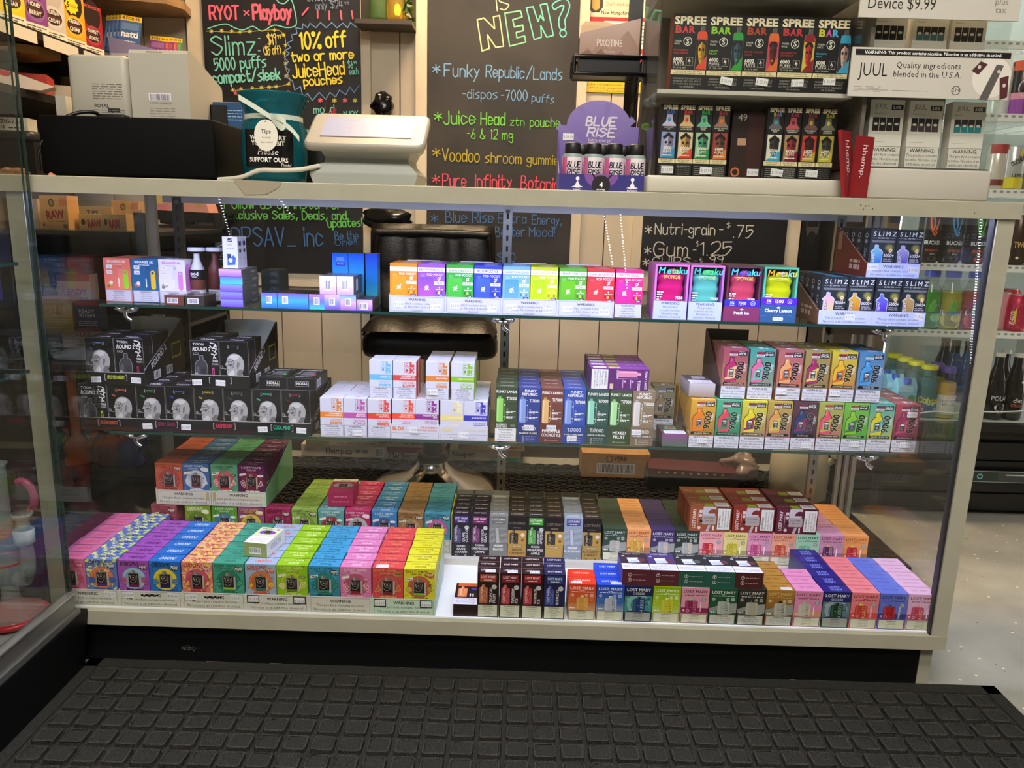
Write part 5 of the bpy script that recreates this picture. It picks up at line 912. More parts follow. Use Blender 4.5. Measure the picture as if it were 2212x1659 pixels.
for k, x in enumerate((-.5005, -.4665, -.434, -.4, -.3675, -.334)):
    b = MB(); b.box(-.0164, .0164, 0, .085, 0, .0315, M(('#26304a', '#4a2c24', '#2a2022', '#3a2420', '#6a6c74', '#5c5e66')[k], .3), {'f': HOLO[(2, 2, 2, 3, 0, 1)[k]]}); c = b.canvas((-.0164, 0, 0), (.0328, 0, 0), (0, 0, .0315))
    if k != 2: barcode(c, .3, .3, .68, .8, 7)
    tag(b.build('square_carton', None, (x, .206-.0006*k, ZS1)), f'iridescent square-ended box, {["first", "second", "third", "fourth", "fifth", "sixth"][k]} along the row from the tall iridescent stack', 'vape box', 'row of iridescent square boxes')
for k, x in enumerate((-.3765, -.3405)):
    b = MB(); b.box(-.0175, .0175, 0, .085, 0, .0385, M('#7c7a86', .3, .3), {'f': grad('#c8a0e0', '#dcd8e8', .038, .25, '#e8d0c0'), 'r': '#55565c'}); c = b.canvas((-.0175, 0, 0), (.035, 0, 0), (0, 0, .0385)); barcode(c, .3, .22, .66, .8, 7)
    if k: c = b.canvas((.0175, 0, 0), (0, .085, 0), (0, 0, .0385)); barcode(c, .3, .2, .5, .8, 5)
    tag(b.build('square_carton', None, (x, .207, ZS1+.0318)), ['pale iridescent box lying on the fifth and sixth square boxes, beside its twin', 'pale iridescent box with a barcode on its side, lying on the row'][k], 'vape box', 'pale iridescent boxes on top of the row')
b = MB(); b.box(-.0165, .0165, 0, .08, 0, .023, M('#3a2c2c', .4), {'f': HOLO[1]}); barcode(b.canvas((-.0165, 0, 0), (.033, 0, 0), (0, 0, .023)), .2, .1, .7, .7, 8); tag(b.build('square_carton', None, (-.3005, .207, ZS1)), 'low brown-topped iridescent box at the end of the row', 'vape box')
for k, (x, t) in enumerate(((-.3715, 'APPLE'), (-.3365, 'CITRON'), (-.303, ''))):
    w = .034 if k < 2 else .026; b = MB(); b.box(-w/2, w/2, 0, .034, 0, .113, grad('#30b8a8', '#2a58e0', .113, .22, '#38b0f0'), {'t': '#2a3a8a', 'r': '#3a5a7a'} if k < 2 else {'f': grad('#4ad8c8', '#2a4ad8', .113, .22, '#2a8ad8')}); c = b.canvas((-w/2, 0, 0), (w, 0, 0), (0, 0, .113))
    if t: c.text(t, .6, .06, .2 if 0 else .07, '#a0e8f0', 'l', .01, rot=90, w=1.1)
    if not k: c.text('3000', .5, .86, .06, '#8aa8f8', b=.01, w=.5); c.rect(.2, .76, .8, .82, '#2030b0'); c.dashes(.3, .7, .79, .02, '#a8b8f8', 2)
    tag(b.build('tall_carton', None, (x, .3, ZS1)), ['tall glossy blue box lettered APPLE', 'tall glossy blue-green box beside the one lettered APPLE', 'tall narrow blue box with a grey side, next to the chair'][k], 'vape box', 'tall blue boxes on the top shelf')
def pocket(c1, c2, flav, fc, w=.0565, d=.035, h=.1, single=False, dc=None):
    bg = c1
    def front(c):
        c.rect(0, .84, 1, .93, '#eeeaf2'); c.text(flav, .5, .86, .045, fc, b=.02, w=.9); c.text('POD POCKET', .96, .765, .045, '#f4f0f4', 'r', .01, w=.62); c.ell(.78, .7, .055, '#f4f0f4', ry=.035); c.ell(.77, .7, .028, bg, ry=.018); c.line([(.74, .66), (.84, .74)], .02, '#f4f0f4')
        c.rect(.6, .58, .97, .645, '#efecf2'); c.text('7500', .79, .59, .045, shade(fc, -.1), b=.015, w=.32); c.rrect(.07, .3, .58, .735, .06, dc or grad(c1, c2, h)); c.rect(.1, .735, .26, .79, shade(bg, .2)); c.ell(.33, .52, .075, '#f4f0f0', ry=.035, n=12); c.ell(.32, .52, .035, c2, ry=.018, n=10); c.line([(.27, .48), (.4, .57)], .02, '#f4f0f0')
        c.dashes(.25, .42, .47, .012, '#f0f0f0', 2); c.ell(.8, .52, .03, '#f0e8f0'); c.dashes(.66, .94, .48, .014, '#f0e8f0', 3)
        for q in range(3): c.rrect(.65+q*.1, .385, .71+q*.1, .445, .02, shade(bg, -.3) if q != 1 else '#e8d838'); 
        c.rect(.76, .33, .95, .375, '#26305a'); c.text('USA', .855, .335, .03, '#f0f0f8', b=.01, w=.16)
        if single: c.warn(.0, .0, 1, .29, W5, bg='#cbccda', t=.01)
    def tp(c): c.poly([(.4, .1), (.9, .1), (.8, .9), (.3, .9)], shade(c1, .5)); c.rect(0, .94, 1, 1, shade(c1, -.4))
    b = bx(w, d, h, c1, front, tp); return b.build('pocket_vape_box')
PK = [('#f08c1c', '#f0a030', 'STRAWBERRY MANGO', '#e8b8a0', 'orange'), ('#9a58c8', '#c87ad0', 'BERRY WATERMELON ICE', '#7a4ab0', 'violet'), ('#3aa83a', '#58c848', 'JEWEL MINT ICE', '#3a9a48', 'mint green'), ('#3448cc', '#4a70e8', 'BLUE RAZZ ICE', '#3a48b8', 'deep blue'), ('#7ab0ec', '#3a88e8', 'CLEAR DIAMOND', '#5a90d8', 'sky blue'), ('#c4d01c', '#a0d820', 'SAVAGE PATCH GUMMIES', '#b8b050', 'acid yellow'), ('#58a82c', '#70c820', 'LEMON MINT ICE', '#5aa03a', 'leaf green'), ('#e0303c', '#e84848', 'STRAW WATERMELON', '#d83848', 'bright red'), ('#e02878', '#d838b0', 'FRUITY BEARS', '#e03888', 'hot pink')]
for k, (c1, c2, fl, fc, lab) in enumerate(PK):
    o = pocket(c1, c2, fl, fc, single=k == 8, dc=grad('#e058b0', '#7a50d0', .075) if k == 1 else None); x = -.2185+k*.0579+(.0016*(k//2))
    column(o, (x, .2065, ZS1+.0006), 3 if k < 8 else 2, .0355, f'{lab} pocket vape box on the top shelf', group='pocket vape boxes')
for k in range(4):
    def pr(c, k=k):
        c.frame(.015, .04, .985, .96, .006, '#7a7a8a'); c.text('WARNING:', .5, .7, .15, '#33333c', b=.02); c.text('This product contains tobacco free', .5, .46, .14, '#4a4a55', w=.82); c.text('nicotine. Nicotine is an addictive', .5, .26, .14, '#4a4a55', w=.82); c.text('chemical.', .5, .07, .13, '#4a4a55')
    T = tray(.1165, .11, .09, .034, (-.2185+k*.1174+.029, .2055, ZS1), f'white warning tray of the {["orange and violet", "mint green and deep blue", "sky blue and acid yellow", "leaf green and bright red"][k]} boxes', '#cbccda', pr, inner='#dcdce4', t=.0005, side_lo=.034, back=True, flap=.012)
    fp = [q for q in T.children if q.name.startswith('front_panel')][0]
    for s in (-1, 1): sticker(fp, s*.038, .012+.004*(s < 0), '25.99', y=-.0007, rot=-8 if (k, s) == (2, -1) else 2)
def windowbox(rim1, rim2, dev, logo, cart=None, w=.07, d=.032, h=.114, warn=True):
    T = thing('window_vape_box', '', 'vape box'); rim = grad(rim2, rim1, h, .3); t = .004
    b = MB(); b.box(-w/2, -w/2+t, 0, d, 0, h, rim); b.box(w/2-t, w/2, 0, d, 0, h, rim); b.box(-w/2+t, w/2-t, 0, d, h-t, h, rim); b.box(-w/2+t, w/2-t, d-.002, d, 0, h-t, M('#77767f', .4)); b.box(-w/2+t, w/2-t, 0, d-.002, 0, .038, '#c8ccec')
    c = b.canvas((-w/2, 0, 0), (w, 0, 0), (0, 0, h))
    if warn: c.warn(0, 0, 1, .34, W5, bg='#bfc8f2', t=.008, ink='#3a3a5a', rim='#8a90b8')
    b.build('shell', T)
    b = MB(); p = []
    for i in range(13):
        z = .04+.052*i/12; p.append((.0265+.0018*cos(i*pi/2.6), z))
    rings = []
    for r_, z in [(p[0][0]*.9, p[0][1]-.002)]+p+[(p[-1][0]*.85, p[-1][1]+.003), (p[-1][0]*.4, p[-1][1]+.005)]:
        rings.append([(r_*cos(a)*1.0, .016+.0125*(r_/.0265)*sin(a), z) for a in [2*pi*q/24 for q in range(24)]])
    b.loft(rings, M(dev, .2), True); b.lathe([(.009, .09), (.009, .1), (.007, .104), (0, .104)], (.002, .016, 0), M(shade(dev, .25), .3), 14); b.build('device', T)
    b = MB(); c = b.canvas((-w/2, -.0002, 0), (w, 0, 0), (0, 0, h)); xs = 'Metaku'; 
    for q, ch in enumerate(xs): c.text(ch, (.1, .33, .47, .565, .69, .82)[q], .835, .115, M(logo[q % len(logo)], .25), 'l', .02, .15)
    c.text('SPONGIE', .5, .745, .065, M('#e6e4ee' if len(logo) < 6 else '#c8d838', .3), w=.5); c.text('7500', .74, .375, .05, '#f0eef4', b=.02, w=.24); [c.dashes(.08, .08+.2-.03*q, .5-q*.045, .02, '#f0e8f0', 2) for q in range(4)]
    b.build('window_print', T); b = MB(); b.box(-w/2+t, w/2-t, -.0001, .0002, .038, h-t, ACR); b.build('window', T)
    return T
WX = [('#e07ac0', '#c070d8', '#e0207a', ('#58d8e8', '#40e0b0', '#60e860', '#88f088', '#58e8c8', '#50d0f0'), 'hot pink device'), ('#d878b8', '#8a60c8', '#68c8b8', ('#38b8a8', '#38d058', '#48e048', '#50e078', '#40d8a8', '#40c8c8'), 'aqua device'), ('#5a3444', '#7a3454', '#d84a68', ('#48c0e8', '#3858f0', '#4a48e8', '#40b0f0', '#60e0f0', '#58c8e8'), 'rose device and peach ice tray'), ('#58b088', '#68c8c0', '#d8dc18', ('#e8a030', '#f0c838', '#e8a8c8', '#c8d048', '#a0d8c0', '#f0d840'), 'yellow device and cherry lemon tray')]
for k, (r1, r2, dv, lg, lab) in enumerate(WX):
    T = windowbox(r1, r2, dv, lg, warn=k < 2); x = (.3385, .4115, .4885, .564)[k]
    column(T, (x, .2065, ZS1+(.0005 if k > 1 else 0)), 1, .033, lambda i, lab=lab: 'clear-window vape box showing a '+lab, group='clear-window vape boxes')
    for j in (1, 2): tag(dup(T, (x+.001*j, .2065+.0335*j, ZS1+(.0005 if k > 1 else 0))), f'{["second", "third"][j-1]} clear-window box behind the {lab.split(" and")[0]} one', 'vape box', 'clear-window vape boxes')
for k, (x, bc, tc_, t) in enumerate(((.4875, '#84325c', '#3a2cb0', 'Peach Ice'), (.5635, '#2f5a88', '#5a24b8', 'Cherry Lemon'))):
    def pr(c, bc=bc, tc_=tc_, t=t, k=k):
        c.rect(0, .68 if not k else .7, 1, 1, grad(tc_, '#3a28c8', .07, .4, axis=0)); c.text('5%', .22, .8, .12, '#f2eef6', b=.03); c.text('7500', .5, .79, .13, '#f2eef6', b=.03); c.circ(.8, .85, .06, .012, '#f2eef6', 14); c.text('21', .8, .81, .07, '#f2eef6', b=.01); c.dashes(.15, .29, .75, .015, '#f2eef6', 1); c.dashes(.44, .56, .75, .015, '#f2eef6', 2)
        c.ell(.5, .56 if not k else .6, .05, '#f2eef6', ry=.04, n=8); c.text(t, .5, .34 if not k else .42, .13, '#f6f2f8', b=.035, w=.76)
        if k: c.rrect(.36, .08, .66, .22, .04, '#eef0f6'); c.text('5 PACKS', .51, .12, .06, '#3a5a88', b=.01, w=.24); c.line([(.05, .24), (.25, .3), (.5, .28), (.75, .31), (.95, .24)], .006, '#7a98b8', 4)
    tray(.0742, .11, .06, .045 if not k else .052, (x, .205, ZS1), ['plum counter tray lettered Peach Ice', 'blue counter tray lettered Cherry Lemon'][k], bc, pr, inner='#e4e4ea', t=.0006, side_lo=.03, back=False)
def slimz(d1, d2, w=.0533, d=.033, h=.097, d3=None):
    def front(c):
        for q, ch in enumerate('SLIMZ'): c.text(ch, (.1, .29, .46, .58, .82)[q], .855, .095, '#ececec', 'l', .012, .08)
        c.text('BC 5000 PRO', .5, .8, .03, '#d8d8d8', b=.01, w=.4); c.line([(.06, .812), (.26, .812)], .008, '#d0d0d0'); c.line([(.74, .812), (.94, .812)], .008, '#d0d0d0'); c.rect(.08, .72, .94, .765, '#77797c')
        c.poly([(.1, .29), (.52, .29), (.54, .52), (.5, .56), (.36, .6), (.35, .67), (.3, .665), (.28, .68), (.2, .67), (.19, .6), (.06, .54), (.06, .5), (.1, .5)], '#c8ccd8'); c.poly([(.12, .29), (.5, .29), (.52, .51), (.48, .54), (.34, .58), (.33, .66), (.22, .66), (.21, .58), (.09, .52), (.12, .5)], grad(d1, d2, h*.66, .3, d3)); c.rect(.16, .29, .26, .5, shade(d2, -.3)); c.text('SLIMZ', .24, .31, .05, '#ece8f0', 'l', .01, rot=90, w=.36)
        c.ell(.76, .62, .18, '#5a5a38', ry=.085); c.ell(.76, .62, .12, '#8c8a48', ry=.055); c.ell(.82, .56, .09, '#b89a4a', ry=.05); c.ell(.82, .56, .06, '#e4d8b0', ry=.034); c.dashes(.79, .85, .56, .014, '#6a4a2a', 1); c.line([(.77, .49), (.82, .52), (.87, .49)], .02, '#e0c8a0')
        c.text('5000+', .57, .42, .065, '#e8e8ec', 'l', .015, w=.4); c.dashes(.58, .9, .375, .025, '#a09aa8', 2); c.dashes(.58, .94, .335, .025, '#a09aa8', 2)
    def tp(c): c.poly([(.4, .1), (.9, .1), (.8, .8), (.45, .8)], '#4ac0e0'); c.rect(0, .93, 1, 1, '#5a6064')
    def lf(c): c.ell(.45, .86, .22, '#c8ccd0', ry=.05); c.ell(.45, .86, .15, '#22282c', ry=.035); c.ell(.45, .74, .2, '#9aa4a8', ry=.04); c.text('SLIMZ', .6, .3, .1, '#9fa9ae', 'l', .01, rot=90, w=.9); c.dashes(.2, .8, .15, .08, '#8a9498', 2)
    return bx(w, d, h, '#1f2a30', front, tp, lf, lf).build('slim_device_box')
def sside(c, s):
    if s > 0: return
    c.rrect(.6, .45, .85, .85, .05, '#a86a44') if 0 else None
    c.rrect(.08, .5, .2, .9, .02, '#c08a60'); c.line([(.97, .3), (.08, .99)], .008, '#e0c8b0'); c.dashes(.5, .8, .3, .06, '#d8b898', 3); c.dashes(.5, .8, .18, .1, '#d8b898', 3)
SZ = [('#d8e020', '#e0a0c8', None, 'pink-to-lime'), ('#b83c1c', '#d8b040', None, 'amber'), ('#b82c4c', '#6a78e0', '#5a3ac8', 'violet-to-red'), ('#7a5a30', '#c8a468', None, 'tan')]
for k, (d1, d2, d3, lab) in enumerate(SZ):
    o = slimz(d1, d2, d3=d3); x = .6765+k*.0548+.0016*(k//2)
    column(o, (x, .2065, ZS1+.0012), 5, .0335, f'black slim-lettered vape box with a {lab} device', group='black slim-lettered boxes')
    if k % 2 == 0:
        T = tray(.111, .2, .098, .0295, (x+.0274, .2055, ZS1), ['brown-sided warning tray of the pink-to-lime and amber boxes', 'brown-sided warning tray of the violet-to-red and tan boxes'][k//2], '#7a5238', lambda c: (c.rect(0, 0, 1, 1, '#c4ccf0'), c.text('WARNING:', .5, .66, .2, '#23233a', b=.01), c.text(W3[1], .5, .38, .16, '#34344a', w=.88), c.text(W3[2], .5, .12, .16, '#34344a', w=.9)), inner='#5a3c28', t=.0006, side_lo=.032, sidec=sside)
        fp = [q for q in T.children if q.name.startswith('front_panel')][0]; sticker(fp, .01 if not k else .042, .016+.005*(k > 0), '19.99', y=-.0008, rot=0 if not k else 15)
for k, (d1, d2, d3, lab) in enumerate((('#4a28b8', '#88d8d8', '#3a78d8', 'blue-to-violet'), ('#a83c2c', '#b8b0e0', '#6a5ab8', 'lilac-to-red'))):
    o = slimz(d1, d2, d3=d3); column(o, (.7685+k*.0542, .2165, ZS1+.1002), 4, .0335, f'upper black slim-lettered vape box with a {lab} device', group='black slim-lettered boxes')
T = tray(.1095, .17, .1, .03, (.7955, .2155, ZS1+.099), 'upper rust-brown warning tray of two black slim-lettered boxes', '#7a2c1c', lambda c: (c.rect(0, 0, 1, 1, '#c4ccf0'), c.text('WARNING:', .5, .66, .2, '#23233a', b=.01), c.text(W3[1], .5, .38, .16, '#34344a', w=.88), c.text(W3[2], .5, .12, .16, '#34344a', w=.9)), inner='#6a6a58', t=.0006, side_lo=.032, sidec=sside)
fp = [q for q in T.children if q.name.startswith('front_panel')][0]; sticker(fp, -.043, .021, '19.99', y=-.0008); sticker(fp, .041, .017, '19.99', y=-.0008, rot=4)
# ================================================================ chalkboards and notices on the back wall
YB = YW-.026
def onwall(x0, x1, z0, z1, m, y=YB, th=.006):
    b = MB(); b.box(x0, x1, y, y+th, z0, z1, m); return b, b.canvas((x0, y, z0), (x1-x0, 0, 0), (0, 0, z1-z0))
class Chalk:
    def __init__(s, c): s.c = c
    def uv(s, px, py): p = at(px, py, y=s.c.O.y); d = p-s.c.O; return d.x/s.c.w, d.z/s.c.h
    def write(s, t, a, b, h, col, wd=.12, sh=.0):
        (x0, y0), (x1, y1) = s.uv(*a), s.uv(*b); hh = abs(s.uv(a[0], a[1]-h)[1]-y0); W = math.hypot((x1-x0)*s.c.w, (y1-y0)*s.c.h)/s.c.w
        s.c.hand(t, x0, y0, hh, M(col, .8), 'l', wd, W, math.degrees(math.atan2((y1-y0)*s.c.h, (x1-x0)*s.c.w)), sh)
    def line(s, pts, col, w=2.2, sm=0): s.c.line([s.uv(*p) for p in pts], w*.00173/s.c.w, M(col, .8), sm)
    def star(s, x, y, r, col, w=1.6):
        for k in range(3): a = pi*k/3+.4; s.line([(x-r*cos(a), y-r*sin(a)), (x+r*cos(a), y+r*sin(a))], col, w)
CB = noisy('chalkboard_black', '#17171a', '#232326', 6, .45)
b, c = onwall(-1.1, -.555, .69, 1.78, CB); k = Chalk(c); T_, Y_, P_, Bl, G_ = '#7fd4c4', '#e8d440', '#ee6680', '#6f96cc', '#6ac85a'
A = lambda x, y: (440+x*.2531, y*.2531)
k.write('RYOT', A(55, 165), A(300, 165), 29, P_, .17); k.write('x', A(345, 130), A(388, 130), 15, P_, .2); k.write('Playboy', A(425, 165), A(748, 165), 31, P_, .18)
k.line([A(*p) for p in ((35, 245), (90, 225), (190, 205), (270, 240), (340, 255), (420, 225), (500, 265), (600, 215), (700, 235), (775, 225), (792, 180), (770, 60), (740, -10), (690, 30), (640, 20), (620, -10))], T_, 2.2, 4)
k.line([A(*p) for p in ((20, 265), (300, 275), (600, 255), (670, 280), (700, 350), (690, 470), (705, 600), (730, 715), (500, 750), (230, 775))], '#b8a84a', 1.2, 3)
for p in ((65, 268), (155, 262), (240, 268), (310, 275), (395, 268), (605, 255), (683, 298), (700, 385), (688, 455), (700, 540), (705, 650), (725, 718), (620, 738), (560, 745), (495, 748), (415, 755), (320, 760), (250, 766)): k.star(*A(*p), 4, '#d8cc60', 1.3)
k.write('Slimz', A(72, 470), A(445, 465), 40, T_, .085); k.write('-', A(468, 345), A(482, 345), 8, T_, .3); k.write('-', A(468, 450), A(482, 450), 8, T_, .3)
k.write('$19', A(552, 385), A(625, 378), 23, '#e0d068', .1); k.write('99', A(630, 330), A(662, 328), 8, '#e0d068', .16); k.write('($5 off)', A(517, 470), A(660, 462), 18, '#d8c860', .12)
k.write('5000 puffs', A(100, 600), A(535, 572), 24, T_, .13); k.write('compact/sleek', A(86, 715), A(655, 680), 24, T_, .15)
k.write('10%', A(830, 415), A(1000, 410), 33, Y_, .14); k.write('off', A(1050, 405), A(1218, 395), 32, Y_, .15); k.write('two or more', A(755, 528), A(1280, 500), 20, Y_, .17); k.write('JuiceHead', A(765, 665), A(1205, 635), 28, Y_, .12); k.write('pouches', A(860, 735), A(1185, 712), 19, Y_, .17)
k.write('$6', A(1235, 583), A(1275, 580), 15, T_, .1); k.write('each', A(1250, 640), A(1322, 635), 14, T_, .1); k.write('99', A(1282, 548), A(1306, 546), 5, T_, .2)
k.line([A(*p) for p in ((1305, 235), (1255, 195), (1230, 240), (1190, 200), (1140, 240), (1095, 195), (1050, 240), (1000, 195), (960, 240), (910, 200), (890, 240), (850, 205), (845, 250), (790, 240), (800, 290), (750, 300), (765, 345), (715, 370), (745, 410), (700, 430), (735, 460), (690, 490), (725, 530), (695, 570), (735, 600), (705, 660), (760, 690), (780, 770), (830, 740), (850, 830), (890, 800), (930, 860), (990, 790), (1045, 850), (1080, 790), (1130, 830), (1160, 770), (1215, 810), (1250, 745), (1285, 790), (1330, 730))], Bl, 1.8)
for p in ((895, 70, 845, 130), (975, 95, 975, 155), (1075, 100, 1075, 170), (1170, 95, 1180, 170), (1265, 95, 1275, 160)): k.line([A(*p[:2]), A(*p[2:])], P_, 3.2)
k.write('only $24', A(960, 85), A(1190, 70), 16, '#8090b0', .1); k.write('99', A(1205, 45), A(1240, 42), 6, '#8090b0', .16); k.write('SMOK Bar', A(890, 15), A(1170, 5), 18, '#8090b0', .12)
for i, x in enumerate((280, 345, 425, 495, 575, 645, 725, 880, 1000, 1120, 1210, 1295)): k.star(*A(x, 795 if x < 800 else 860), 4.5, P_ if i % 2 == 0 else '#c8bc50', 2)
k.write('D', A(340, 970), A(370, 970), 14, Bl, .12); k.write('r', A(810, 970), A(845, 970), 14, T_, .12); k.write('mond', A(945, 970), A(1120, 960), 16, T_, .12); k.write('ero', A(845, 1130), A(900, 1130), 8, T_, .16); k.write('NJOY', A(1200, 985), A(1320, 980), 8, T_, .2)
A = lambda x, y: (200+x*.2984, 400+y*.2984)
k.write('Follow us on insta for', A(960, 168), A(1810, 172), 21, G_, .12); k.write('Exclusive Sales, Deals, and', A(982, 245), A(1840, 250), 18, G_, .13); k.write('updates!', A(1708, 305), A(1955, 300), 18, G_, .13)
k.write('@PSAV_ inc', A(1012, 440), A(1672, 440), 40, '#3f6ca6', .08); k.write('Be the', A(1760, 395), A(1925, 390), 17, '#3f6ca6', .12); k.write('One!!', A(1760, 440), A(1915, 430), 14, '#3f6ca6', .12)
tag(b.build('chalkboard'), 'black chalkboard with colourful deals, 10% off burst and pink top line', 'chalkboard')
b, c = onwall(-.318, .203, .715, 1.78, noisy('chalkboard_brown', '#2a2622', '#3a352e', 5, .5)); k = Chalk(c)
A = lambda x, y: (900+x*.2592, y*.2592)
k.write('IS', A(672, 90), A(772, 78), 26, '#d8d4b0', .1)
for pts, col in ((((505, 165), (545, 425), (605, 405), (590, 290), (660, 395), (725, 385), (690, 130), (640, 140), (650, 240), (560, 150), (505, 165)), '#d4dca0'), (((735, 110), (775, 385), (910, 350), (900, 300), (835, 315), (830, 270), (890, 255), (885, 210), (815, 225), (800, 165), (880, 140), (865, 90), (735, 110)), '#8cdca8'), (((915, 65), (980, 330), (1040, 310), (1035, 215), (1085, 310), (1140, 295), (1085, 30), (1030, 40), (1060, 170), (1030, 130), (1012, 180), (970, 55), (915, 65)), '#74d8bc')): k.line([A(*p) for p in pts], col, 2.6)
k.line([A(*p) for p in ((1130, 45), (1170, 10), (1240, -10), (1275, 40), (1260, 110), (1235, 170), (1240, 235), (1195, 240), (1185, 160), (1215, 90), (1225, 45), (1180, 60), (1150, 80), (1130, 45))], '#70d0c8', 2.6, 3)
k.line([A(1220+27*cos(q*pi/6), 278+30*sin(q*pi/6)) for q in range(13)], '#70d0c8', 2.6)
for t, a, bb, h, col in (('Funky', (230, 635), (520, 645), 27, '#7cabda'), ('Republic', (578, 640), (895, 655), 25, '#7cabda'), ('/Lands', (915, 660), (1210, 668), 25, '#7cabda'), ('-dispos', (385, 820), (670, 825), 20, '#7cabda'), ('-7000', (705, 835), (920, 838), 21, '#7cabda'), ('puffs', (960, 845), (1140, 862), 17, '#7cabda'), ('Juice', (225, 1035), (485, 1035), 28, '#78d054'), ('Head', (535, 1040), (735, 1045), 27, '#78d054'), ('ztn', (780, 1045), (895, 1050), 17, '#78d054'), ('pouche', (945, 1055), (1190, 1060), 20, '#78d054'), ('-6 & 12 mg', (420, 1150), (800, 1165), 20, '#78d054'), ('Voodoo', (215, 1340), (520, 1350), 26, '#b8a83c'), ('shroom', (570, 1355), (870, 1365), 22, '#b8a83c'), ('gummie', (918, 1365), (1180, 1375), 20, '#b8a83c'), ('Pure', (218, 1555), (410, 1558), 27, '#e4526c'), ('Infinity', (490, 1560), (790, 1568), 27, '#e4526c'), ('Botanics', (868, 1570), (1230, 1595), 27, '#e4526c')): k.write(t, A(*a), A(*bb), h, col, .095)
for x, y, col in ((165, 575, '#7cabda'), (180, 970, '#78d054'), (165, 1270, '#b8a83c'), (160, 1495, '#e4526c')): k.star(*A(x, y), 9, col, 2.2)
A = lambda x, y: (800+x*.2803, 400+y*.2803)
k.star(*A(495, 255), 8, '#4d74b0', 2); 
for t, a, bb, h in (('Blue Rise', (582, 285), (945, 290), 23), ('Extra', (985, 290), (1200, 295), 20), ('Energy,', (1245, 300), (1470, 310), 20), ('Better', (965, 395), (1190, 395), 20), ('Mood!', (1225, 395), (1420, 395), 19), ('Hoorwings,', (585, 440), (955, 450), 20), ('2 $20', (900, 590), (1115, 590), 19)): k.write(t, A(*a), A(*bb), h, '#4d74b0', .1)
tag(b.build('chalkboard'), 'brown-black chalkboard asking about what is NEW with starred list', 'chalkboard')
b, c = onwall(.468, .99, .735, 1.02, CB); k = Chalk(c); A = lambda x, y: (1360+x*.1899, 430+y*.1899); w_ = '#d8d8d0'
for t, a, bb, h in (('Nutri-grain', (288, 400), (965, 410), 23), ('-', (1020, 400), (1058, 400), 20), ('$', (1105, 330), (1145, 328), 11), ('.75', (1180, 435), (1395, 440), 26), ('Gum', (270, 645), (655, 650), 29), ('-', (720, 625), (755, 625), 18), ('$', (755, 540), (790, 538), 11), ('1.25', (805, 640), (1155, 635), 28), ('CHIPS', (255, 770), (690, 768), 20), ('-', (735, 740), (765, 740), 14), ('$', (795, 730), (825, 728), 10), ('.99', (880, 765), (1060, 760), 22)): k.write(t, A(*a), A(*bb), h, w_, .09)
for x, y in ((215, 345), (205, 585), (185, 720)): k.star(*A(x, y), 8, w_, 2)
tag(b.build('chalkboard'), 'small black chalkboard with white snack prices, seen through the case', 'chalkboard')
b, c = onwall(.222, .43, 1.6, 1.74, '#e4d8b8', YW-.004, .003); c.poly([(.12, .1), (.24, .1), (.3, .22), (.3, .5), (.06, .5), (.06, .22)], '#3a3428'); c.poly([(.12, .2), (.18, .14), (.25, .2), (.25, .4), (.12, .4)], '#b89a48'); c.text("Don't drink and drive", .64, .26, .09, '#a06a4a', w=.56); c.text('New Hampshire Liquor', .62, .06, .09, '#2a2418', b=.01, w=.68); c.text('Remember', .6, .45, .09, '#a06a4a', w=.4)
tag(b.build('wall_notice'), 'cream liquor notice with a shield, above the red poster', 'poster')
b, c = onwall(.2, .47, 1.40, 1.6, '#c8281e', YW-.004, .003); c.text('To Purchase', .17, .82, .06, '#f0d8d0', b=.015, w=.3); c.text('or', .17, .73, .06, '#f0d8d0', b=.015); c.text('Possess', .17, .64, .06, '#f0d8d0', b=.015, w=.28); c.rect(.34, .5, .96, .94, '#ece6da')
for q in range(6): c.dashes(.37, .92, .88-q*.06, .018, '#3a3a3a', 4)
c.text('ALCOHOL', .75, .32, .1, '#f0e8e4', b=.02, w=.46); c.text('21', .75, .1, .16, '#f0e8e4', b=.03)
tag(b.build('wall_notice'), 'red and white notice about purchasing, behind the toothpick rack', 'poster')
b, c = onwall(.213, .46, 1.352, 1.405, '#ecc81c', YW-.004, .003); c.frame(0, 0, 1, 1, .006, '#3a2c10'); c.text('WARNING', .55, .7, .2, '#a8281c', b=.03, w=.36); c.text('"According to the Surgeon General, women should not', .5, .46, .13, '#4a3c14', w=.9); c.text('drink alcoholic beverages during pregnancy', .5, .26, .13, '#4a3c14', w=.76); c.text('because of the risk of birth defects.', .5, .07, .13, '#4a3c14', w=.7)
tag(b.build('wall_notice'), 'yellow WARNING notice below the red one', 'poster')
# wall shelf with bottles and a small lamp, black bags on hooks
sh = thing('bottle_shelf', 'dark little wall shelf with leafy garland beside the deals board', 'wall shelf', (-.455, YW, 1.545)); b = MB(); b.box(-.095, .095, -.13, -.014, -.014, 0, '#4a4136'); b.box(-.095, .095, -.022, -.014, 0, .16, '#3a3328'); b.build('shelf_board', sh)
for sd_ in (-1, 1):
  b = MB()
  for q in range(35):
    x = sd_*random.uniform(.05, .09); p = V((x, -.06+random.uniform(-.06, .03), random.uniform(.0, .15))); a = random.uniform(0, 6.3); r = .012; b.add([p+V((r*cos(a+u), -r*.4*sin(u*2), r*sin(a+u))) for u in (0, 1.2, 2.6, 3.8)], [(0, 1, 2, 3)], '#3f5a24' if q % 3 else '#5a7034')
b.build('garland', sh, None)

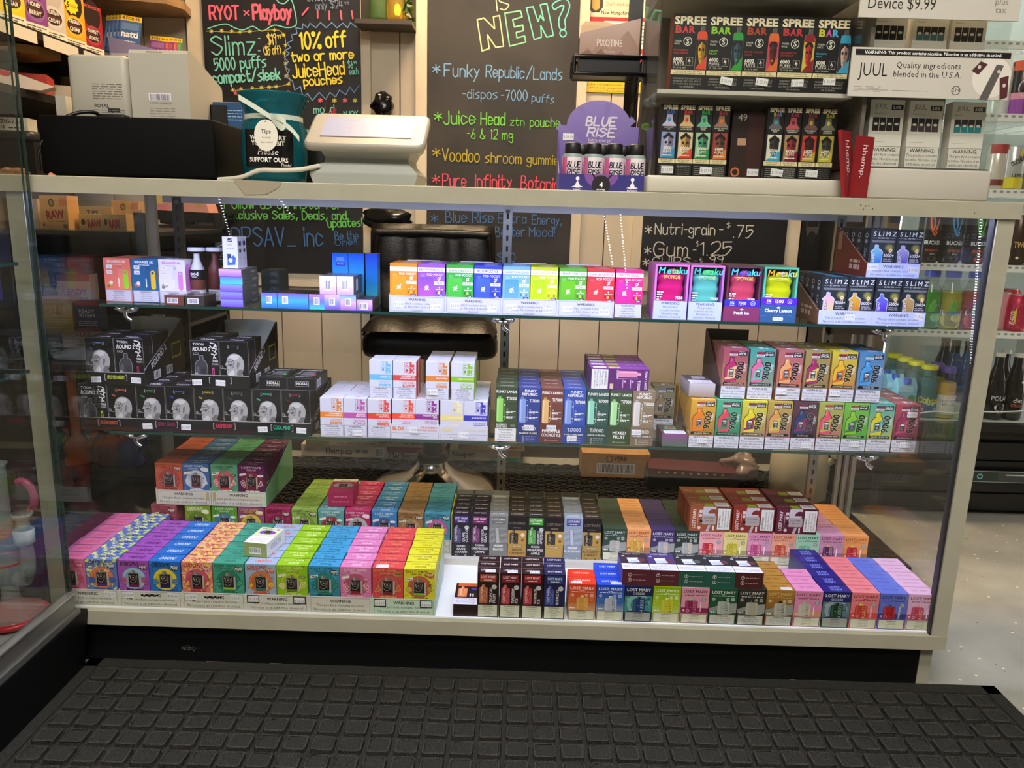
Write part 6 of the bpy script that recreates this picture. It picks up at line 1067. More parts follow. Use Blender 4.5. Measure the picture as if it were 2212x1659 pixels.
for q, (x, m_, lab) in enumerate(((-.022, frosted('green_bottle', '#a8c890', .25, .1), 'pale green glass bottle on the little wall shelf'), (.035, frosted('amber_bottle', '#e8d070', .3, .1), 'amber glass bottle lit by a lamp on the wall shelf'))):
    b = MB(); b.lathe([(0, .002), (.027, .002), (.03, .01), (.03, .14), (.012, .19), (.012, .23)], (0, 0, 0), m_, 20); o = tag(b.build('glass_bottle', None, (-.455+x, YW-.09, 1.5455)), lab, 'bottle')
b = MB(); b.lathe([(0, .03), (.008, .035), (.011, .05), (.008, .065), (0, .07)], (-.42, YW-.045, 1.545), M('#ffc860', .5, 0, 30), 12); b.lathe([(.006, .0), (.006, .032)], (-.42, YW-.045, 1.5455), '#3a3328', 8); tag(b.build('fairy_lamp'), 'tiny warm lamp glowing behind the amber bottle', 'lamp')
def blob(name, lab, cat, c, r, m, seed=1, n=14, rough=.28, par=None):
    rnd = random.Random(seed); b = MB(); rings = []
    ph = [rnd.uniform(0, 6.3) for _ in range(6)]
    for i in range(n+1):
        th = pi*i/n; ring = []
        for k_ in range(20):
            a = 2*pi*k_/20; q = 1+rough*(sin(3*a+ph[0]+2*th)*.5+sin(5*a+ph[1]-3*th)*.35+sin(7*th+ph[2]+2*a)*.35+rnd.uniform(-.18, .18))
            ring.append((c[0]+r[0]*q*max(sin(th), .02)*cos(a), c[1]+r[1]*q*max(sin(th), .02)*sin(a), c[2]+r[2]*cos(th)*(1+.1*sin(3*a+ph[3]))))
        rings.append(ring)
    b.loft(rings, m, True); return tag(b.build(name), lab, cat)
PLB = M('#0a0a0c', .22)
blob('black_bag', 'crumpled black bag hanging on the wall above the card terminal', 'bag', (-.468, YW-.06, 1.283), (.036, .034, .042), PLB, 3)
b = MB(); b.tube([(-.462, YW-.05, 1.25), (-.47, YW-.05, 1.2), (-.458, YW-.05, 1.14)], .018, PLB, 10); b.tube([(-.475, YW-.05, 1.24), (-.485, YW-.05, 1.17), (-.47, YW-.045, 1.1)], .012, PLB, 8); tag(b.build('black_strap'), 'black strap dangling below the hanging bag', 'strap')
blob('black_bag', 'shiny black plastic bag on the wall above the chair back', 'bag', (-.452, YW-.075, .895), (.085, .05, .044), PLB, 8, rough=.22)
# right end of the wall: hung cards and cords
b, c = onwall(1.045, 1.115, .62, 1.0, '#141416', YW-.03, .02); c.ell(.5, .78, .34, '#4a4644', ry=.14); c.rect(.2, .76, .8, .84, '#1c1a1a'); c.ell(.5, .66, .22, '#231f1e', ry=.06); tag(b.build('hanging_pack'), 'black card pack with a dark portrait hanging past the snack board', 'package')
b, c = onwall(1.12, 1.175, .42, 1.0, '#8a5568', YW-.03, .02); c.rect(0, .5, 1, .55, '#1a1618'); c.rect(.3, .2, .9, .45, '#a06a7c'); tag(b.build('hanging_pack'), 'dusty pink card pack hanging beside the black one', 'package')
b = MB()
for q in range(14): x = 1.2+random.uniform(-.02, .03); b.tube([(x, YW-.03, .97), (x+random.uniform(-.02, .02), YW-.045, .9), (x+random.uniform(-.02, .02), YW-.04, .84), (x+random.uniform(-.03, .02), YW-.03, .78)], .0022, '#8a7038', 5)
tag(b.build('cord_bunch'), 'bunch of golden brown cords hanging behind the right shelf upright', 'cord')
# ================================================================ office chair
ch = thing('office_chair', 'black leather office chair with tufted back behind the counter', 'chair', (-.25, 1.05, .0055), R(3)); LEA = noisy('black_leather', '#0d0b0a', '#191512', 40, .36, .25, bs=160, spec=.3)
def pad(w, d, h, cols, rows, m, vert):
    b = MB(); n = 6; N, K = cols*n, rows*n; vs = []; fs = []
    for sgn in (1, -1):
        o = len(vs)
        for j in range(K+1):
            for i in range(N+1):
                u, v = i/N, j/K; e = min(u, 1-u, .08)/.08; e2 = min(v, 1-v, .08)/.08; bulge = abs(sin(pi*u*cols))**.45*abs(sin(pi*v*rows))**.45
                t = sgn*h/2*(.55+.45*bulge)*(1-(1-e)**2*.7)*(1-(1-e2)**2*.7); r_ = 1-.02*(1-e)*(1-e2)
                x, y = (u-.5)*w*r_, (v-.5)*d*r_; vs.append((x, -t, y) if vert else (x, y, t))
        for j in range(K):
            for i in range(N): a = o+j*(N+1)+i; f = (a, a+1, a+N+2, a+N+1); fs.append(f if (sgn > 0) != vert else f[::-1])
    b.add(vs, fs, m, True); return b
# the chair is seen from its open front: backrest further from the camera
o = pad(.405, .42, .09, 3, 2, LEA, False).build('seat', ch, (0, 0, .562)); b = MB(); b.rbox(-.205, .205, -.21, .2, .485, .558, LEA, .06); b.build('seat_base', ch)
o = pad(.43, .375, .085, 3, 2, LEA, True).build('backrest', ch, (-.015, .235, .69)); o.rotation_euler = (R(-8), 0, 0)
b = MB(); b.tube([(u-.015, v+.02, z-.04) for u, v, z in ((-.185, .25, .55), (-.2, .222, .72), (-.192, .2, .87), (-.17, .196, .885), (0, .196, .888), (.17, .196, .885), (.192, .2, .87), (.2, .222, .72), (.185, .25, .55))], .013, LEA, 8); b.build('back_border', ch)
b = MB(); b.lathe([(.03, .12), (.03, .49)], (0, 0, 0), '#1a1a1c', 18, True); b.build('gas_column', ch)
b = MB(); b.lathe([(.22, 0), (.222, .012), (.17, .03), (.08, .06), (.055, .085), (.05, .1)], (0, 0, .009), CHROME, 36, True); b.build('pedestal', ch); b = MB(); b.lathe([(.034, .1), (.05, .1), (.053, .115), (.05, .13), (.036, .132)], (0, 0, .009), M('#1a1a1a', .2), 24, True); b.build('collar', ch)
# ================================================================ things on the floor behind
def carton(name, lab, cat, x, y, z, w, d, h, m, fn, rz=0): b = bx(w, d, h, m, fn); o = b.build(name, None, (x, y, z), R(rz)); return tag(o, lab, cat)
def cg(t, band, col, size=.5):
    def f(c):
        if band: c.rect(.32, .0, 1, 1, band) if band != '#1f7a4a' else c.rect(0, .0, 1, .35, band)
        c.text(t, .3 if not band else .4, .3, size, col, 'c', .02, w=.4); barcode(c, .02, .15, .12, .85, 6); c.dashes(.7, .95, .6, .08, '#8a8478', 3); c.dashes(.7, .95, .35, .08, '#8a8478', 3)
    return f
X = lambda px, y=1.3: at(px, 990, y=y).x
carton('cigarette_carton', 'cream carton with bold dark lettering on the floor by the wall', 'carton', X(722), 1.375, .0095, .285, .08, .045, '#d8d0bc', lambda c: (c.text('hhemp.co', .5, .25, .5, '#2a2a28', b=.02, w=.35), c.dashes(.72, .9, .5, .3, '#4a4a44', 3), c.text('HEMP', .1, .4, .3, '#8a8478', w=.12)))
carton('cigarette_carton', 'red and white carton half hidden by the chair column', 'carton', X(872), 1.37, .0095, .245, .08, .045, '#d4cab8', lambda c: (c.rect(.2, .55, 1, 1, '#8a2a34'), c.text('Marlboro', .45, .08, .5, '#2a2624', b=.01, w=.44), barcode(c, .02, .1, .16, .9, 7)))
carton('cigarette_carton', 'cream carton with a green corner on the floor', 'carton', X(1046), 1.375, .0095, .27, .08, .043, '#d0c8b0', lambda c: (c.rect(.55, 0, 1, .3, '#1f8a70'), c.text('Newport', .2, .35, .45, '#2a2a28', b=.01, w=.3)))
carton('cigarette_carton', 'pale green-ended carton lying on the bold-lettered cream one', 'carton', X(735), 1.37, .055, .29, .08, .02, '#bcb6a0', lambda c: (c.rect(.0, .1, .3, .9, '#7a8a4a'), c.dashes(.4, .9, .5, .3, '#8a8678', 4)))
carton('cigarette_carton', 'pale carton with dark lettering lying on the red and white one', 'carton', X(885), 1.37, .0552, .25, .08, .04, '#c4bcae', lambda c: (c.text('Marlboro', .5, .3, .45, '#2a2624', w=.5), c.dashes(.02, .18, .5, .4, '#9a948a', 2)))
carton('cigarette_carton', 'tan carton lying on the green-cornered one', 'carton', X(1060), 1.37, .053, .25, .08, .025, '#b49a72', lambda c: c.dashes(.5, .95, .5, .3, '#7a6a50', 3))
carton('cardboard_box', 'brown cardboard box with a wide barcode on the rubber mat', 'box', X(1331, 1.22), 1.215, .0145, .243, .12, .088, KRAFT, lambda c: (c.text('VERB', .56, .72, .16, '#4a3418', b=.03, w=.2), c.circ(.4, .78, .045, .012, '#4a3418', 14), barcode(c, .22, .15, .78, .6, 26), c.line([(.0, .62), (1, .6)], .004, '#8a6438')))
jg = thing('plastic_jug', 'cloudy white plastic jug standing on the floor by the shelf upright', 'jug', (.985, 1.08, .0145)); HDPE = frosted('cloudy_plastic', '#e0dcc8', .75, .4); b = MB()
def sq(rx, ry, z, p=.72): return [(rx*math.copysign(abs(cos(a))**p, cos(a)), ry*math.copysign(abs(sin(a))**p, sin(a)), z) for a in [2*pi*q/24 for q in range(24)]]
b.loft([sq(.07, .07, 0), sq(.088, .088, .012), sq(.09, .09, .12), sq(.082, .082, .17), sq(.05, .05, .22, .9), sq(.024, .024, .25, 1), sq(.022, .022, .275, 1)], HDPE, True); b.build('body', jg); b = MB(); b.tube([(.06, -.05, .13), (.085, -.07, .16), (.06, -.05, .2), (.02, -.02, .225)], .012, HDPE, 10); b.build('handle', jg); b = MB(); b.lathe([(.025, .27), (.025, .29), (0, .292)], (0, 0, 0), '#d8d8e0', 16); b.build('cap', jg)
blob('snack_bag', 'crumpled striped plastic snack bag lying beside the jug', 'bag', (.83, 1.2, .075), (.055, .05, .05), frosted('crinkled_plastic', '#b8a6a0', .6, .2), 11, rough=.5)
b = MB(); b.prism([(-.15, 0), (.15, .0), (.15, .016), (-.15, .022)], '#5a2430', 'y', 0, .12); c = b.canvas((-.15, 0, 0), (.3, 0, 0), (0, 0, .018)); [c.rect(.1+q*.09, .3, .13+q*.09, .7, '#c8a840') for q in range(9)]; tag(b.build('magazine', None, (.64, 1.12, .06), R(-3)), 'dark red magazine with yellow blocks on top of the floor stack', 'magazine')
b = MB(); b.box(-.155, .155, 0, .16, 0, .044, '#2a2c26'); tag(b.build('magazine', None, (.64, 1.11, .0145), R(-2)), 'dark green folder under the red magazine on the floor', 'magazine')
# ================================================================ counter top
ZT = .9655
dw = thing('till_box', 'low black cash drawer box on the counter', 'cash drawer', (-.722, .1, ZT)); b = MB(); b.rbox(-.167, .165, 0, .37, .006, .113, M('#060708', .7, 0, 0, .12), .008); b.build('body', dw)
b = MB(); b.tube([(-.1, .1, .113), (-.085, .06, .125), (-.11, .04, .122), (-.14, .02, .1), (-.165, -.003, .05), (-.167, -.004, .012)], .0035, '#0c0c0e', 8); b.rbox(-.085, -.03, .06, .085, .113, .124, '#0c0c0e', .006); tag(b.build('cable', dw), 'black cable with plug')
for s in (-1, 1):
    for y in (.03, .33): b = MB(); b.lathe([(.012, 0), (.012, .007)], (s*.13, y, 0), '#0a0a0a', 10, True); b.build('foot', dw)
rg = thing('cash_register', 'pale grey plastic cash register turned its back to the customer', 'cash register', (0, 0, ZT+.1135)); PW = M('#b3b0a2', .45); z0_ = ZT+.1135
pts = lambda px, py, y: at(px, py, y=y)
b = MB(); x0, x1 = pts(140, 115, .2).x, pts(271, 117, .2).x; b.rbox(x0, x1, .2, .36, .0, pts(200, 117, .2).z-z0_, PW, .012)
c = b.canvas((x0, .2, 0), (x1-x0, 0, 0), (0, 0, .128)); [c.dashes(.4, .9, .55-q*.035, .012, '#6a6a60', 5) for q in range(7)]; c.text('ROYAL', .42, .21, .05, '#2a2a28', 'l', .02, w=.3); c.rect(.64, .13, .84, .2, '#2a2a28'); [c.dashes(.4, .92, .17-q*.035, .012, '#7a7a70', 4) for q in range(4)]
b.build('receipt_housing', rg)
b = MB(); x0, x1 = pts(276, 105, .2).x, pts(404, 112, .2).x; zt = pts(340, 106, .2).z-z0_; zb = pts(480, 197, .374).z-z0_
b.prism([(.2, 0), (.374, 0), (.374, zb), (.37, zb+.006), (.215, zt), (.205, zt-.001), (.2, zt-.008)], PW, 'x', x0, x1); c = b.canvas((x0, .2, 0), (x1-x0, 0, 0), (0, 0, zt)); barcode(c, .3, .3, .68, .41, 24); c.rect(.3, .3, .68, .31, '#b3b0a2'); c.text('LOT NO. 1808041208', .5, .26, .025, '#5a5a52', w=.36); [c.dashes(.3, .74, .2-q*.035, .012, '#8a8a80', 4) for q in range(4)]; c.rect(.3, .955, .58, .97, '#aaa798'); c.rect(.3, .958, .58, .966, '#8a887a')
c = b.canvas((x1, .2, 0), (.174, 0, 0) if 0 else (0, .174, 0), (0, 0, zt)); b.build('body', rg)
b = MB(); b.box(pts(118, 200, .3).x, pts(140, 200, .3).x, .3, .36, 0, .06, '#c8c4b8'); b.build('side_printer', rg)
hd = thing('card_holder', 'black business card holder on the cash drawer', 'card holder', (pts(472, 257, .3).x, .3, z0_)); b = MB(); b.box(-.018, .018, 0, .003, 0, .05, BLK); b.box(-.018, .06, .045, .048, 0, .02, BLK); b.box(-.018, .06, 0, .048, 0, .003, BLK); b.box(-.018, -.015, 0, .048, 0, .05, BLK); b.build('holder', hd)
for q in range(8):
    b = MB(); b.box(-.013, .0555, .005+q*.0045, .0085+q*.0045, .0035, .056+.001*(q % 3), '#24507c' if q == 0 else ('#c8c0b0', '#a83a3a', '#8ab0c8', '#d8d0c0')[q % 4]); cc2 = b.canvas((-.013, .005, .0035), (.0685, 0, 0), (0, 0, .0525)) if q == 0 else None
    if cc2: [cc2.dashes(.45, .9, .7-z*.12, .03, '#a8c0d8', 3) for z in range(4)]
    tag(b.build('business_card', None, (hd.location.x, .3, z0_)), 'blue business card at the front of the holder' if q == 0 else f'{["pink-red","pale blue","cream","beige","red","light blue","off-white"][q-1]} business card behind the blue one in the black holder', 'card', 'cards in the black holder')
# tip jar
TEAL = frosted('teal_glass', '#2a8fa0', .3, .08); tj = thing('tip_jar', 'teal glass tip jar with ribbon and a black label', 'jar', (-.462, .16, ZT)); b = MB()
b.lathe([(0, .004), (.055, .003), (.06, .012), (.063, .05), (.061, .1), (.053, .122), (.052, .13), (.058, .145), (.066, .163), (.0665, .167), (.063, .167), (.055, .146), (.049, .13)], (0, 0, 0), TEAL, 40); b.build('jar_body', tj)
b = MB(); n = 14
for i in range(n+1): pass
def wrap(r, a0, a1, z0, z1, m, n=14):
    vs = []; 
    for i in range(n+1): a = R(a0+(a1-a0)*i/n); vs += [(r*sin(a), -r*cos(a), z0), (r*sin(a), -r*cos(a), z1)]
    bb = MB(); bb.add(vs, [(2*i, 2*i+2, 2*i+3, 2*i+1) for i in range(n)], m, True); return bb
b = wrap(.0645, -38, 48, .03, .098, M('#0d0d10', .25)); lb = b.build('label', tj)
def curved(t, z, h, r, w, col, ang=5, **kw):
    bb = MB(); c = bb.canvas((-.06, 0, 0), (.12, 0, 0), (0, 0, .1)); c.text(t, .5, 0, h/.1, col, w=w/.12, **kw)
    bb.v = [(r*sin(x/r+R(ang)), -r*cos(x/r+R(ang)), z+zz) for x, y, zz in bb.v]; return bb
for t, z, h, w, kw in (('WE SUPPORT', .079, .008, .07, dict(b=.03)), ('YOUR HABIT', .069, .008, .064, dict(b=.03)), ('Please', .052, .011, .05, dict(sh=.25)), ('SUPPORT OURS', .039, .008, .075, dict(b=.03)), ('Thanks!', .032, .005, .02, dict(sh=.25))): curved(t, z, h, .0649, w, '#ece8e0', 5 if t != 'Thanks!' else 34, **kw).build('label_print', lb)
RIB = M('#cfd8c8', .5); b = wrap(.0545, -180, 180, .117, .127, RIB, 30); b.build('ribbon', tj)
b = MB()
for p in ([(.012, -.058, .12), (-.012, -.066, .135), (-.042, -.07, .152)], [(.012, -.058, .12), (.03, -.068, .112), (.05, -.066, .1), (.066, -.064, .082)], [(.012, -.058, .122), (.03, -.07, .118), (.044, -.07, .108), (.034, -.07, .1), (.014, -.06, .118)]):
    q = smooth_line(p, 4); 
    for a_, b_ in zip(q, q[1:]): b.quad((a_[0], a_[1], a_[2]-.005), (b_[0], b_[1], b_[2]-.005), (b_[0], b_[1], b_[2]+.005), (a_[0], a_[1], a_[2]+.005), RIB)
b.build('bow', tj)
b = MB(); b.prism([(.022*cos(a)+.006, .0245*1.15*sin(a)+.086) for a in [2*pi*q/28 for q in range(28)]], '#e2dfd2', 'y', -.0705, -.0695); c = b.canvas((-.016, -.0705, .058), (.044, 0, 0), (0, 0, .056)); c.text('Tips', .5, .56, .14, '#2a2a2a', b=.02, w=.62); c.text('Greatly', .5, .4, .07, '#6a6a64', sh=.2, w=.4); c.text('Appreciated', .5, .26, .06, '#6a6a64', sh=.2, w=.62); c.ell(.5, .94, .03, '#3a3a3a'); b.build('tag', tj)
pc = thing('pen_cup', 'black ribbed cup behind the tip jar', 'pen cup', (-.402, .288, ZT)); b = MB(); b.lathe([(0, .002), (.034, .0), (.036, .01)]+[(.034+.002*(q % 2), .01+q*.006) for q in range(13)]+[(.035, .09), (.031, .09), (.031, .01)], (0, 0, 0), '#121212', 24); b.build('cup', pc)
for q, (cl, dx, lab) in enumerate((('#3a2426', .028, 'thick dark pen sticking out of the cup'), ('#b03038', .034, 'red pen sticking out of the cup'))):
    b = MB(); b.tube([(-.412+q*.006, .286, ZT+.012), (-.412+q*.006+dx, .28, ZT+.178-q*.018)], (lambda t: .0045+.0025*sin(pi*t)) if not q else .0042, M(cl, .3), 10, 0); tag(b.build('pen'), lab, 'pen', 'pens in the cup')
# card terminal
tm = thing('card_terminal', 'white tablet card terminal on a stepped base', 'card terminal', (-.272, .07, ZT)); PWH = M('#98958a', .4); PGR = M('#a2a6a1', .4)
b = MB(); r_ = lambda hw, y0, y1, z: [(-hw, y0, z), (hw, y0, z), (hw, y1, z), (-hw, y1, z)]
b.loft([r_(.094, .003, .15, .002), r_(.1, 0, .152, .02), r_(.1, 0, .152, .0225), r_(.082, .02, .15, .04)], PGR, True, False); b.build('base', tm)
b = MB(); b.loft([r_(.08, .03, .15, .04), r_(.078, .035, .15, .05), r_(.086, .02, .15, .066), r_(.095, .006, .15, .072)], M('#a6aaa5', .4), True, False); b.build('neck', tm)
b = MB(); b.rbox(-.112, .112, -.062, .062, -.008, .008, PWH, .016); hs = b.build('screen_housing', tm, (.002, .048, .098)); hs.rotation_euler = (R(33), 0, 0)
b = MB(); b.box(-.085, .085, -.034, .043, .0078, .0086, '#2a2c36', {'t': M('#8d93ad', .35, 0, .3, .25)}); c = b.canvas((-.085, -.034, .0086), (.17, 0, 0), (0, .077, 0)); c.text('CASH', .3, .78, .08, '#8a90b0', w=.14); c.text('Enter sale amount', .78, .46, .06, '#8a90b0', w=.3)
for i in range(3):
    for j in range(3): c.text(str(1+i+3*j), .16+i*.14, .6-j*.18, .07, '#8a90b0')
c.line([(.55, .1), (.55, .9)], .002, '#a8b0d0'); c.rect(0, 0, 1, .04, '#3a3c50'); b.build('screen', hs)
b = MB(); c = b.canvas((-.1, -.055, .0081), (.04, 0, 0), (0, .008, 0)); c.text('clover', .5, .2, .6, '#8a887c', w=.8); b.build('name_print', hs)
b = MB(); b.tube([at(472, 388, y=.07), at(520, 383, y=.055), at(560, 368, y=.05), at(600, 368, y=.05), at(650, 366, y=.055), at(690, 358, y=.075)], .0042, M('#c8c4b8', .5), 8); tag(b.build('power_cable'), 'white cable running in front of the tip jar to the terminal', 'cable')
# toothpick rack
rk = thing('wire_rack', 'black wire counter stand with a basket holding toothpick cartons', 'display rack', (.19, .32, ZT)); W = M('#101012', .35); b = MB()
zb = pts(1310, 160, .22).z-ZT
b.box(.045, .075, .02, .024, .0, .62, M('#3a3a3a', .4, .6)); b.box(-.06, .08, -.06, .06, 0, .008, W); b.build('post', rk)
b = MB(); x0, x1, y0, y1 = -.072, .068, -.1, -.035
for z in (zb, zb+.032): b.tube([(x0, y0, z), (x1, y0, z), (x1, y1, z), (x0, y1, z), (x0, y0, z)], .0042, W, 8, 0)
for x, y in ((x0, y0), (x1, y0), (x0, y1), (x1, y1)): b.tube([(x, y, zb), (x, y, zb+.032)], .004, W, 8, 0)
b.box(x0+.01, x1-.01, y0+.002, y0+.005, zb+.002, zb+.03, W); b.box(x0, x1, y0, y1, zb-.002, zb+.001, W)
b.tube([(x1, y0, zb), (x1+.004, y0+.02, zb-.05), (x1+.002, .0, zb-.16), (x1+.002, .01, .01)], .0055, W, 8); b.tube([(x1-.016, y0+.01, zb), (x1-.014, y0+.03, zb-.05), (x1-.016, .0, zb-.16), (x1-.016, .01, .01)], .0055, W, 8); b.build('basket', rk)
zc = ZT+zb+.0015; b = MB(); w = .118
b.prism([(-w/2, 0), (w/2, 0), (w/2, .105), (-w/2, .075)], grad('#8a6a52', '#b8a094', .1, .5, '#a88878'), 'y', 0, .002); b.box(-w/2, w/2, .002, .05, 0, .002, '#8a6a52'); b.box(-w/2, -w/2+.002, .002, .05, 0, .07, '#2a1c18'); b.box(w/2-.002, w/2, .002, .05, 0, .1, '#8a6a52')
c = b.canvas((-w/2, 0, 0), (w, 0, 0), (0, 0, .1)); c.poly([(0, .3), (.12, .5), (.22, .42), (.36, .68), (.5, .45), (.62, .6), (.8, .82), (1, .5), (1, .2), (0, .2)], '#9a7a6c'); c.poly([(0, 0), (0, .36), (.15, .46), (.24, .34), (.36, .48), (.5, .3), (.7, .42), (.85, .3), (1, .36), (1, 0)], '#845c44'); c.text('PIXOTINE', .5, .52, .13, '#e8dcd4', w=.42); c.text('THE ORIGINAL', .5, .4, .045, '#c8b0a0', w=.2)
tag(b.build('counter_carton', None, (.187, .232, zc)), 'brown carton with printed mountains in the wire basket', 'display carton')
for q in range(12):
    b = MB(); b.box(-.028, .028, 0, .0028, 0, .088, '#d8b48a' if q < 9 else '#ddd8d0'); b.prism([(-.028, .088), (.028, .088), (.02, .096), (-.02, .096)], '#e0bc94', 'y', 0, .0028)
    tag(b.build('toothpick_pack', None, (.158+.0042*q, .2355+q*.0036, zc+.0022)), f'thin tan card pack in the mountain carton, {["frontmost","second","third","fourth","fifth","sixth","seventh","eighth","ninth","tenth","eleventh","rearmost"][q]}', 'pack', 'card packs in the mountain carton')
# energy shot display
pj = lambda px, y=.07: at(px, 350, y=y).x
bd = thing('shot_display', 'purple-blue counter display carton with arched back for energy shots', 'display carton', (.167, .06, ZT)); w = .155
PUR = grad('#5a4a9a', '#8a78b8', .18, .4); b = MB(); p = [(-w/2, 0), (w/2, 0), (w/2, .126)]+[(.062*cos(R(a)), .126+.0475*sin(R(a))) for a in range(0, 181, 12)]+[(-w/2, .126)]; b.prism(p, PUR, 'y', .1, .102)
c = b.canvas((-w/2, .1, 0), (w, 0, 0), (0, 0, .17)); [c.poly([(.5, .45), (.5+.6*cos(R(a)), .45+.55*sin(R(a))), (.5+.6*cos(R(a+8)), .45+.55*sin(R(a+8)))], '#7f6fae') for a in (40, 75, 110, 145)]
c.hand('BLUE', .34, .75, .09, '#d8d0dc', 'l', .2, .36, 0, .2); c.hand('RISE', .36, .63, .09, '#d8d0dc', 'l', .2, .34, 0, .2); c.text('Extra energy!', .52, .575, .035, '#d0c8d8', b=.01, w=.36); c.text('Better mood!', .52, .53, .035, '#d0c8d8', b=.01, w=.34); b.build('back_panel', bd)
fpn = [q for q in bd.children][0]; sticker(fpn, -.058, .105, '36.99', y=.0995)
b = MB(); b.box(-w/2, w/2, 0, .001, 0, .031, '#2e2c78'); c = b.canvas((-w/2, 0, 0), (w, 0, 0), (0, 0, .031)); c.ell(.5, 1, .2, '#7a4a9a', a0=180, a1=360, ry=.8)
for x, t in ((.22, 'MIND'), (.87, 'MOOD')): c.ell(x, .74, .022, '#e8e4f0'); c.poly([(x-.03, .35), (x, .66), (x+.03, .35)], '#e8e4f0'); c.poly([(x-.07, .26), (x, .38), (x+.07, .26), (x, .2)], '#e8e4f0'); c.text(t, x, .03, .13, '#e8e4f0', b=.02)
c.line([(.4, .98), (.46, .6), (.54, .6), (.62, .98)], .02, '#121218', 3); c.ell(.5, .4, .11, '#121218'); c.text('4', .5, .28, .26, '#f0f0f0', b=.05); c.text('servings', .5, .1, .11, '#f0f0f0', b=.015, w=.16); b.build('front_panel', bd)
for s in (-1, 1): b = MB(); x = s*w/2; b.prism([(0, 0), (.102, 0), (.102, .12), (.06, .06), (.0, .031)], '#4a3f8a', 'x', min(x, x+.001*s), max(x, x+.001*s)); b.build('side_panel', bd)
b = MB(); b.box(-w/2, w/2, 0, .1, 0, .0008, '#3a367a'); b.build('floor', bd)
sb = thing('shot_bottle', '', 'bottle'); b = MB(); b.lathe([(0, .001), (.016, .001), (.0185, .004), (.0185, .062), (.017, .066)], (0, 0, 0), '#8a9a9c', 22); b.build('body', sb); b = MB(); b.lathe([(.0188, .005), (.0188, .06)], (0, 0, 0), '#dcd4dc', 24); lb = b.build('label', sb)
b = wrap(.0189, -75, -35, .005, .06, M('#c05a94', .4), 6); b.build('label_print', lb); b = wrap(.0189, -85, 85, .005, .016, M('#c878a4', .4), 8); b.build('label_print', lb)
for t, z in (('BLUE', .042), ('RISE', .028)):
    bb = MB(); c = bb.canvas((-.02, 0, 0), (.04, 0, 0), (0, 0, .1)); c.hand(t, .5, 0, .1, '#22203a', 'c', .18, .62, 0, .1); r = .0191; bb.v = [(r*sin(x/r+.1), -r*cos(x/r+.1), z+zz) for x, y, zz in bb.v]; bb.build('label_print', lb)
bb = MB(); c = bb.canvas((-.02, 0, 0), (.04, 0, 0), (0, 0, .1)); c.text('Extra energy!', .5, 0, .035, '#6a3a5a', w=.5); bb.v = [(.0191*sin(x/.0191+.1), -.0191*cos(x/.0191+.1), .02+zz) for x, y, zz in bb.v]; bb.build('label_print', lb)
b = MB(); b.lathe([(.013, .064), (.0145, .066), (.0145, .083), (.0125, .086), (0, .086)], (0, 0, 0), '#141416', 20); b.build('cap', sb)
bl = ['at the open left corner', 'second of the front four', 'third of the front four', 'by the wire rack end']
for q in range(4):
    o = sb if q == 0 else dup(sb, (0, 0, 0)); o.location = (.114+q*.0388-.006*(q == 0)*0, .0815, ZT+.001); tag(o, f'pink and white energy shot bottle with black cap, front row, {["end nearest brown board","second along","third along","end nearest the clear case"][q]}', 'bottle', 'energy shot bottles in the purple carton')
for q in range(3): o = dup(sb, (.1335+q*.0388, .117+.001*q, ZT+.001)); tag(o, f'energy shot bottle in the back row, {["first","second","third"][q]} from the brown board', 'bottle', 'energy shot bottles in the purple carton')
# clear case with starter packs
ac = thing('acrylic_case', 'clear acrylic counter case with white base and shelf, starter packs inside', 'display case', (.428, .03, ZT)); b = MB(); b.rbox(-.182, .182, 0, .2, .001, .031, M('#bdbaad', .4), .006); b.build('base', ac)
b = MB(); hx, hz = .176, .42
for q in ((-hx, hx, .004, .007), (-hx, -hx+.003, .007, .192), (hx-.003, hx, .007, .192)): b.box(*q, .031, hz, ACR)
b.build('clear_shell', ac); b = MB(); b.box(-hx, hx, .19, .194, .031, hz, M('#8a8078', .4)); b.build('back_panel', ac)
z1_ = pts(1620, 205, .08).z-ZT
for zz in (z1_, z1_+.165): b = MB(); b.box(-hx+.004, hx-.004, .012, .189, zz-.007, zz, '#c0bdb2'); b.build('shelf', ac)
def facepic(c, x0, y0, x1, y1, a, b_, c3, seed):
    """stylised two-colour head"""
    w, h = x1-x0, y1-y0; P = lambda u, v: (x0+u*w, y0+v*h); rnd = random.Random(seed); c.rect(x0, y0, x1, y1, a); c.poly([P(0, 0), P(1, 0), P(1, .4), P(.4, .2)], c3)
    c.poly([P(.18, .85), P(.5, .98), P(.85, .85), P(.85, .5), P(.7, .25), P(.5, .16), P(.32, .25), P(.2, .5)], b_); c.poly([P(.5, .98), P(.85, .85), P(.85, .5), P(.7, .25), P(.5, .16)], shade(b_, -.35)); c.poly([P(.1, .8), P(.5, 1), P(.9, .8), P(.85, .72), P(.5, .84), P(.2, .7)], '#1c1416')
    for u in (.34, .66): c.ell(*P(u, .6), .1*w, '#17131a', ry=.05*h)
    c.poly([P(.46, .58), P(.4, .42), P(.54, .42)], shade(b_, -.2)); c.ell(*P(.47, .32), .12*w, c3, ry=.035*h)
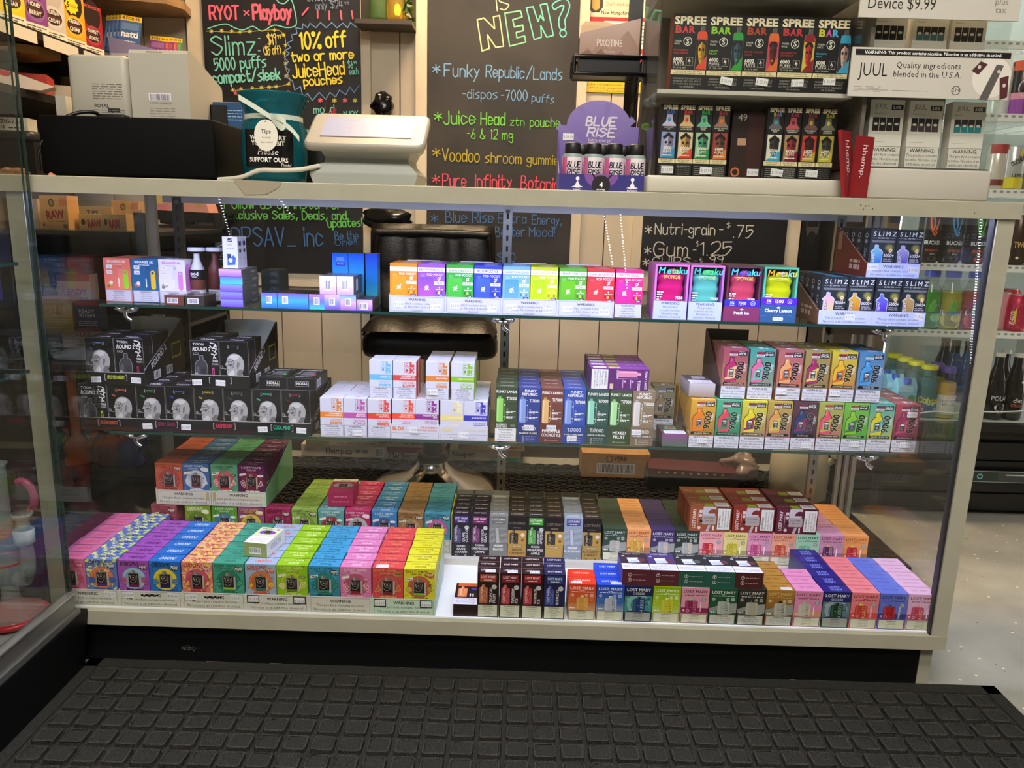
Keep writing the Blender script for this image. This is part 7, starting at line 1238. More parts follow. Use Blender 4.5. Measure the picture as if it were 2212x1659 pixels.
def starter(bar, pic, small, flav, w, d, h):
    def f(c):
        if not small:
            c.text('SPREE', .46, .87, .095, '#e8dcb8', b=.04, w=.88, fit=True)
            for q, ch in enumerate('BAR'): c.text(ch, .06+q*.19, .76, .085, bar[q % len(bar)], 'l', .04, w=.18, fit=True)
            c.ell(.42, .655, .12, '#e0dccc'); c.ell(.42, .655, .1, '#141416'); c.text('S', .42, .625, .065, '#e0dccc', b=.03); c.text('STARTER', .05, .645, .022, '#d8d4c8', 'l', .01, w=.2); c.text('PACK', .05, .61, .022, '#d8d4c8', 'l', .01)
            for q, t in enumerate(flav): c.text(t, .04, .53-q*.035, .022, bar[-1], 'l', .01, w=.5)
            c.text('6000', .05, .405, .045, '#e8e4d8', 'l', .03, w=.34); c.text('PUFFS', .05, .355, .04, '#e8e4d8', 'l', .01, w=.32); c.frame(.42, .35, .6, .45, .008, '#a8a498'); c.poly([(.5, .44), (.46, .39), (.52, .4), (.5, .36), (.55, .41), (.51, .41)], '#e8e4d8'); c.line([(.04, .345), (.6, .345)], .006, '#a8a498'); c.text('5% 12 ML 600+', .06, .31, .02, '#d0ccc0', 'l', .0, w=.52)
            c.line([(.78, .84), (.78, .78), (.7, .77), (.68, .7), (.66, .3)], .012, '#8a8a84'); c.line([(.88, .84), (.88, .78), (.95, .75), (.97, .7), (.98, .3)], .012, '#8a8a84'); c.rect(.79, .78, .88, .85, '#55554f'); facepic(c, .67, .3, .975, .72, *pic); c.poly([(.67, .68), (.975, .68), (.94, .78), (.72, .78)], pic[2]); c.rect(0, .23, .97, .29, '#e0d4a4'); c.text('INCLUDES REUSABLE BATTERY', .48, .265, .018, '#3a3428', b=.01, w=.9); c.text('FLAVOR POD & CHARGING CABLE', .48, .238, .018, '#3a3428', b=.01, w=.9)
            for q, t in enumerate(('WARNING: THIS PRODUCT IS', 'INTENDED ONLY FOR ADULTS.', 'DO NOT USE IF PREGNANT', 'OR NURSING.')): c.text(t, .48, .17-q*.035, .022, '#a8a49c', w=.8)
        else:
            c.text('SPREE', .55, .93, .055, '#e8dcb8', b=.04, w=.86, fit=True)
            for q, ch in enumerate('BAR'): c.text(ch, .36+q*.17, .87, .05, bar[q % len(bar)], 'l', .04, w=.16, fit=True)
            c.poly([(.36, .86), (.68, .86), (.72, .77), (.92, .72), (.92, .7), (.12, .7), (.12, .72), (.32, .77)], shade(pic[1], .2)); c.ell(.52, .79, .1, pic[2], ry=.03)
            for q, t in enumerate(flav): c.text(t, .52, .675-q*.025, .018, '#e0dccc', b=.01, w=.76)
            facepic(c, .1, .26, .94, .62, *pic); c.text('6000', .5, .38, .042, '#e8e4d8', b=.03, w=.7); c.text('PUFFS', .5, .335, .034, '#e8e4d8', b=.01, w=.66); c.dashes(.2, .8, .3, .016, '#e0dccc', 3); c.rect(0, .19, 1, .25, '#e0d4a4'); c.text('BATTERY SOLD', .5, .222, .018, '#3a3428', b=.01, w=.7); c.text('SEPARATELY', .5, .197, .018, '#3a3428', b=.01, w=.6); [c.dashes(.12, .88, .15-q*.028, .01, '#8a8880', 4) for q in range(5)]
    return bx(w, d, h, '#151416', f, None, lambda c: c.rect(0, 0, 1, 1, '#8a4a34' if not small else '#2a2624')).build('starter_pack')
SPB = [(('#c8383c',), ('#2a1c1c', '#d8a828', '#d84a2c', 1), ('STRAWBERRY', 'APPLE MELON'), 'red lettered, yellow face'), (('#8ac83c',), ('#1c2420', '#3a5a6a', '#2c9a3c', 2), ('CREAMY', 'MELON'), 'green lettered, dark face'), (('#a8402c',), ('#c83a54', '#5a2c24', '#d8682c', 3), ('BLOOD ORANGE', 'PEACH'), 'rust lettered, brown face'), (('#c03038',), ('#c8b848', '#c82c34', '#8a1c24', 4), ('WATERMELON', 'GRAPEFRUIT'), 'crimson lettered, red face'), (('#c8c838', '#c850a0', '#48b0d8'), ('#2a2c34', '#d8b0a0', '#38a0c8', 5), ('RAINBOW', 'FRUIT'), 'rainbow lettered, masked pale face')]
for q, (bar, pic, fl, lab) in enumerate(SPB):
    o = starter(bar, pic, False, fl, .0635, .035, .132); o.location = (at(1484+q*76.5, 197, y=.075).x, .075, ZT+z1_+.0003); tag(o, f'black starter pack on the acrylic shelf, {lab}', 'vape box', 'large starter packs')
    if q: sticker(o, .005 if q < 4 else -.002, .021+.004*(q == 4), '25.99', w=.022, rot=(8, 6, -2, 0)[q-1], y=-.0024)
SPS = [(('#3868c8',), ('#8a9ac8', '#b0a8d0', '#3890c0', 6), ('BLUE RAZZ', 'ICE'), 'blue lettered, bluish face'), (('#c8383c',), ('#d8c8a0', '#c89a58', '#d8402c', 7), ('STRAWBERRY', 'APPLE MELON'), 'red lettered, sandy face'), (('#38a858',), ('#a0c8a0', '#48a078', '#2c8a48', 8), ('CREAMY', 'MINT'), 'green lettered, green face'), (('#b83834',), ('#9a3a34', '#7a4a34', '#d8782c', 9), ('BLOOD ORANGE', 'PEACH'), 'brick lettered, orange face'), (('#c8c838', '#c850a0', '#48b0d8'), ('#d8d4c0', '#3a3a3a', '#38a0c8', 10), ('RAINBOW', 'FRUIT'), 'rainbow lettered, yellow-masked face'), (('#b03048',), ('#a8885a', '#a02c34', '#78182c', 11), ('WATERMELON', 'GRAPEFRUIT'), 'wine lettered, deep red face'), (('#8a3028',), ('#c03c34', '#4a2420', '#b8a038', 12), ('STRAWBERRY', 'MANGO'), 'dark red lettered, shadowed face'), (('#b8b038',), ('#a8a048', '#4a4a34', '#c8c038', 13), ('PINEAPPLE', 'COCONUT'), 'olive lettered, olive face')]
for q, (bar, pic, fl, lab) in enumerate(SPS):
    o = starter(bar, pic, True, fl, .0305, .03, .127); px = (1437, 1474, 1511, 1548, 1664, 1701, 1739, 1776)[q]; o.location = (at(px, 385, y=.075).x, .075, ZT+.0316); tag(o, f'slim black refill pack low in the acrylic case, {lab}', 'vape box', 'small refill packs')
    if q in (0, 2, 4, 6): sticker(o, .002+.008*(q > 0), .012, '12.99', w=.022, rot=(0, 1, 6, 2)[q//2], y=-.0024)
b = MB(); b.box(-.03, .03, 0, .03, 0, .12, '#2a1a16'); c = b.canvas((-.03, 0, 0), (.06, 0, 0), (0, 0, .12)); c.text('49', .3, .86, .1, '#d0c8c0'); c.ell(.2, .1, .14, '#c86a3a'); c.ell(.2, .1, .09, '#2a1a16'); c.rect(.5, .0, 1, 1, '#3a1c18'); c.rect(.2, .5, .46, .6, '#b89070'); o = b.build('starter_pack', None, (at(1607, 385, y=.09).x, .09, ZT+.0316)); tag(o, 'brown stand-in box for reflected packs between the two groups of refill packs', 'vape box'); sticker(o, .015, .012, '12.99', y=-.0006)  # added solid box standing in for the dark reflection inside the acrylic
# red hemp packs
for q, (x, rz, rx, lab) in enumerate(((1822, 8, 14, 'dark red pack leaning between the two counter cases'), (1836, 22, 3, 'dark red pack standing on edge beside the leaning one'))):
    b = MB(); b.box(-.003, .003, 0, .042, 0, .115-.012*q, '#8a1420', {'f': '#8a1420'}); c = b.canvas((.003, 0, 0), (0, .042, 0), (0, 0, .115-.012*q)); c.text('hhemp.', .35, .86, .13, '#ecdcdc', 'l', .0, rot=-90, w=1.7); b2 = b
    o = b.build('hemp_pack', None, (at(x, 420, y=-.004).x, -.004, ZT+.001)); o.rotation_euler = (0, R(-rx+4), R(-rz-38)); tag(o, lab, 'pack')
# nicotine pod display
jd = thing('pod_display', 'white counter display with black-lettered banner and clear front', 'display case', (.742, .03, ZT)); b = MB(); b.rbox(-.123, .119, 0, .2, .001, .054, M('#b6b3a8', .4), .006); b.build('base', jd)
b = MB(); 
for q in ((-.119, .115, .004, .006), (-.119, -.117, .006, .19), (.113, .115, .006, .19)): b.box(*q, .054, .36, ACR)
b.build('clear_front', jd); b = MB(); b.box(-.119, .115, .19, .195, .054, .36, '#a5a49c'); b.box(-.119, .115, .01, .19, .054, .057, '#55544f'); b.build('back_panel', jd)
def poster(c, hgt):
    c.text('JUUL', .14, .42, .28, '#1a1a1a', b=-.005, w=.18); c.text('Quality ingredients', .28, .6, .13, '#1a1a1a', 'l', .0, w=.4); c.text('blended in the U.S.A.', .27, .42, .13, '#1a1a1a', 'l', .0, w=.42); c.circ(.67, .17, .026, .004, '#2a2a2a', 16); c.text('21+', .67, .14, .08, '#2a2a2a'); [c.dashes(.03, .2+.3*(q == 2), .2-q*.03, .008, '#7a7a76', 3) for q in range(4)]
    c.ell(.88, .46, .12, '#dcd8cf', n=32); c.poly([(.82, .0), (.9, .72), (.945, .7), (.875, 0)], '#5a5654'); c.poly([(.75, .58), (.8, .78), (.845, .72), (.795, .5)], '#4a2c30'); c.poly([(.93, .45), (.985, .5), (.995, .06), (.95, 0)], '#52282c')
    for x, y in ((.795, .66), (.92, .58), (.965, .3)): c.ell(x, y, .012, '#c8c0bc', n=6)
    c.rect(.02, .84, .98, .96, '#141414'); c.text('WARNING: This product contains nicotine. Nicotine is an addictive chemical.', .5, .87, .065, '#f0f0f0', b=.015, w=.92)
zb0, zb1 = pts(2000, 214, .02).z-ZT, pts(2000, 108, .02).z-ZT
bl_, br_ = pts(1836, 160, .01).x-.742, pts(2185, 160, .01).x-.742; b = MB(); b.box(bl_, br_, -.02, -.016, zb0, zb1, '#c4c1b7'); poster(b.canvas((bl_, -.02, zb0), (br_-bl_, 0, 0), (0, 0, zb1-zb0)), 1); b.box(bl_, br_, -.016, .004, zb1-.004, zb1, ACR); b.build('banner', jd)
zs = pts(2000, 44, .02).z-ZT; b = MB(); sl_, sr_ = pts(1857, 20, .01).x-.742, pts(2204, 20, .01).x-.742; b.box(sl_, sr_, -.02, -.016, zs, zs+.1, '#c4c1b7'); c = b.canvas((sl_, -.02, zs), (sr_-sl_, 0, 0), (0, 0, .1)); c.text('Device $9.99', .05, .14, .19, '#222220', 'l', 0, w=.42); c.text('4-pack $22.99', .05, .48, .19, '#222220', 'l', 0, w=.5); c.text('plus', .88, .25, .1, '#77756c'); c.text('tax', .88, .12, .1, '#77756c'); c.text('tax', .88, .42, .1, '#77756c'); b.build('price_sign', jd)
b = MB(); b.box(-.127, -.12, .0, .2, .054, .4, '#5f5a50'); b.build('side_panel', jd)
def podpack(pc, pct, sub):
    def f(c):
        c.text('JUUL', .32, .87, .075, '#3a3a3a', b=-.005, w=.36); c.rect(.62, .855, .97, .93, '#2a2a2e'); c.text(pct, .78, .87, .045, '#e0e0e0', b=.02, w=.24); c.text(sub, .1, .79, .025, '#7a7872', 'l', w=.4)
        for q in range(4): x = .1+q*.205; c.rect(x, .54, x+.19, .74, pc); c.rect(x, .64, x+.19, .74, '#1a1a1c'); c.ell(x+.095, .645, .06, '#dcdad2', ry=.02, n=10)
        c.line([(.1, .38), (.5, .38)], .006, '#6a6862'); c.line([(0, .5), (1, .5)], .004, '#b8b5aa'); c.warn(.0, .0, 1, .31, W4, bg='#d8d5cb', t=.01)
    return bx(.0605, .025, .116, '#dcd9cf', f).build('pod_pack')
for q, (pc_, pct, sub, lab) in enumerate((('#231c1e', '5.0%', 'Virginia Tobacco', 'dark brown'), ('#4a4040', '3.0%', 'Virginia Tobacco', 'taupe'), ('#2a9098', '3.0%', 'Menthol', 'teal'))):
    o = podpack(pc_, pct, sub); o.location = (at((1902, 1985, 2077)[q], 358, y=.06).x, .055, ZT+.0578); o.rotation_euler = (R(-3), 0, 0); tag(o, f'white pod pack below the banner with four {lab} pods printed', 'pod pack', 'lower row of white pod packs')
b = MB(); b.box(-.117, .113, .04, .19, .205, .209, '#8a8880'); b.build('shelf', jd)
for q, (pc_, lab) in enumerate((('#1c1c1e', 'black'), ('#4a7a88', 'grey-blue'), ('#242426', 'charcoal'))):
    o = podpack(pc_, '5.0%', ('Virginia Tobacco', 'Menthol', 'Menthol')[q]); o.location = (at((1915, 2003, 2085)[q], 100, y=.06).x, .055, ZT+.2095); tag(o, f'white pod pack above the banner with {lab} pods printed', 'pod pack', 'upper row of white pod packs')
# ================================================================ drinks in the cooler
def can(name, lab, px, py, z, r, h, col, art=None, y=1.05, top='#b8bab8', slim=False):
    x = at(px, py, y=y).x; T = thing(name, lab, 'can', (x, y, z)); b = MB()
    b.lathe([(0, .002), (r*.78, .001), (r*.86, .004), (r, .012), (r, h-.014), (r*.84, h-.003), (r*.86, h), (r*.8, h-.002), (r*.78, h-.006), (0, h-.006)], (0, 0, 0), M(col, .25, .35), 26); b.build('can_body', T)
    b = MB(); b.lathe([(r*.8, h-.0035), (r*.87, h), (r*.84, h+.001), (r*.78, h-.004), (0, h-.0055)], (0, 0, 0), M(top, .25, .9), 24); b.build('lid', T)
    if art: bend(art, T, r+.0003, h)
    return T
def bend(art, T, r, h, z0=0., name='label', ang=0.):
    bb = MB(); c = bb.canvas((-r*1.3, 0, z0), (2.6*r, 0, 0), (0, 0, h)); art(c); o = []
    bb.v = [((r+max(0, -y))*sin(x/r+ang), -(r+max(0, -y))*cos(x/r+ang), z) for x, y, z in bb.v]; return bb.build(name, T)
def grid_rect(c, x0, y0, x1, y1, m, n=10):
    for i in range(n): a, b_ = x0+(x1-x0)*i/n, x0+(x1-x0)*(i+1)/n; c.rect(a, y0, b_, y1, m); c.e -= 2e-5
    c.e += 2e-5
def buck(c1, c2, low):
    def f(c):
        c.text('BUCKED', .5, .38, .075, '#e6e6e6', b=.02, w=.62); c.text('UP', .72, .3, .05, '#e6e6e6', b=.02) if low else None; c.text('ENERGY', .5, .24, .05, c2, b=.01, w=.5)
        for p in ([(.42, .62), (.36, .72), (.3, .9)], [(.44, .66), (.46, .8), (.4, .92)], [(.5, .62), (.56, .74), (.6, .88)], [(.42, .62), (.5, .56), (.56, .62)]): c.line(p, .05, c1, 3)
        grid_rect(c, .1, .5, .9, .56, '#8f9596', 8) if 0 else None; c.ell(.5, .1, .16, c2 if low else '#3a3c40', ry=.05); c.text('sour' if low else 'blue', .5, .18, .04, '#d8d8d8')
    return f
for q, (px, c1, c2, low, lab) in enumerate(((2000, '#e8603a', '#d84a3a', 0, 'black energy can with an orange antler mark, partly behind the upper tray'), (2048, '#3a98d8', '#c85058', 0, 'black energy can with a blue antler mark'), (2100, '#5ab848', '#d8402c', 1, 'black energy can with a multicoloured antler mark and red fruit'))): can('energy_can', lab, px, 560, .809, .033, .155, '#1c1d20', buck(c1, c2, low))
def bottle(name, lab, px, py, z, prof, glass_m, capm, capz, y=1.05, liquid=None, art=None, az=(0, .1), extra=None):
    x = at(px, py, y=y).x; T = thing(name, lab, 'bottle', (x, y, z)); b = MB(); b.lathe(prof, (0, 0, 0), glass_m, 26); b.build('bottle_body', T)
    if liquid: b = MB(); b.lathe(liquid[1], (0, 0, 0), liquid[0], 24, True); b.build('drink', T)
    r, h = capz[1], capz[2]; b = MB(); b.lathe([(r, 0), (r, h*.85), (r*.9, h), (0, h)], (0, 0, capz[0]), capm, 20); b.build('cap', T)
    if art: bend(art, T, az[2], az[1], az[0])
    return T
CLR = glass('bottle_clear', '#f0f4f1', 1.4, .03)
def tea(fc, lc, shape):
    def f(c):
        c.poly([(.3, .55), (.36, .85), (.5, .98), (.58, .75), (.5, .55)], '#5ab830'); grid_rect(c, .04, .0, .96, 1, '#3a4038') if 0 else None; c.ell(.5, .28, .42, fc, ry=.3); c.ell(.6, .36, .2, shade(fc, .3), ry=.16); c.rrect(.12, .44, .88, .62, .05, '#e4ece8'); c.text('snapple', .5, .47, .13, lc, b=.02, w=.7); c.dashes(.3, .8, .2, .03, shade(fc, -.4), 3); c.dashes(.3, .8, .12, .03, shade(fc, -.4), 3)
    return f
SN = [(0, .002), (.034, .001), (.036, .006), (.036, .1), (.033, .12), (.02, .15), (.019, .168)]
for q, (px, fc, lc, lab) in enumerate(((2000, '#5ac838', '#2a7a3a', 'tea bottle with blue cap and green label, mostly behind the warning trays'), (2044, '#e8e020', '#2a8ac8', 'tea bottle with blue cap and yellow label'), (2094, '#e8603c', '#2a9a6a', 'tea bottle with blue cap and orange-red label'))): bottle('tea_bottle', lab, px, 700, .603, SN, CLR, M('#4456c8', .3), (.165, .023, .021), liquid=(frosted('tea_'+fc.strip('#'), shade(fc, -.15), .8, .1), [(.033, .004), (.0345, .05), (.0345, .1), (.03, .122)]), art=tea(fc, lc, 0), az=(.008, .09, .0366))
CY = [(0, .002), (.031, .001), (.034, .006), (.034, .07), (.03, .095), (.033, .11), (.022, .145), (.021, .16)]
def caly(c): grid_rect(c, .05, .1, .95, .38, '#2a5a9a'); c.hand('Calypso', .5, .48, .2, '#e8d828', 'c', .22, .86); c.ell(.5, .24, .3, '#e0c830', ry=.08); c.text('TROPICAL', .5, .41, .05, '#e8e8c8', w=.5)
for q, (px, py, y) in enumerate(((1995, 890, 1.06), (1967, 880, 1.13), (1942, 870, 1.2), (1920, 862, 1.27))): bottle('lemonade_bottle', f'blue lemonade bottle with yellow cap, {["frontmost", "second", "third", "rearmost"][q]} of its line', px, py, .313, CY, frosted('aqua_glass', '#d0e8e4', .12, .08), M('#e0d420', .35), (.157, .025, .014), y=y, liquid=(frosted('blue_drink', '#1c8ca0', .72, .1), [(.031, .004), (.032, .07), (.028, .095), (.031, .11), (.024, .13)]), art=caly if q == 0 else None, az=(.01, .085, .0346))
NT = [(0, .002), (.028, .001), (.0305, .006), (.0305, .1), (.029, .115), (.018, .14), (.0175, .152)]
def nect(c): grid_rect(c, 0, .08, 1, .98, '#e4dccc'); c.text('Orange Mango', .5, .86, .08, '#d8702c', b=.01, w=.8); c.text('NANTUCKET', .5, .66, .12, '#3a3470', b=.01, w=.84); c.text('NECTARS', .5, .5, .12, '#3a3470', b=.01, w=.7); c.ell(.55, .27, .28, '#d89a3c', ry=.12); c.ell(.62, .3, .14, '#f0d8a0', ry=.07)
for q, (px, py, y) in enumerate(((2034, 905, 1.05), (2010, 893, 1.12))): bottle('juice_bottle', f'orange juice bottle with purple cap, {["in front with cream label", "behind its twin"][q]}', px, py, .313, NT, CLR, M('#5a3c98', .35), (.15, .021, .019), y=y, liquid=(frosted('orange_juice', '#e8b42c', .9, .2), [(.028, .004), (.029, .1), (.026, .118)]), art=nect if q == 0 else None, az=(.01, .07, .031))
for q, (px, py, y) in enumerate(((1960, 890, 1.06), (1935, 878, 1.13), (1917, 868, 1.2))):
    T = thing('juice_carton', f'pale blue coconut drink carton with blue screw cap, {["frontmost", "second", "rearmost"][q]} of its line', 'carton', (at(px, py, y=y).x-.02, y, .313)); b = MB(); r2 = lambda hw, hd, z: [(-hw, -hd, z), (hw, -hd, z), (hw, hd, z), (-hw, hd, z)]
    b.loft([r2(.03, .022, 0), r2(.03, .022, .1), r2(.03, .005, .125)], '#8cc8ec', True, False); c = b.canvas((-.03, -.022, 0), (.06, 0, 0), (0, 0, .1)); c.poly([(0, 0), (1, 0), (1, .5), (.5, .35), (0, .55)], '#2a8ac0'); c.ell(.75, .62, .2, '#3a9a4a', ry=.12); c.rect(.0, .82, .8, 1, '#b8dcf4'); b.build('carton_body', T)
    b = MB(); b.lathe([(.012, .0), (.012, .016), (.01, .018), (0, .018)], (0, -.012, .108), M('#2850c8', .3), 16); b.build('cap', T)
DK = [(0, .002), (.028, .001), (.031, .006), (.031, .1), (.026, .135), (.0145, .175), (.0135, .21)]
BRN = M('#0c0b0a', .08)
def pol(c): c.text('POLAR', .55, .66, .2, '#c8d0d4', b=.02, w=.7); c.ell(.6, .36, .26, '#e4e8e8', ry=.16); c.ell(.62, .36, .14, '#16181a', ry=.08); c.dashes(.2, .9, .12, .06, '#c8ccd0', 3)
def diet(c): c.poly([(.5, 1.5), (.6, 1.62), (.7, 1.5), (.6, 1.4)], '#e0e4e6'); c.text('diet', .5, .6, .18, '#d8d4cc', b=.02, w=.5); c.text('CREAM', .5, .4, .12, '#c85a3c', b=.02, w=.6); grid_rect(c, .1, .1, .9, .2, '#4a4a48')
for q, (px, py, y, art, lab) in enumerate(((2140, 900, 1.06, pol, 'dark soda bottle with white bear-like mark, beside the counter post'), (2152, 893, 1.13, None, 'dark soda bottle standing behind the two labelled ones'), (2180, 900, 1.06, diet, 'dark soda bottle lettered diet'), (2075, 870, 1.3, None, 'dark soda bottle at the back of the cooler, third of four'), (2047, 866, 1.32, None, 'dark soda bottle at the back of the cooler, second of four'), (2025, 860, 1.36, None, 'dark soda bottle at the back of the cooler, first of four'), (2096, 875, 1.26, None, 'dark soda bottle at the back of the cooler, fourth of four'))): bottle('soda_bottle', lab, px, py, .313, DK, BRN, M('#c8c4b8' if q < 3 else '#3a3a3c', .3), (.205, .015, .012), y=y, art=art, az=(.015, .075, .0316))
b = MB(); b.tube([at(1985, 893, y=1.0), at(2020, 889, y=.998), at(2060, 893, y=1.0), at(2095, 889, y=.998), at(2150, 890, y=1.0), at(2210, 888, y=1.0)], .0028, '#e6e8e4', 6); tag(b.build('bottle_rail'), 'thin white wire rail across the lowest bottles of the cooler', 'rail')
# right part of the cooler
def pinkcan(c): c.ell(.55, .45, .34, '#e0d428', ry=.34); [c.ell(.5+.1*u, .45+.12*v, .03, '#b83a3a', n=8) for u, v in ((-1, 1), (1, 1), (0, 0), (1, -1), (-1, -1))]; c.text('guava', .22, .2, .12, '#f0d8dc', 'l', .01, rot=90, w=.9)
can('juice_can', 'pink-red can with a yellow fruit circle', 2190, 705, .603, .034, .115, '#c42c50', pinkcan); can('juice_can', 'pale pink can between the post and the pink-red one', 2152, 700, .603, .032, .12, '#e0a0a8', None, y=1.08); can('juice_can', 'red can behind the pink-red one', 2172, 690, .603, .032, .125, '#c83038', None, y=1.16)
def browncan(c): c.poly([(.1, .3), (.5, .55), (.9, .3), (.5, .1)], '#8a6a2c'); c.text('TWISTED', .55, .36, .12, '#e0c060', b=.01, w=.7); c.ell(.35, .16, .05, '#e8e4d8', n=8)
can('iced_tea_can', 'tall brown and gold can beside the corner of the counter', 2192, 555, .809, .034, .155, '#3e2c22', browncan); can('iced_tea_can', 'white and orange can partly hidden by the counter corner', 2160, 545, .809, .033, .15, '#e8e2d8', lambda c: c.poly([(.5, .5), (.8, .9), (.9, .5)], '#e8782c'), y=1.07)
def lem(c): grid_rect(c, 0, .05, 1, .3, '#d8cc20'); c.poly([(.05, .32), (.6, .6), (.95, .62), (.4, .34)], '#4a2a5c'); c.hand('accelerate', .3, .55, .14, '#3a3034', 'l', .12, .7, 30); c.text('LEMON', .6, .3, .08, '#3a3a1c', b=.02, w=.6); c.ell(.6, .84, .12, '#e0c828', ry=.07); c.ell(.68, .8, .09, '#c84a3a', ry=.05)
can('energy_can', 'silver and yellow can lettered LEMON', 2180, 400, 1.035, .033, .13, '#c4c6c4', lem); can('energy_can', 'cream and red can next to the silver and yellow one', 2145, 400, 1.035, .028, .135, '#e0d8cc', lambda c: (grid_rect(c, 0, .8, 1, 1, '#a83a34'), grid_rect(c, .1, .1, .9, .24, '#7a2c28')), y=1.06); can('energy_can', 'green-grey can at the frame edge beside the LEMON can', 2212, 402, 1.035, .03, .13, '#7a8478', None, y=1.08)
def purp(c): grid_rect(c, 0, .0, 1, .3, '#8a3a9a'); grid_rect(c, 0, .3, 1, .42, '#d88aa0'); c.ell(.5, .5, .3, '#2a2428', ry=.16); c.circ(.5, .5, .28, .03, '#e0c8c8'); grid_rect(c, .0, .82, 1, 1, '#d8542c')
can('energy_can', 'black, purple and orange can on the upper cooler shelf', 2205, 200, 1.251, .036, .155, '#2a2226', purp); can('energy_can', 'white and green can beside the purple and orange one', 2160, 200, 1.251, .033, .15, '#e6ebe4', lambda c: c.rect(.35, .5, .65, .62, '#4ab068'), y=1.07)
# ================================================================ left wall shelves with blunt packs
ls = thing('wall_shelf', 'dark wooden shelf along the left wall with cigar packs on it', 'wall shelf', (-1.45, .95, 0)); ZL = 1.372
for z in (ZL, 1.21): b = MB(); b.box(-.16, .14, -.75, .5, z-.02, z-.001, '#2a2420'); b.box(.138, .146, -.75, .5, z-.02, z+.002, '#15120f'); b.build('shelf_board', ls)
b = MB(); b.box(-.165, -.16, -.75, .5, 1.0, 2.0, '#3a332b'); b.build('shelf_back', ls)
b = MB()
for q in range(6): b.box(.146, .1475, -.7+q*.2, -.53+q*.2, ZL-.035, ZL-.004, '#d8d2c2')
b.build('price_strip', ls)
b = MB(); b.prism([(-.16, -.1), (.0, -.12), (.1, -.05), (.11, .04), (.02, .08), (-.16, .08)], '#a07c4c', 'z', 1.325, 1.348); b.build('wood_bracket', ls)
tsx = thing('corner_shelf_top', 'rounded light wood shelf high in the left corner', 'wall shelf', (-1.3, 1.36, 1.56)); b = MB(); b.prism([(-.32, .12), (-.32, -.1), (.05, -.1), (.15, -.07), (.18, .0), (.16, .1), (.14, .12)], noisy('oak_edge', '#8a6844', '#a07c50', 20, .5), 'z', 0, .024); b.build('shelf_board', tsx)
def cigar(bg, t1, t2, nose, burst=None, w=.078, h=.15):
    def f(c):
        c.ell(.5, .8, .42, '#2a1a16' if bg != '#c8c0b8' else '#b8b0a8', ry=.3) ; c.rect(0, 0, 1, .14, '#e6dfcc'); c.dashes(.1, .9, .09, .02, '#5a5448', 3); c.dashes(.1, .7, .05, .02, '#5a5448', 3)
        c.ell(.5, .38, .42, shade(bg, .15), ry=.2); c.ell(.5, .38, .36, '#2c1a18', ry=.14); c.rect(.16, .36, .84, .4, '#5a3028'); c.text(t1, .5, .43, .07, '#efe6da', b=.03, w=.5); c.text(t2, .5, .29, .07, '#efe6da', b=.03, w=.5)
        if burst: c.poly([(.42+(.34 if q % 2 else .26)*cos(q*pi/9), .75+(.17 if q % 2 else .13)*sin(q*pi/9)) for q in range(18)], '#f0d820'); c.text('5', .25, .7, .1, '#2a1a10', b=.04); c.text(burst, .5, .72, .05, '#c8402c', b=.02, w=.34)
        c.text("BACKWOOD", .5, .93, .06, '#e8584c', b=.02, w=.9)
    b = bx(w, .06, h, bg, f); return b.build('cigar_pack')
PKS = [('#e8c81c', 'BANANA', 'CIGAR', '', 'yellow BANANA', .74), ('#84408c', 'HONEY', 'BERRY', '5 FOR', 'purple HONEY BERRY', .84), ('#c8c0b8', 'RUSSIAN', 'CREAM', '', 'grey-white RUSSIAN CREAM', .925), ('#eca81c', 'ORIGINAL', 'CIGAR', 'ORIGINAL', 'orange ORIGINAL', 1.03), ('#9a1c28', 'SWEET', 'AROMATIC', '', 'dark red SWEET AROMATIC', 1.13)]
for q, (bg, t1, t2, bst, lab, y) in enumerate(PKS):
    o = cigar(bg, t1, t2, '', bst, w=.086, h=.15 if q < 4 else .14); o.location = (-1.312, y, ZL); o.rotation_euler = (0, 0, R(80)); tag(o, f'{lab} cigar pack on the shelf along the left wall', 'cigar pack', 'cigar packs on the wall shelf')
b = MB(); b.box(-.04, .04, 0, .05, 0, .19, '#d8c4a4'); tag(b.build('cigar_pack', None, (-1.395, 1.12, ZL), R(80)), 'plain cream back of a tall pack behind the dark red one', 'cigar pack')
def natti(c, col): c.poly([(0, .86), (1, .86), (1, 1.0), (0, 1)], '#e0b81c'); c.text('4 FOR 99', .5, .89, .08, '#2a2a2a', b=.02, w=.8); c.text('natti', .5, .42, .17, '#e8e8e8', b=.03, w=.8); c.rect(.1, .62, .9, .8, shade(col, .2)); c.dashes(.2, .8, .3, .03, '#d8d8e0', 3); c.rect(0, 0, 1, .14, shade(col, -.2))
for q in range(5):
    b = MB(); cl = '#3a5f94'; b.box(-.032, .032, 0, .006, 0, .12, cl); c = b.canvas((-.032, 0, 0), (.064, 0, 0), (0, 0, .12)); natti(c, cl); o = b.build('wrap_pouch', None, (-1.268-.0135*q, 1.25+.004*q, ZL+.03)); o.rotation_euler = (R(-14), R(6), R(12)); tag(o, f'blue wrap pouch with yellow top, {ORD[q]} of the upright fan', 'pouch', 'blue wrap pouches in the wall rack')
for q in range(5):
    b = MB(); cl = ('#7a3a7a', '#a83c4c', '#8a2c6a', '#b84a5a', '#4a8a3a')[q]; b.box(-.025, .025, 0, .005, 0, .095, cl); c = b.canvas((-.025, 0, 0), (.05, 0, 0), (0, 0, .095)); natti(c, cl); o = b.build('wrap_pouch', None, (-1.162-.0125*(4-q), 1.335-.003*(4-q), 1.378)); o.rotation_euler = (R(-12), R(5), R(10)); tag(o, f'{["purple","crimson","magenta","coral red","green"][q]} wrap pouch with yellow top, in the smaller fan', 'pouch', 'mixed wrap pouches in the wall rack')
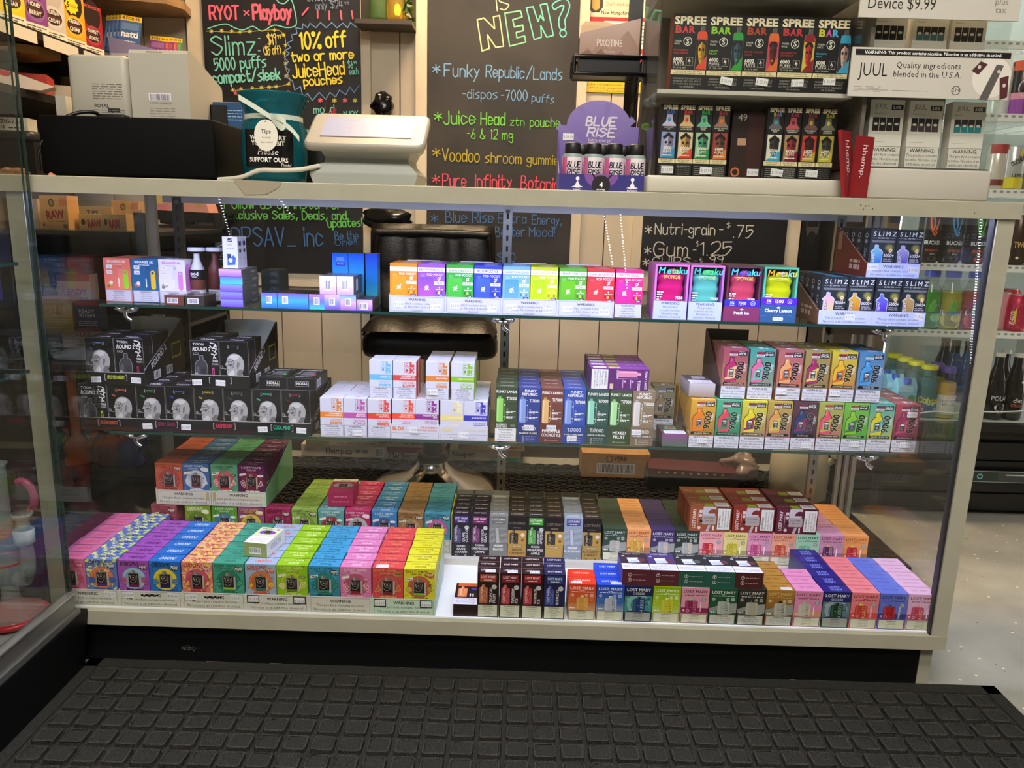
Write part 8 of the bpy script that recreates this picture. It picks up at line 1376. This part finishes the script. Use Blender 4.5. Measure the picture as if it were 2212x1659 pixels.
pk = thing('pouch_rack', 'slanted purple and white rack holding the wrap pouches', 'display rack', (-1.26, 1.28, ZL)); b = MB(); b.prism([(-.06, 0), (.16, 0), (.16, .02), (-.06, .075)], '#a098c0', 'y', -.045, -.042); b.prism([(-.06, 0), (.16, 0), (.16, .004), (-.06, .004)], '#d8d4c8', 'y', -.045, .06); c = b.canvas((-.06, -.045, 0), (.22, 0, 0), (0, 0, .06)); c.rect(.02, .05, .3, .4, '#d8d0d8'); c.text('4 FOR 99', .16, .14, .14, '#8a2a4a', b=.02, w=.24); b.build('tray', pk)
for q, (y, z, cl, lab) in enumerate(((.86, 1.2105, '#a83024', 'lower red paper carton'), (.87, 1.241, '#b8382a', 'upper red paper carton'), (1.0, 1.2105, '#c8c0a8', 'clear-wrapped tan carton'))):
    b = MB(); b.box(-.06, .06, 0, .1, 0, .03 if q < 2 else .05, cl); tag(b.build('paper_carton', None, (-1.385, y, z), R(20)), lab+' on the lower wall shelf', 'carton')
b = MB(); b.prism([(-.13, 0), (.1, 0), (.13, .012), (.04, .04), (-.1, .065), (-.13, .06)], '#e8d8c8', 'y', 0, .06); c = b.canvas((-.13, 0, 0), (.26, 0, 0), (0, 0, .065)); c.poly([(0, .92), (.12, 1), (.65, .6), (.6, .42)], '#c8302c'); tag(b.build('wrapped_pack', None, (-1.36, .72, 1.211), R(25)), 'red and white wrapped pack before the red cartons', 'package')
b = MB(); b.box(-.045, .045, 0, .05, 0, .034, '#e4dcc8', {'r': '#c8c4b4', 't': '#3a4a8a'}); c = b.canvas((-.045, 0, 0), (.09, 0, 0), (0, 0, .034)); c.text('ZIG-ZAG', .55, .55, .3, '#2a2620', b=.02, w=.8); c.text('1 1/4', .2, .12, .28, '#2a2620', b=.01, w=.3); c.dashes(.45, .9, .22, .1, '#4a4438', 3)
b2 = tag(b.build('paper_carton', None, (at(25, 300, y=.75).x, .75, 1.105), R(6)), 'cream rolling paper carton with dark lettering on the black tray', 'carton')
b = MB(); b.rbox(-.16, .1, 0, .25, 0, .028, M('#2c2a28', .4), .02); tag(b.build('black_tray', None, (at(15, 310, y=.75).x, .7, 1.074)), 'black tray under the cream rolling paper carton', 'tray')
b = MB(); b.box(-.22, .12, .0, .3, 0, .108, '#181614'); tag(b.build('black_case', None, (at(15, 340, y=.75).x, .68, .9655)), 'black storage case under the black tray on the corner counter', 'case')
for q, x in enumerate((16, 42)): blob('root_piece', f'knobbly brown root piece on the corner counter, {["outer", "inner"][q]} one', 'root', (at(x, 372, y=.3).x, .3, .9775), (.022, .016, .0115), M('#8a6448', .6), 20+q, rough=.4)
b = MB(); b.prism([(-.006, 0), (.008, 0), (.004, .004), (-.002, .0075), (-.006, .005)], M('#e89a70', .5), 'y', 0, .003); tag(b.build('paper_scrap', None, (-.846, .06, ZT)), 'tiny peach paper scrap at the foot of the cash drawer', 'scrap')
# ================================================================ corner shelving seen through the end of the case
cs = thing('corner_rack', 'black shelving rack in the corner beyond the case end', 'shelf', (-1.27, .8, 0)); b = MB()
for x in (-.3, .33):
    for y in (-.22, .3): b.box(x-.012, x+.012, y-.012, y+.012, .002, .9, '#131313')
b.build('frame', cs)
b = MB(); b.box(-.31, .342, .3, .308, .002, .86, '#121113'); b.box(-.318, -.31, -.23, .308, .002, .86, '#121113'); b.build('back_panel', cs)
for z in (.852, .59, .505, .2): b = MB(); b.box(-.31, .342, -.23, .31, z-.012, z-.001, M('#16161a', .35)); b.build('shelf_board', cs)
def rawbox(w, h, d, lab, px, y, z, num, rz=0., tips=False):
    def f(c):
        c.ell(.42, .78, .1, '#3a2c1c', ry=.12) if h > .06 else c.ell(.14, .5, .07, '#3a2c1c', ry=.2); c.ell(.42, .78, .07, '#a8844c', ry=.08) if h > .06 else None
        if h > .06: c.text('RAW', .55, .32, .24, '#a01830', b=.04, rot=6, w=.66, fit=True); c.dashes(.25, .9, .24, .025, '#6a4a2c', 5); c.text(num, .1, .1, .1, '#3a2a1c', b=.02); c.rect(.8, .04, .95, .16, '#8a5a3c'); c.rect(.72, .7, .98, .94, '#cf7a4c')
        else: c.text('TIPS' if tips else '', .6, .62, .2, '#4a3018', b=.02); c.text('RAW', .52, .16, .5 if not tips else .4, '#a01830', b=.04, rot=4, w=.46)
    b = bx(w, d, h, '#d09a58' if h > .06 else '#c09a60', f); return tag(b.build('paper_display', None, (at(px, 470, y=y).x, y, z), rz), lab, 'carton')
zr = .8513
rawbox(.068, .086, .06, 'tall orange-tan paper carton with a round seal and red lettering', 118, .62, zr, '6', R(4)); rawbox(.075, .04, .09, 'low tan carton with red lettering, just beside the tall one', 202, .66, zr, '', R(6)); rawbox(.06, .042, .08, 'low tan carton with red lettering near the rack end', 246, .66, zr, '', R(8)); rawbox(.13, .06, .08, 'long tan TIPS carton behind the low ones', 190, .78, zr, '', R(4), True); rawbox(.07, .078, .06, 'taller tan carton behind the low one near the rack end', 272, .8, zr, '', R(10)); rawbox(.045, .055, .05, 'pale pinkish carton at the very end of the rack', 288, .72, zr, '', R(10))
for q in range(4): b = MB(); b.box(-.03, .03, 0, .06, 0, .0185, '#c8a888'); c = b.canvas((-.03, 0, 0), (.06, 0, 0), (0, 0, .0185)); c.dashes(.2, .7, .5, .3, '#a05a4a', 2); tag(b.build('small_carton', None, (at(60, 480, y=.66).x, .66, zr+q*.019)), f'pale brown small carton in the stack of four, {["lowest","second","third","topmost"][q]}', 'carton', 'stack of pale brown cartons')
def klean(lab, px, y, z, w, h, cols, t):
    def f(c): c.rect(0, 0, 1, .36, cols[1]); c.rect(0, .36, 1, .86, cols[0]); c.rect(0, .86, 1, 1, cols[2]); c.text(t[0], .5, .6, .12, cols[3], b=.02, w=.8); c.text(t[1], .5, .44, .12, cols[3], b=.02, w=.8); [c.dashes(.1, .9, .28-q*.07, .02, '#d8d4c8', 4) for q in range(3)]
    b = bx(w, .05, h, cols[0], f); return tag(b.build('detox_box', None, (at(px, 680, y=y).x, y, z), R(5)), lab, 'box')
klean('cream box with red lettering on the black rack', 165, .68, .5913, .085, .14, ('#d8c8b0', '#b83a34', '#8a3a34', '#b8302c'), ('READY', '& CLEAN')); klean('navy and blue box behind the cream one on the black rack', 130, .78, .5913, .085, .14, ('#4a4a7a', '#3a6a9a', '#2a2c4a', '#d8d4d8'), ('DETOX', '')); klean('yellow and tan box on the black rack', 125, .62, .5913, .075, .085, ('#d8b878', '#c8a01c', '#c89a58', '#b05a2c'), ('DIET', 'MIX')); klean('dark blue box with a red top on the black rack', 188, .62, .5913, .06, .075, ('#30345c', '#30345c', '#c03c38', '#d0ccd0'), ('READY', 'KLEAN'))
tb = thing('plastic_tub', 'white plastic tub on the black rack', 'tub', (at(150, 745, y=.63).x, .66, .5063)); b = MB(); ro = lambda hw, z: sq(hw, hw*.75, z, .4)
b.loft([ro(.05, 0), ro(.058, .015), ro(.066, .066), ro(.071, .067), ro(.0712, .07), ro(.068, .0705), ro(.064, .066), ro(.056, .012)], M('#d4d6e6', .35), True); b.build('body', tb)
rnd = random.Random(4); PIPE = [('#c8642c', 150, 790, 'orange glass pipe with a wide rim'), ('#c86a34', 100, 830, 'orange glass pipe beside the wide-rimmed one'), ('#7a2420', 180, 980, 'dark red glass pipe low on the rack'), ('#2c3a9a', 285, 1005, 'cobalt blue glass bowl on the rack'), ('#5a1c1c', 230, 1070, 'deep red glass pipe near the floor'), ('#9aa2a8', 205, 1040, 'clear grey glass pipe on the rack'), ('#6a2c34', 240, 960, 'wine red glass pipe behind the blue bowl'), ('#3a4a5a', 130, 1010, 'slate blue glass pipe on the rack')]
for q, (cl, px, py, lab) in enumerate(PIPE):
    zs_ = .2013; T = thing('glass_pipe', lab, 'glass pipe', (at(px, py, y=.66+.03*(q % 3)).x, .66+.03*(q % 3), zs_)); h = at(px, py, y=.66).z-zs_; h = max(.08, min(h, .27)); m_ = frosted('pipe_'+cl.strip('#'), cl, .7, .1)
    b = MB(); b.lathe([(0, .001), (.035, .001), (.037, .012), (.03, .03), (.036, .05), (.026, .07), (.013, .085), (.013, h-.02), (.018, h), (.016, h), (.011, h-.02)], (0, 0, 0), m_, 22); b.build('tube', T); b = MB(); b.tube([(.03, -.01, .045), (.05, -.016, .07), (.058, -.018, .085)], .006, m_, 8); b.lathe([(.006, 0), (.015, .016), (.013, .017)], (.058, -.018, .083), m_, 14); b.build('bowl', T)
# pink basket with a printed lady-free panel and dark pan on a wall hook
hb = thing('hanging_basket', 'pink printed case hanging over a black tray in the corner', 'basket', (-1.13, 1.3, 0)); b = MB(); b.prism([(-.11, .905), (.11, .9), (.095, .955), (-.1, .965)], '#dc9a8c', 'y', -.08, .0); c = b.canvas((-.11, -.08, .9), (.22, 0, 0), (0, 0, .065)); c.ell(.22, .55, .1, '#e0c070', ry=.4); c.ell(.85, .6, .06, '#c8a060', ry=.4); c.rect(.16, .05, .36, .4, '#e0848c'); c.line([(.5, .05), (.5, .95)], .012, '#a86a60'); b.build('printed_case', hb)
b = MB(); b.prism([(-.12, .875), (.1, .868), (.115, .9), (-.125, .906)], '#141416', 'y', -.1, .05); b.tube([(-.05, -.09, .87), (.02, -.09, .862), (.06, -.09, .868)], .008, '#141416', 8); b.build('black_tray', hb); b = MB(); b.box(-.13, .13, 0, .19, .9, .91, '#141416'); b.build('bracket', hb)
# ================================================================ tall showcase contents
GLS = frosted('bong_glass', '#e4ece8', .16, .05); bg = thing('water_pipe', 'clear glass water pipe on a red round base in the tall showcase', 'water pipe', (-.9, -.105, .1585))
b = MB(); b.lathe([(0, .004), (.054, .003), (.06, .006), (.06, .012), (.055, .016), (.05, .012), (0, .012)], (0, 0, 0), M('#b02430', .25), 36); b.build('base_ring', bg)
b = MB(); b.lathe([(.056, .0125), (.05, .02), (.022, .035), (.015, .045), (.014, .07), (.028, .085), (.036, .11), (.034, .14), (.022, .16), (.016, .18), (.016, .3), (.02, .305), (.017, .305), (.013, .29)], (0, 0, 0), GLS, 28); b.build('chamber', bg)
b = MB(); b.tube([(.022, -.01, .09), (.042, -.016, .09), (.052, -.018, .12), (.05, -.018, .165)], .012, GLS, 14); b.lathe([(.0105, 0), (.0165, .004), (.0175, .026), (.0165, .03)], (.05, -.018, .16), frosted('ground_glass', '#dfe6ea', .6, .5), 18); b.build('joint', bg)
b = MB(); b.lathe([(0, .0), (.009, .003), (.012, .012), (.009, .02), (.016, .026), (.018, .034), (.015, .034)], (.05, -.018, .186), GLS, 18); b.build('bowl', bg)
b = MB(); b.lathe([(.016, 0), (.0185, .004), (.016, .008)], (0, 0, .165), M('#a83a30', .3), 20); b.lathe([(.034, 0), (.0365, .003), (.034, .006)], (0, 0, .118), M('#a83a30', .3), 24); b.build('colour_band', bg)
b = MB(); b.tube([(.03+.02*cos(R(a)), .02, .235+.03*sin(R(a))) for a in range(-60, 111, 17)], lambda t: .007, frosted('pink_glass', '#c86a8a', .55, .1), 10); b.build('handle', bg)
b = MB(); b.rbox(-.06, .05, -.04, .04, 0, .04, M('#101216', .4), .004); tag(b.build('black_box', None, (-.93, -.12, .8165)), 'small black box on the glass shelf of the tall showcase', 'box')
b = MB(); b.lathe([(0, 0), (.03, 0), (.036, .03), (.05, .07), (.052, .1), (.045, .12), (.02, .13), (0, .13)], (0, 0, 0), M('#c8ccd0', .3), 24); tag(b.build('white_vaporizer', None, (-.96, -.17, .6265)), 'rounded white device standing in the tall showcase', 'device')
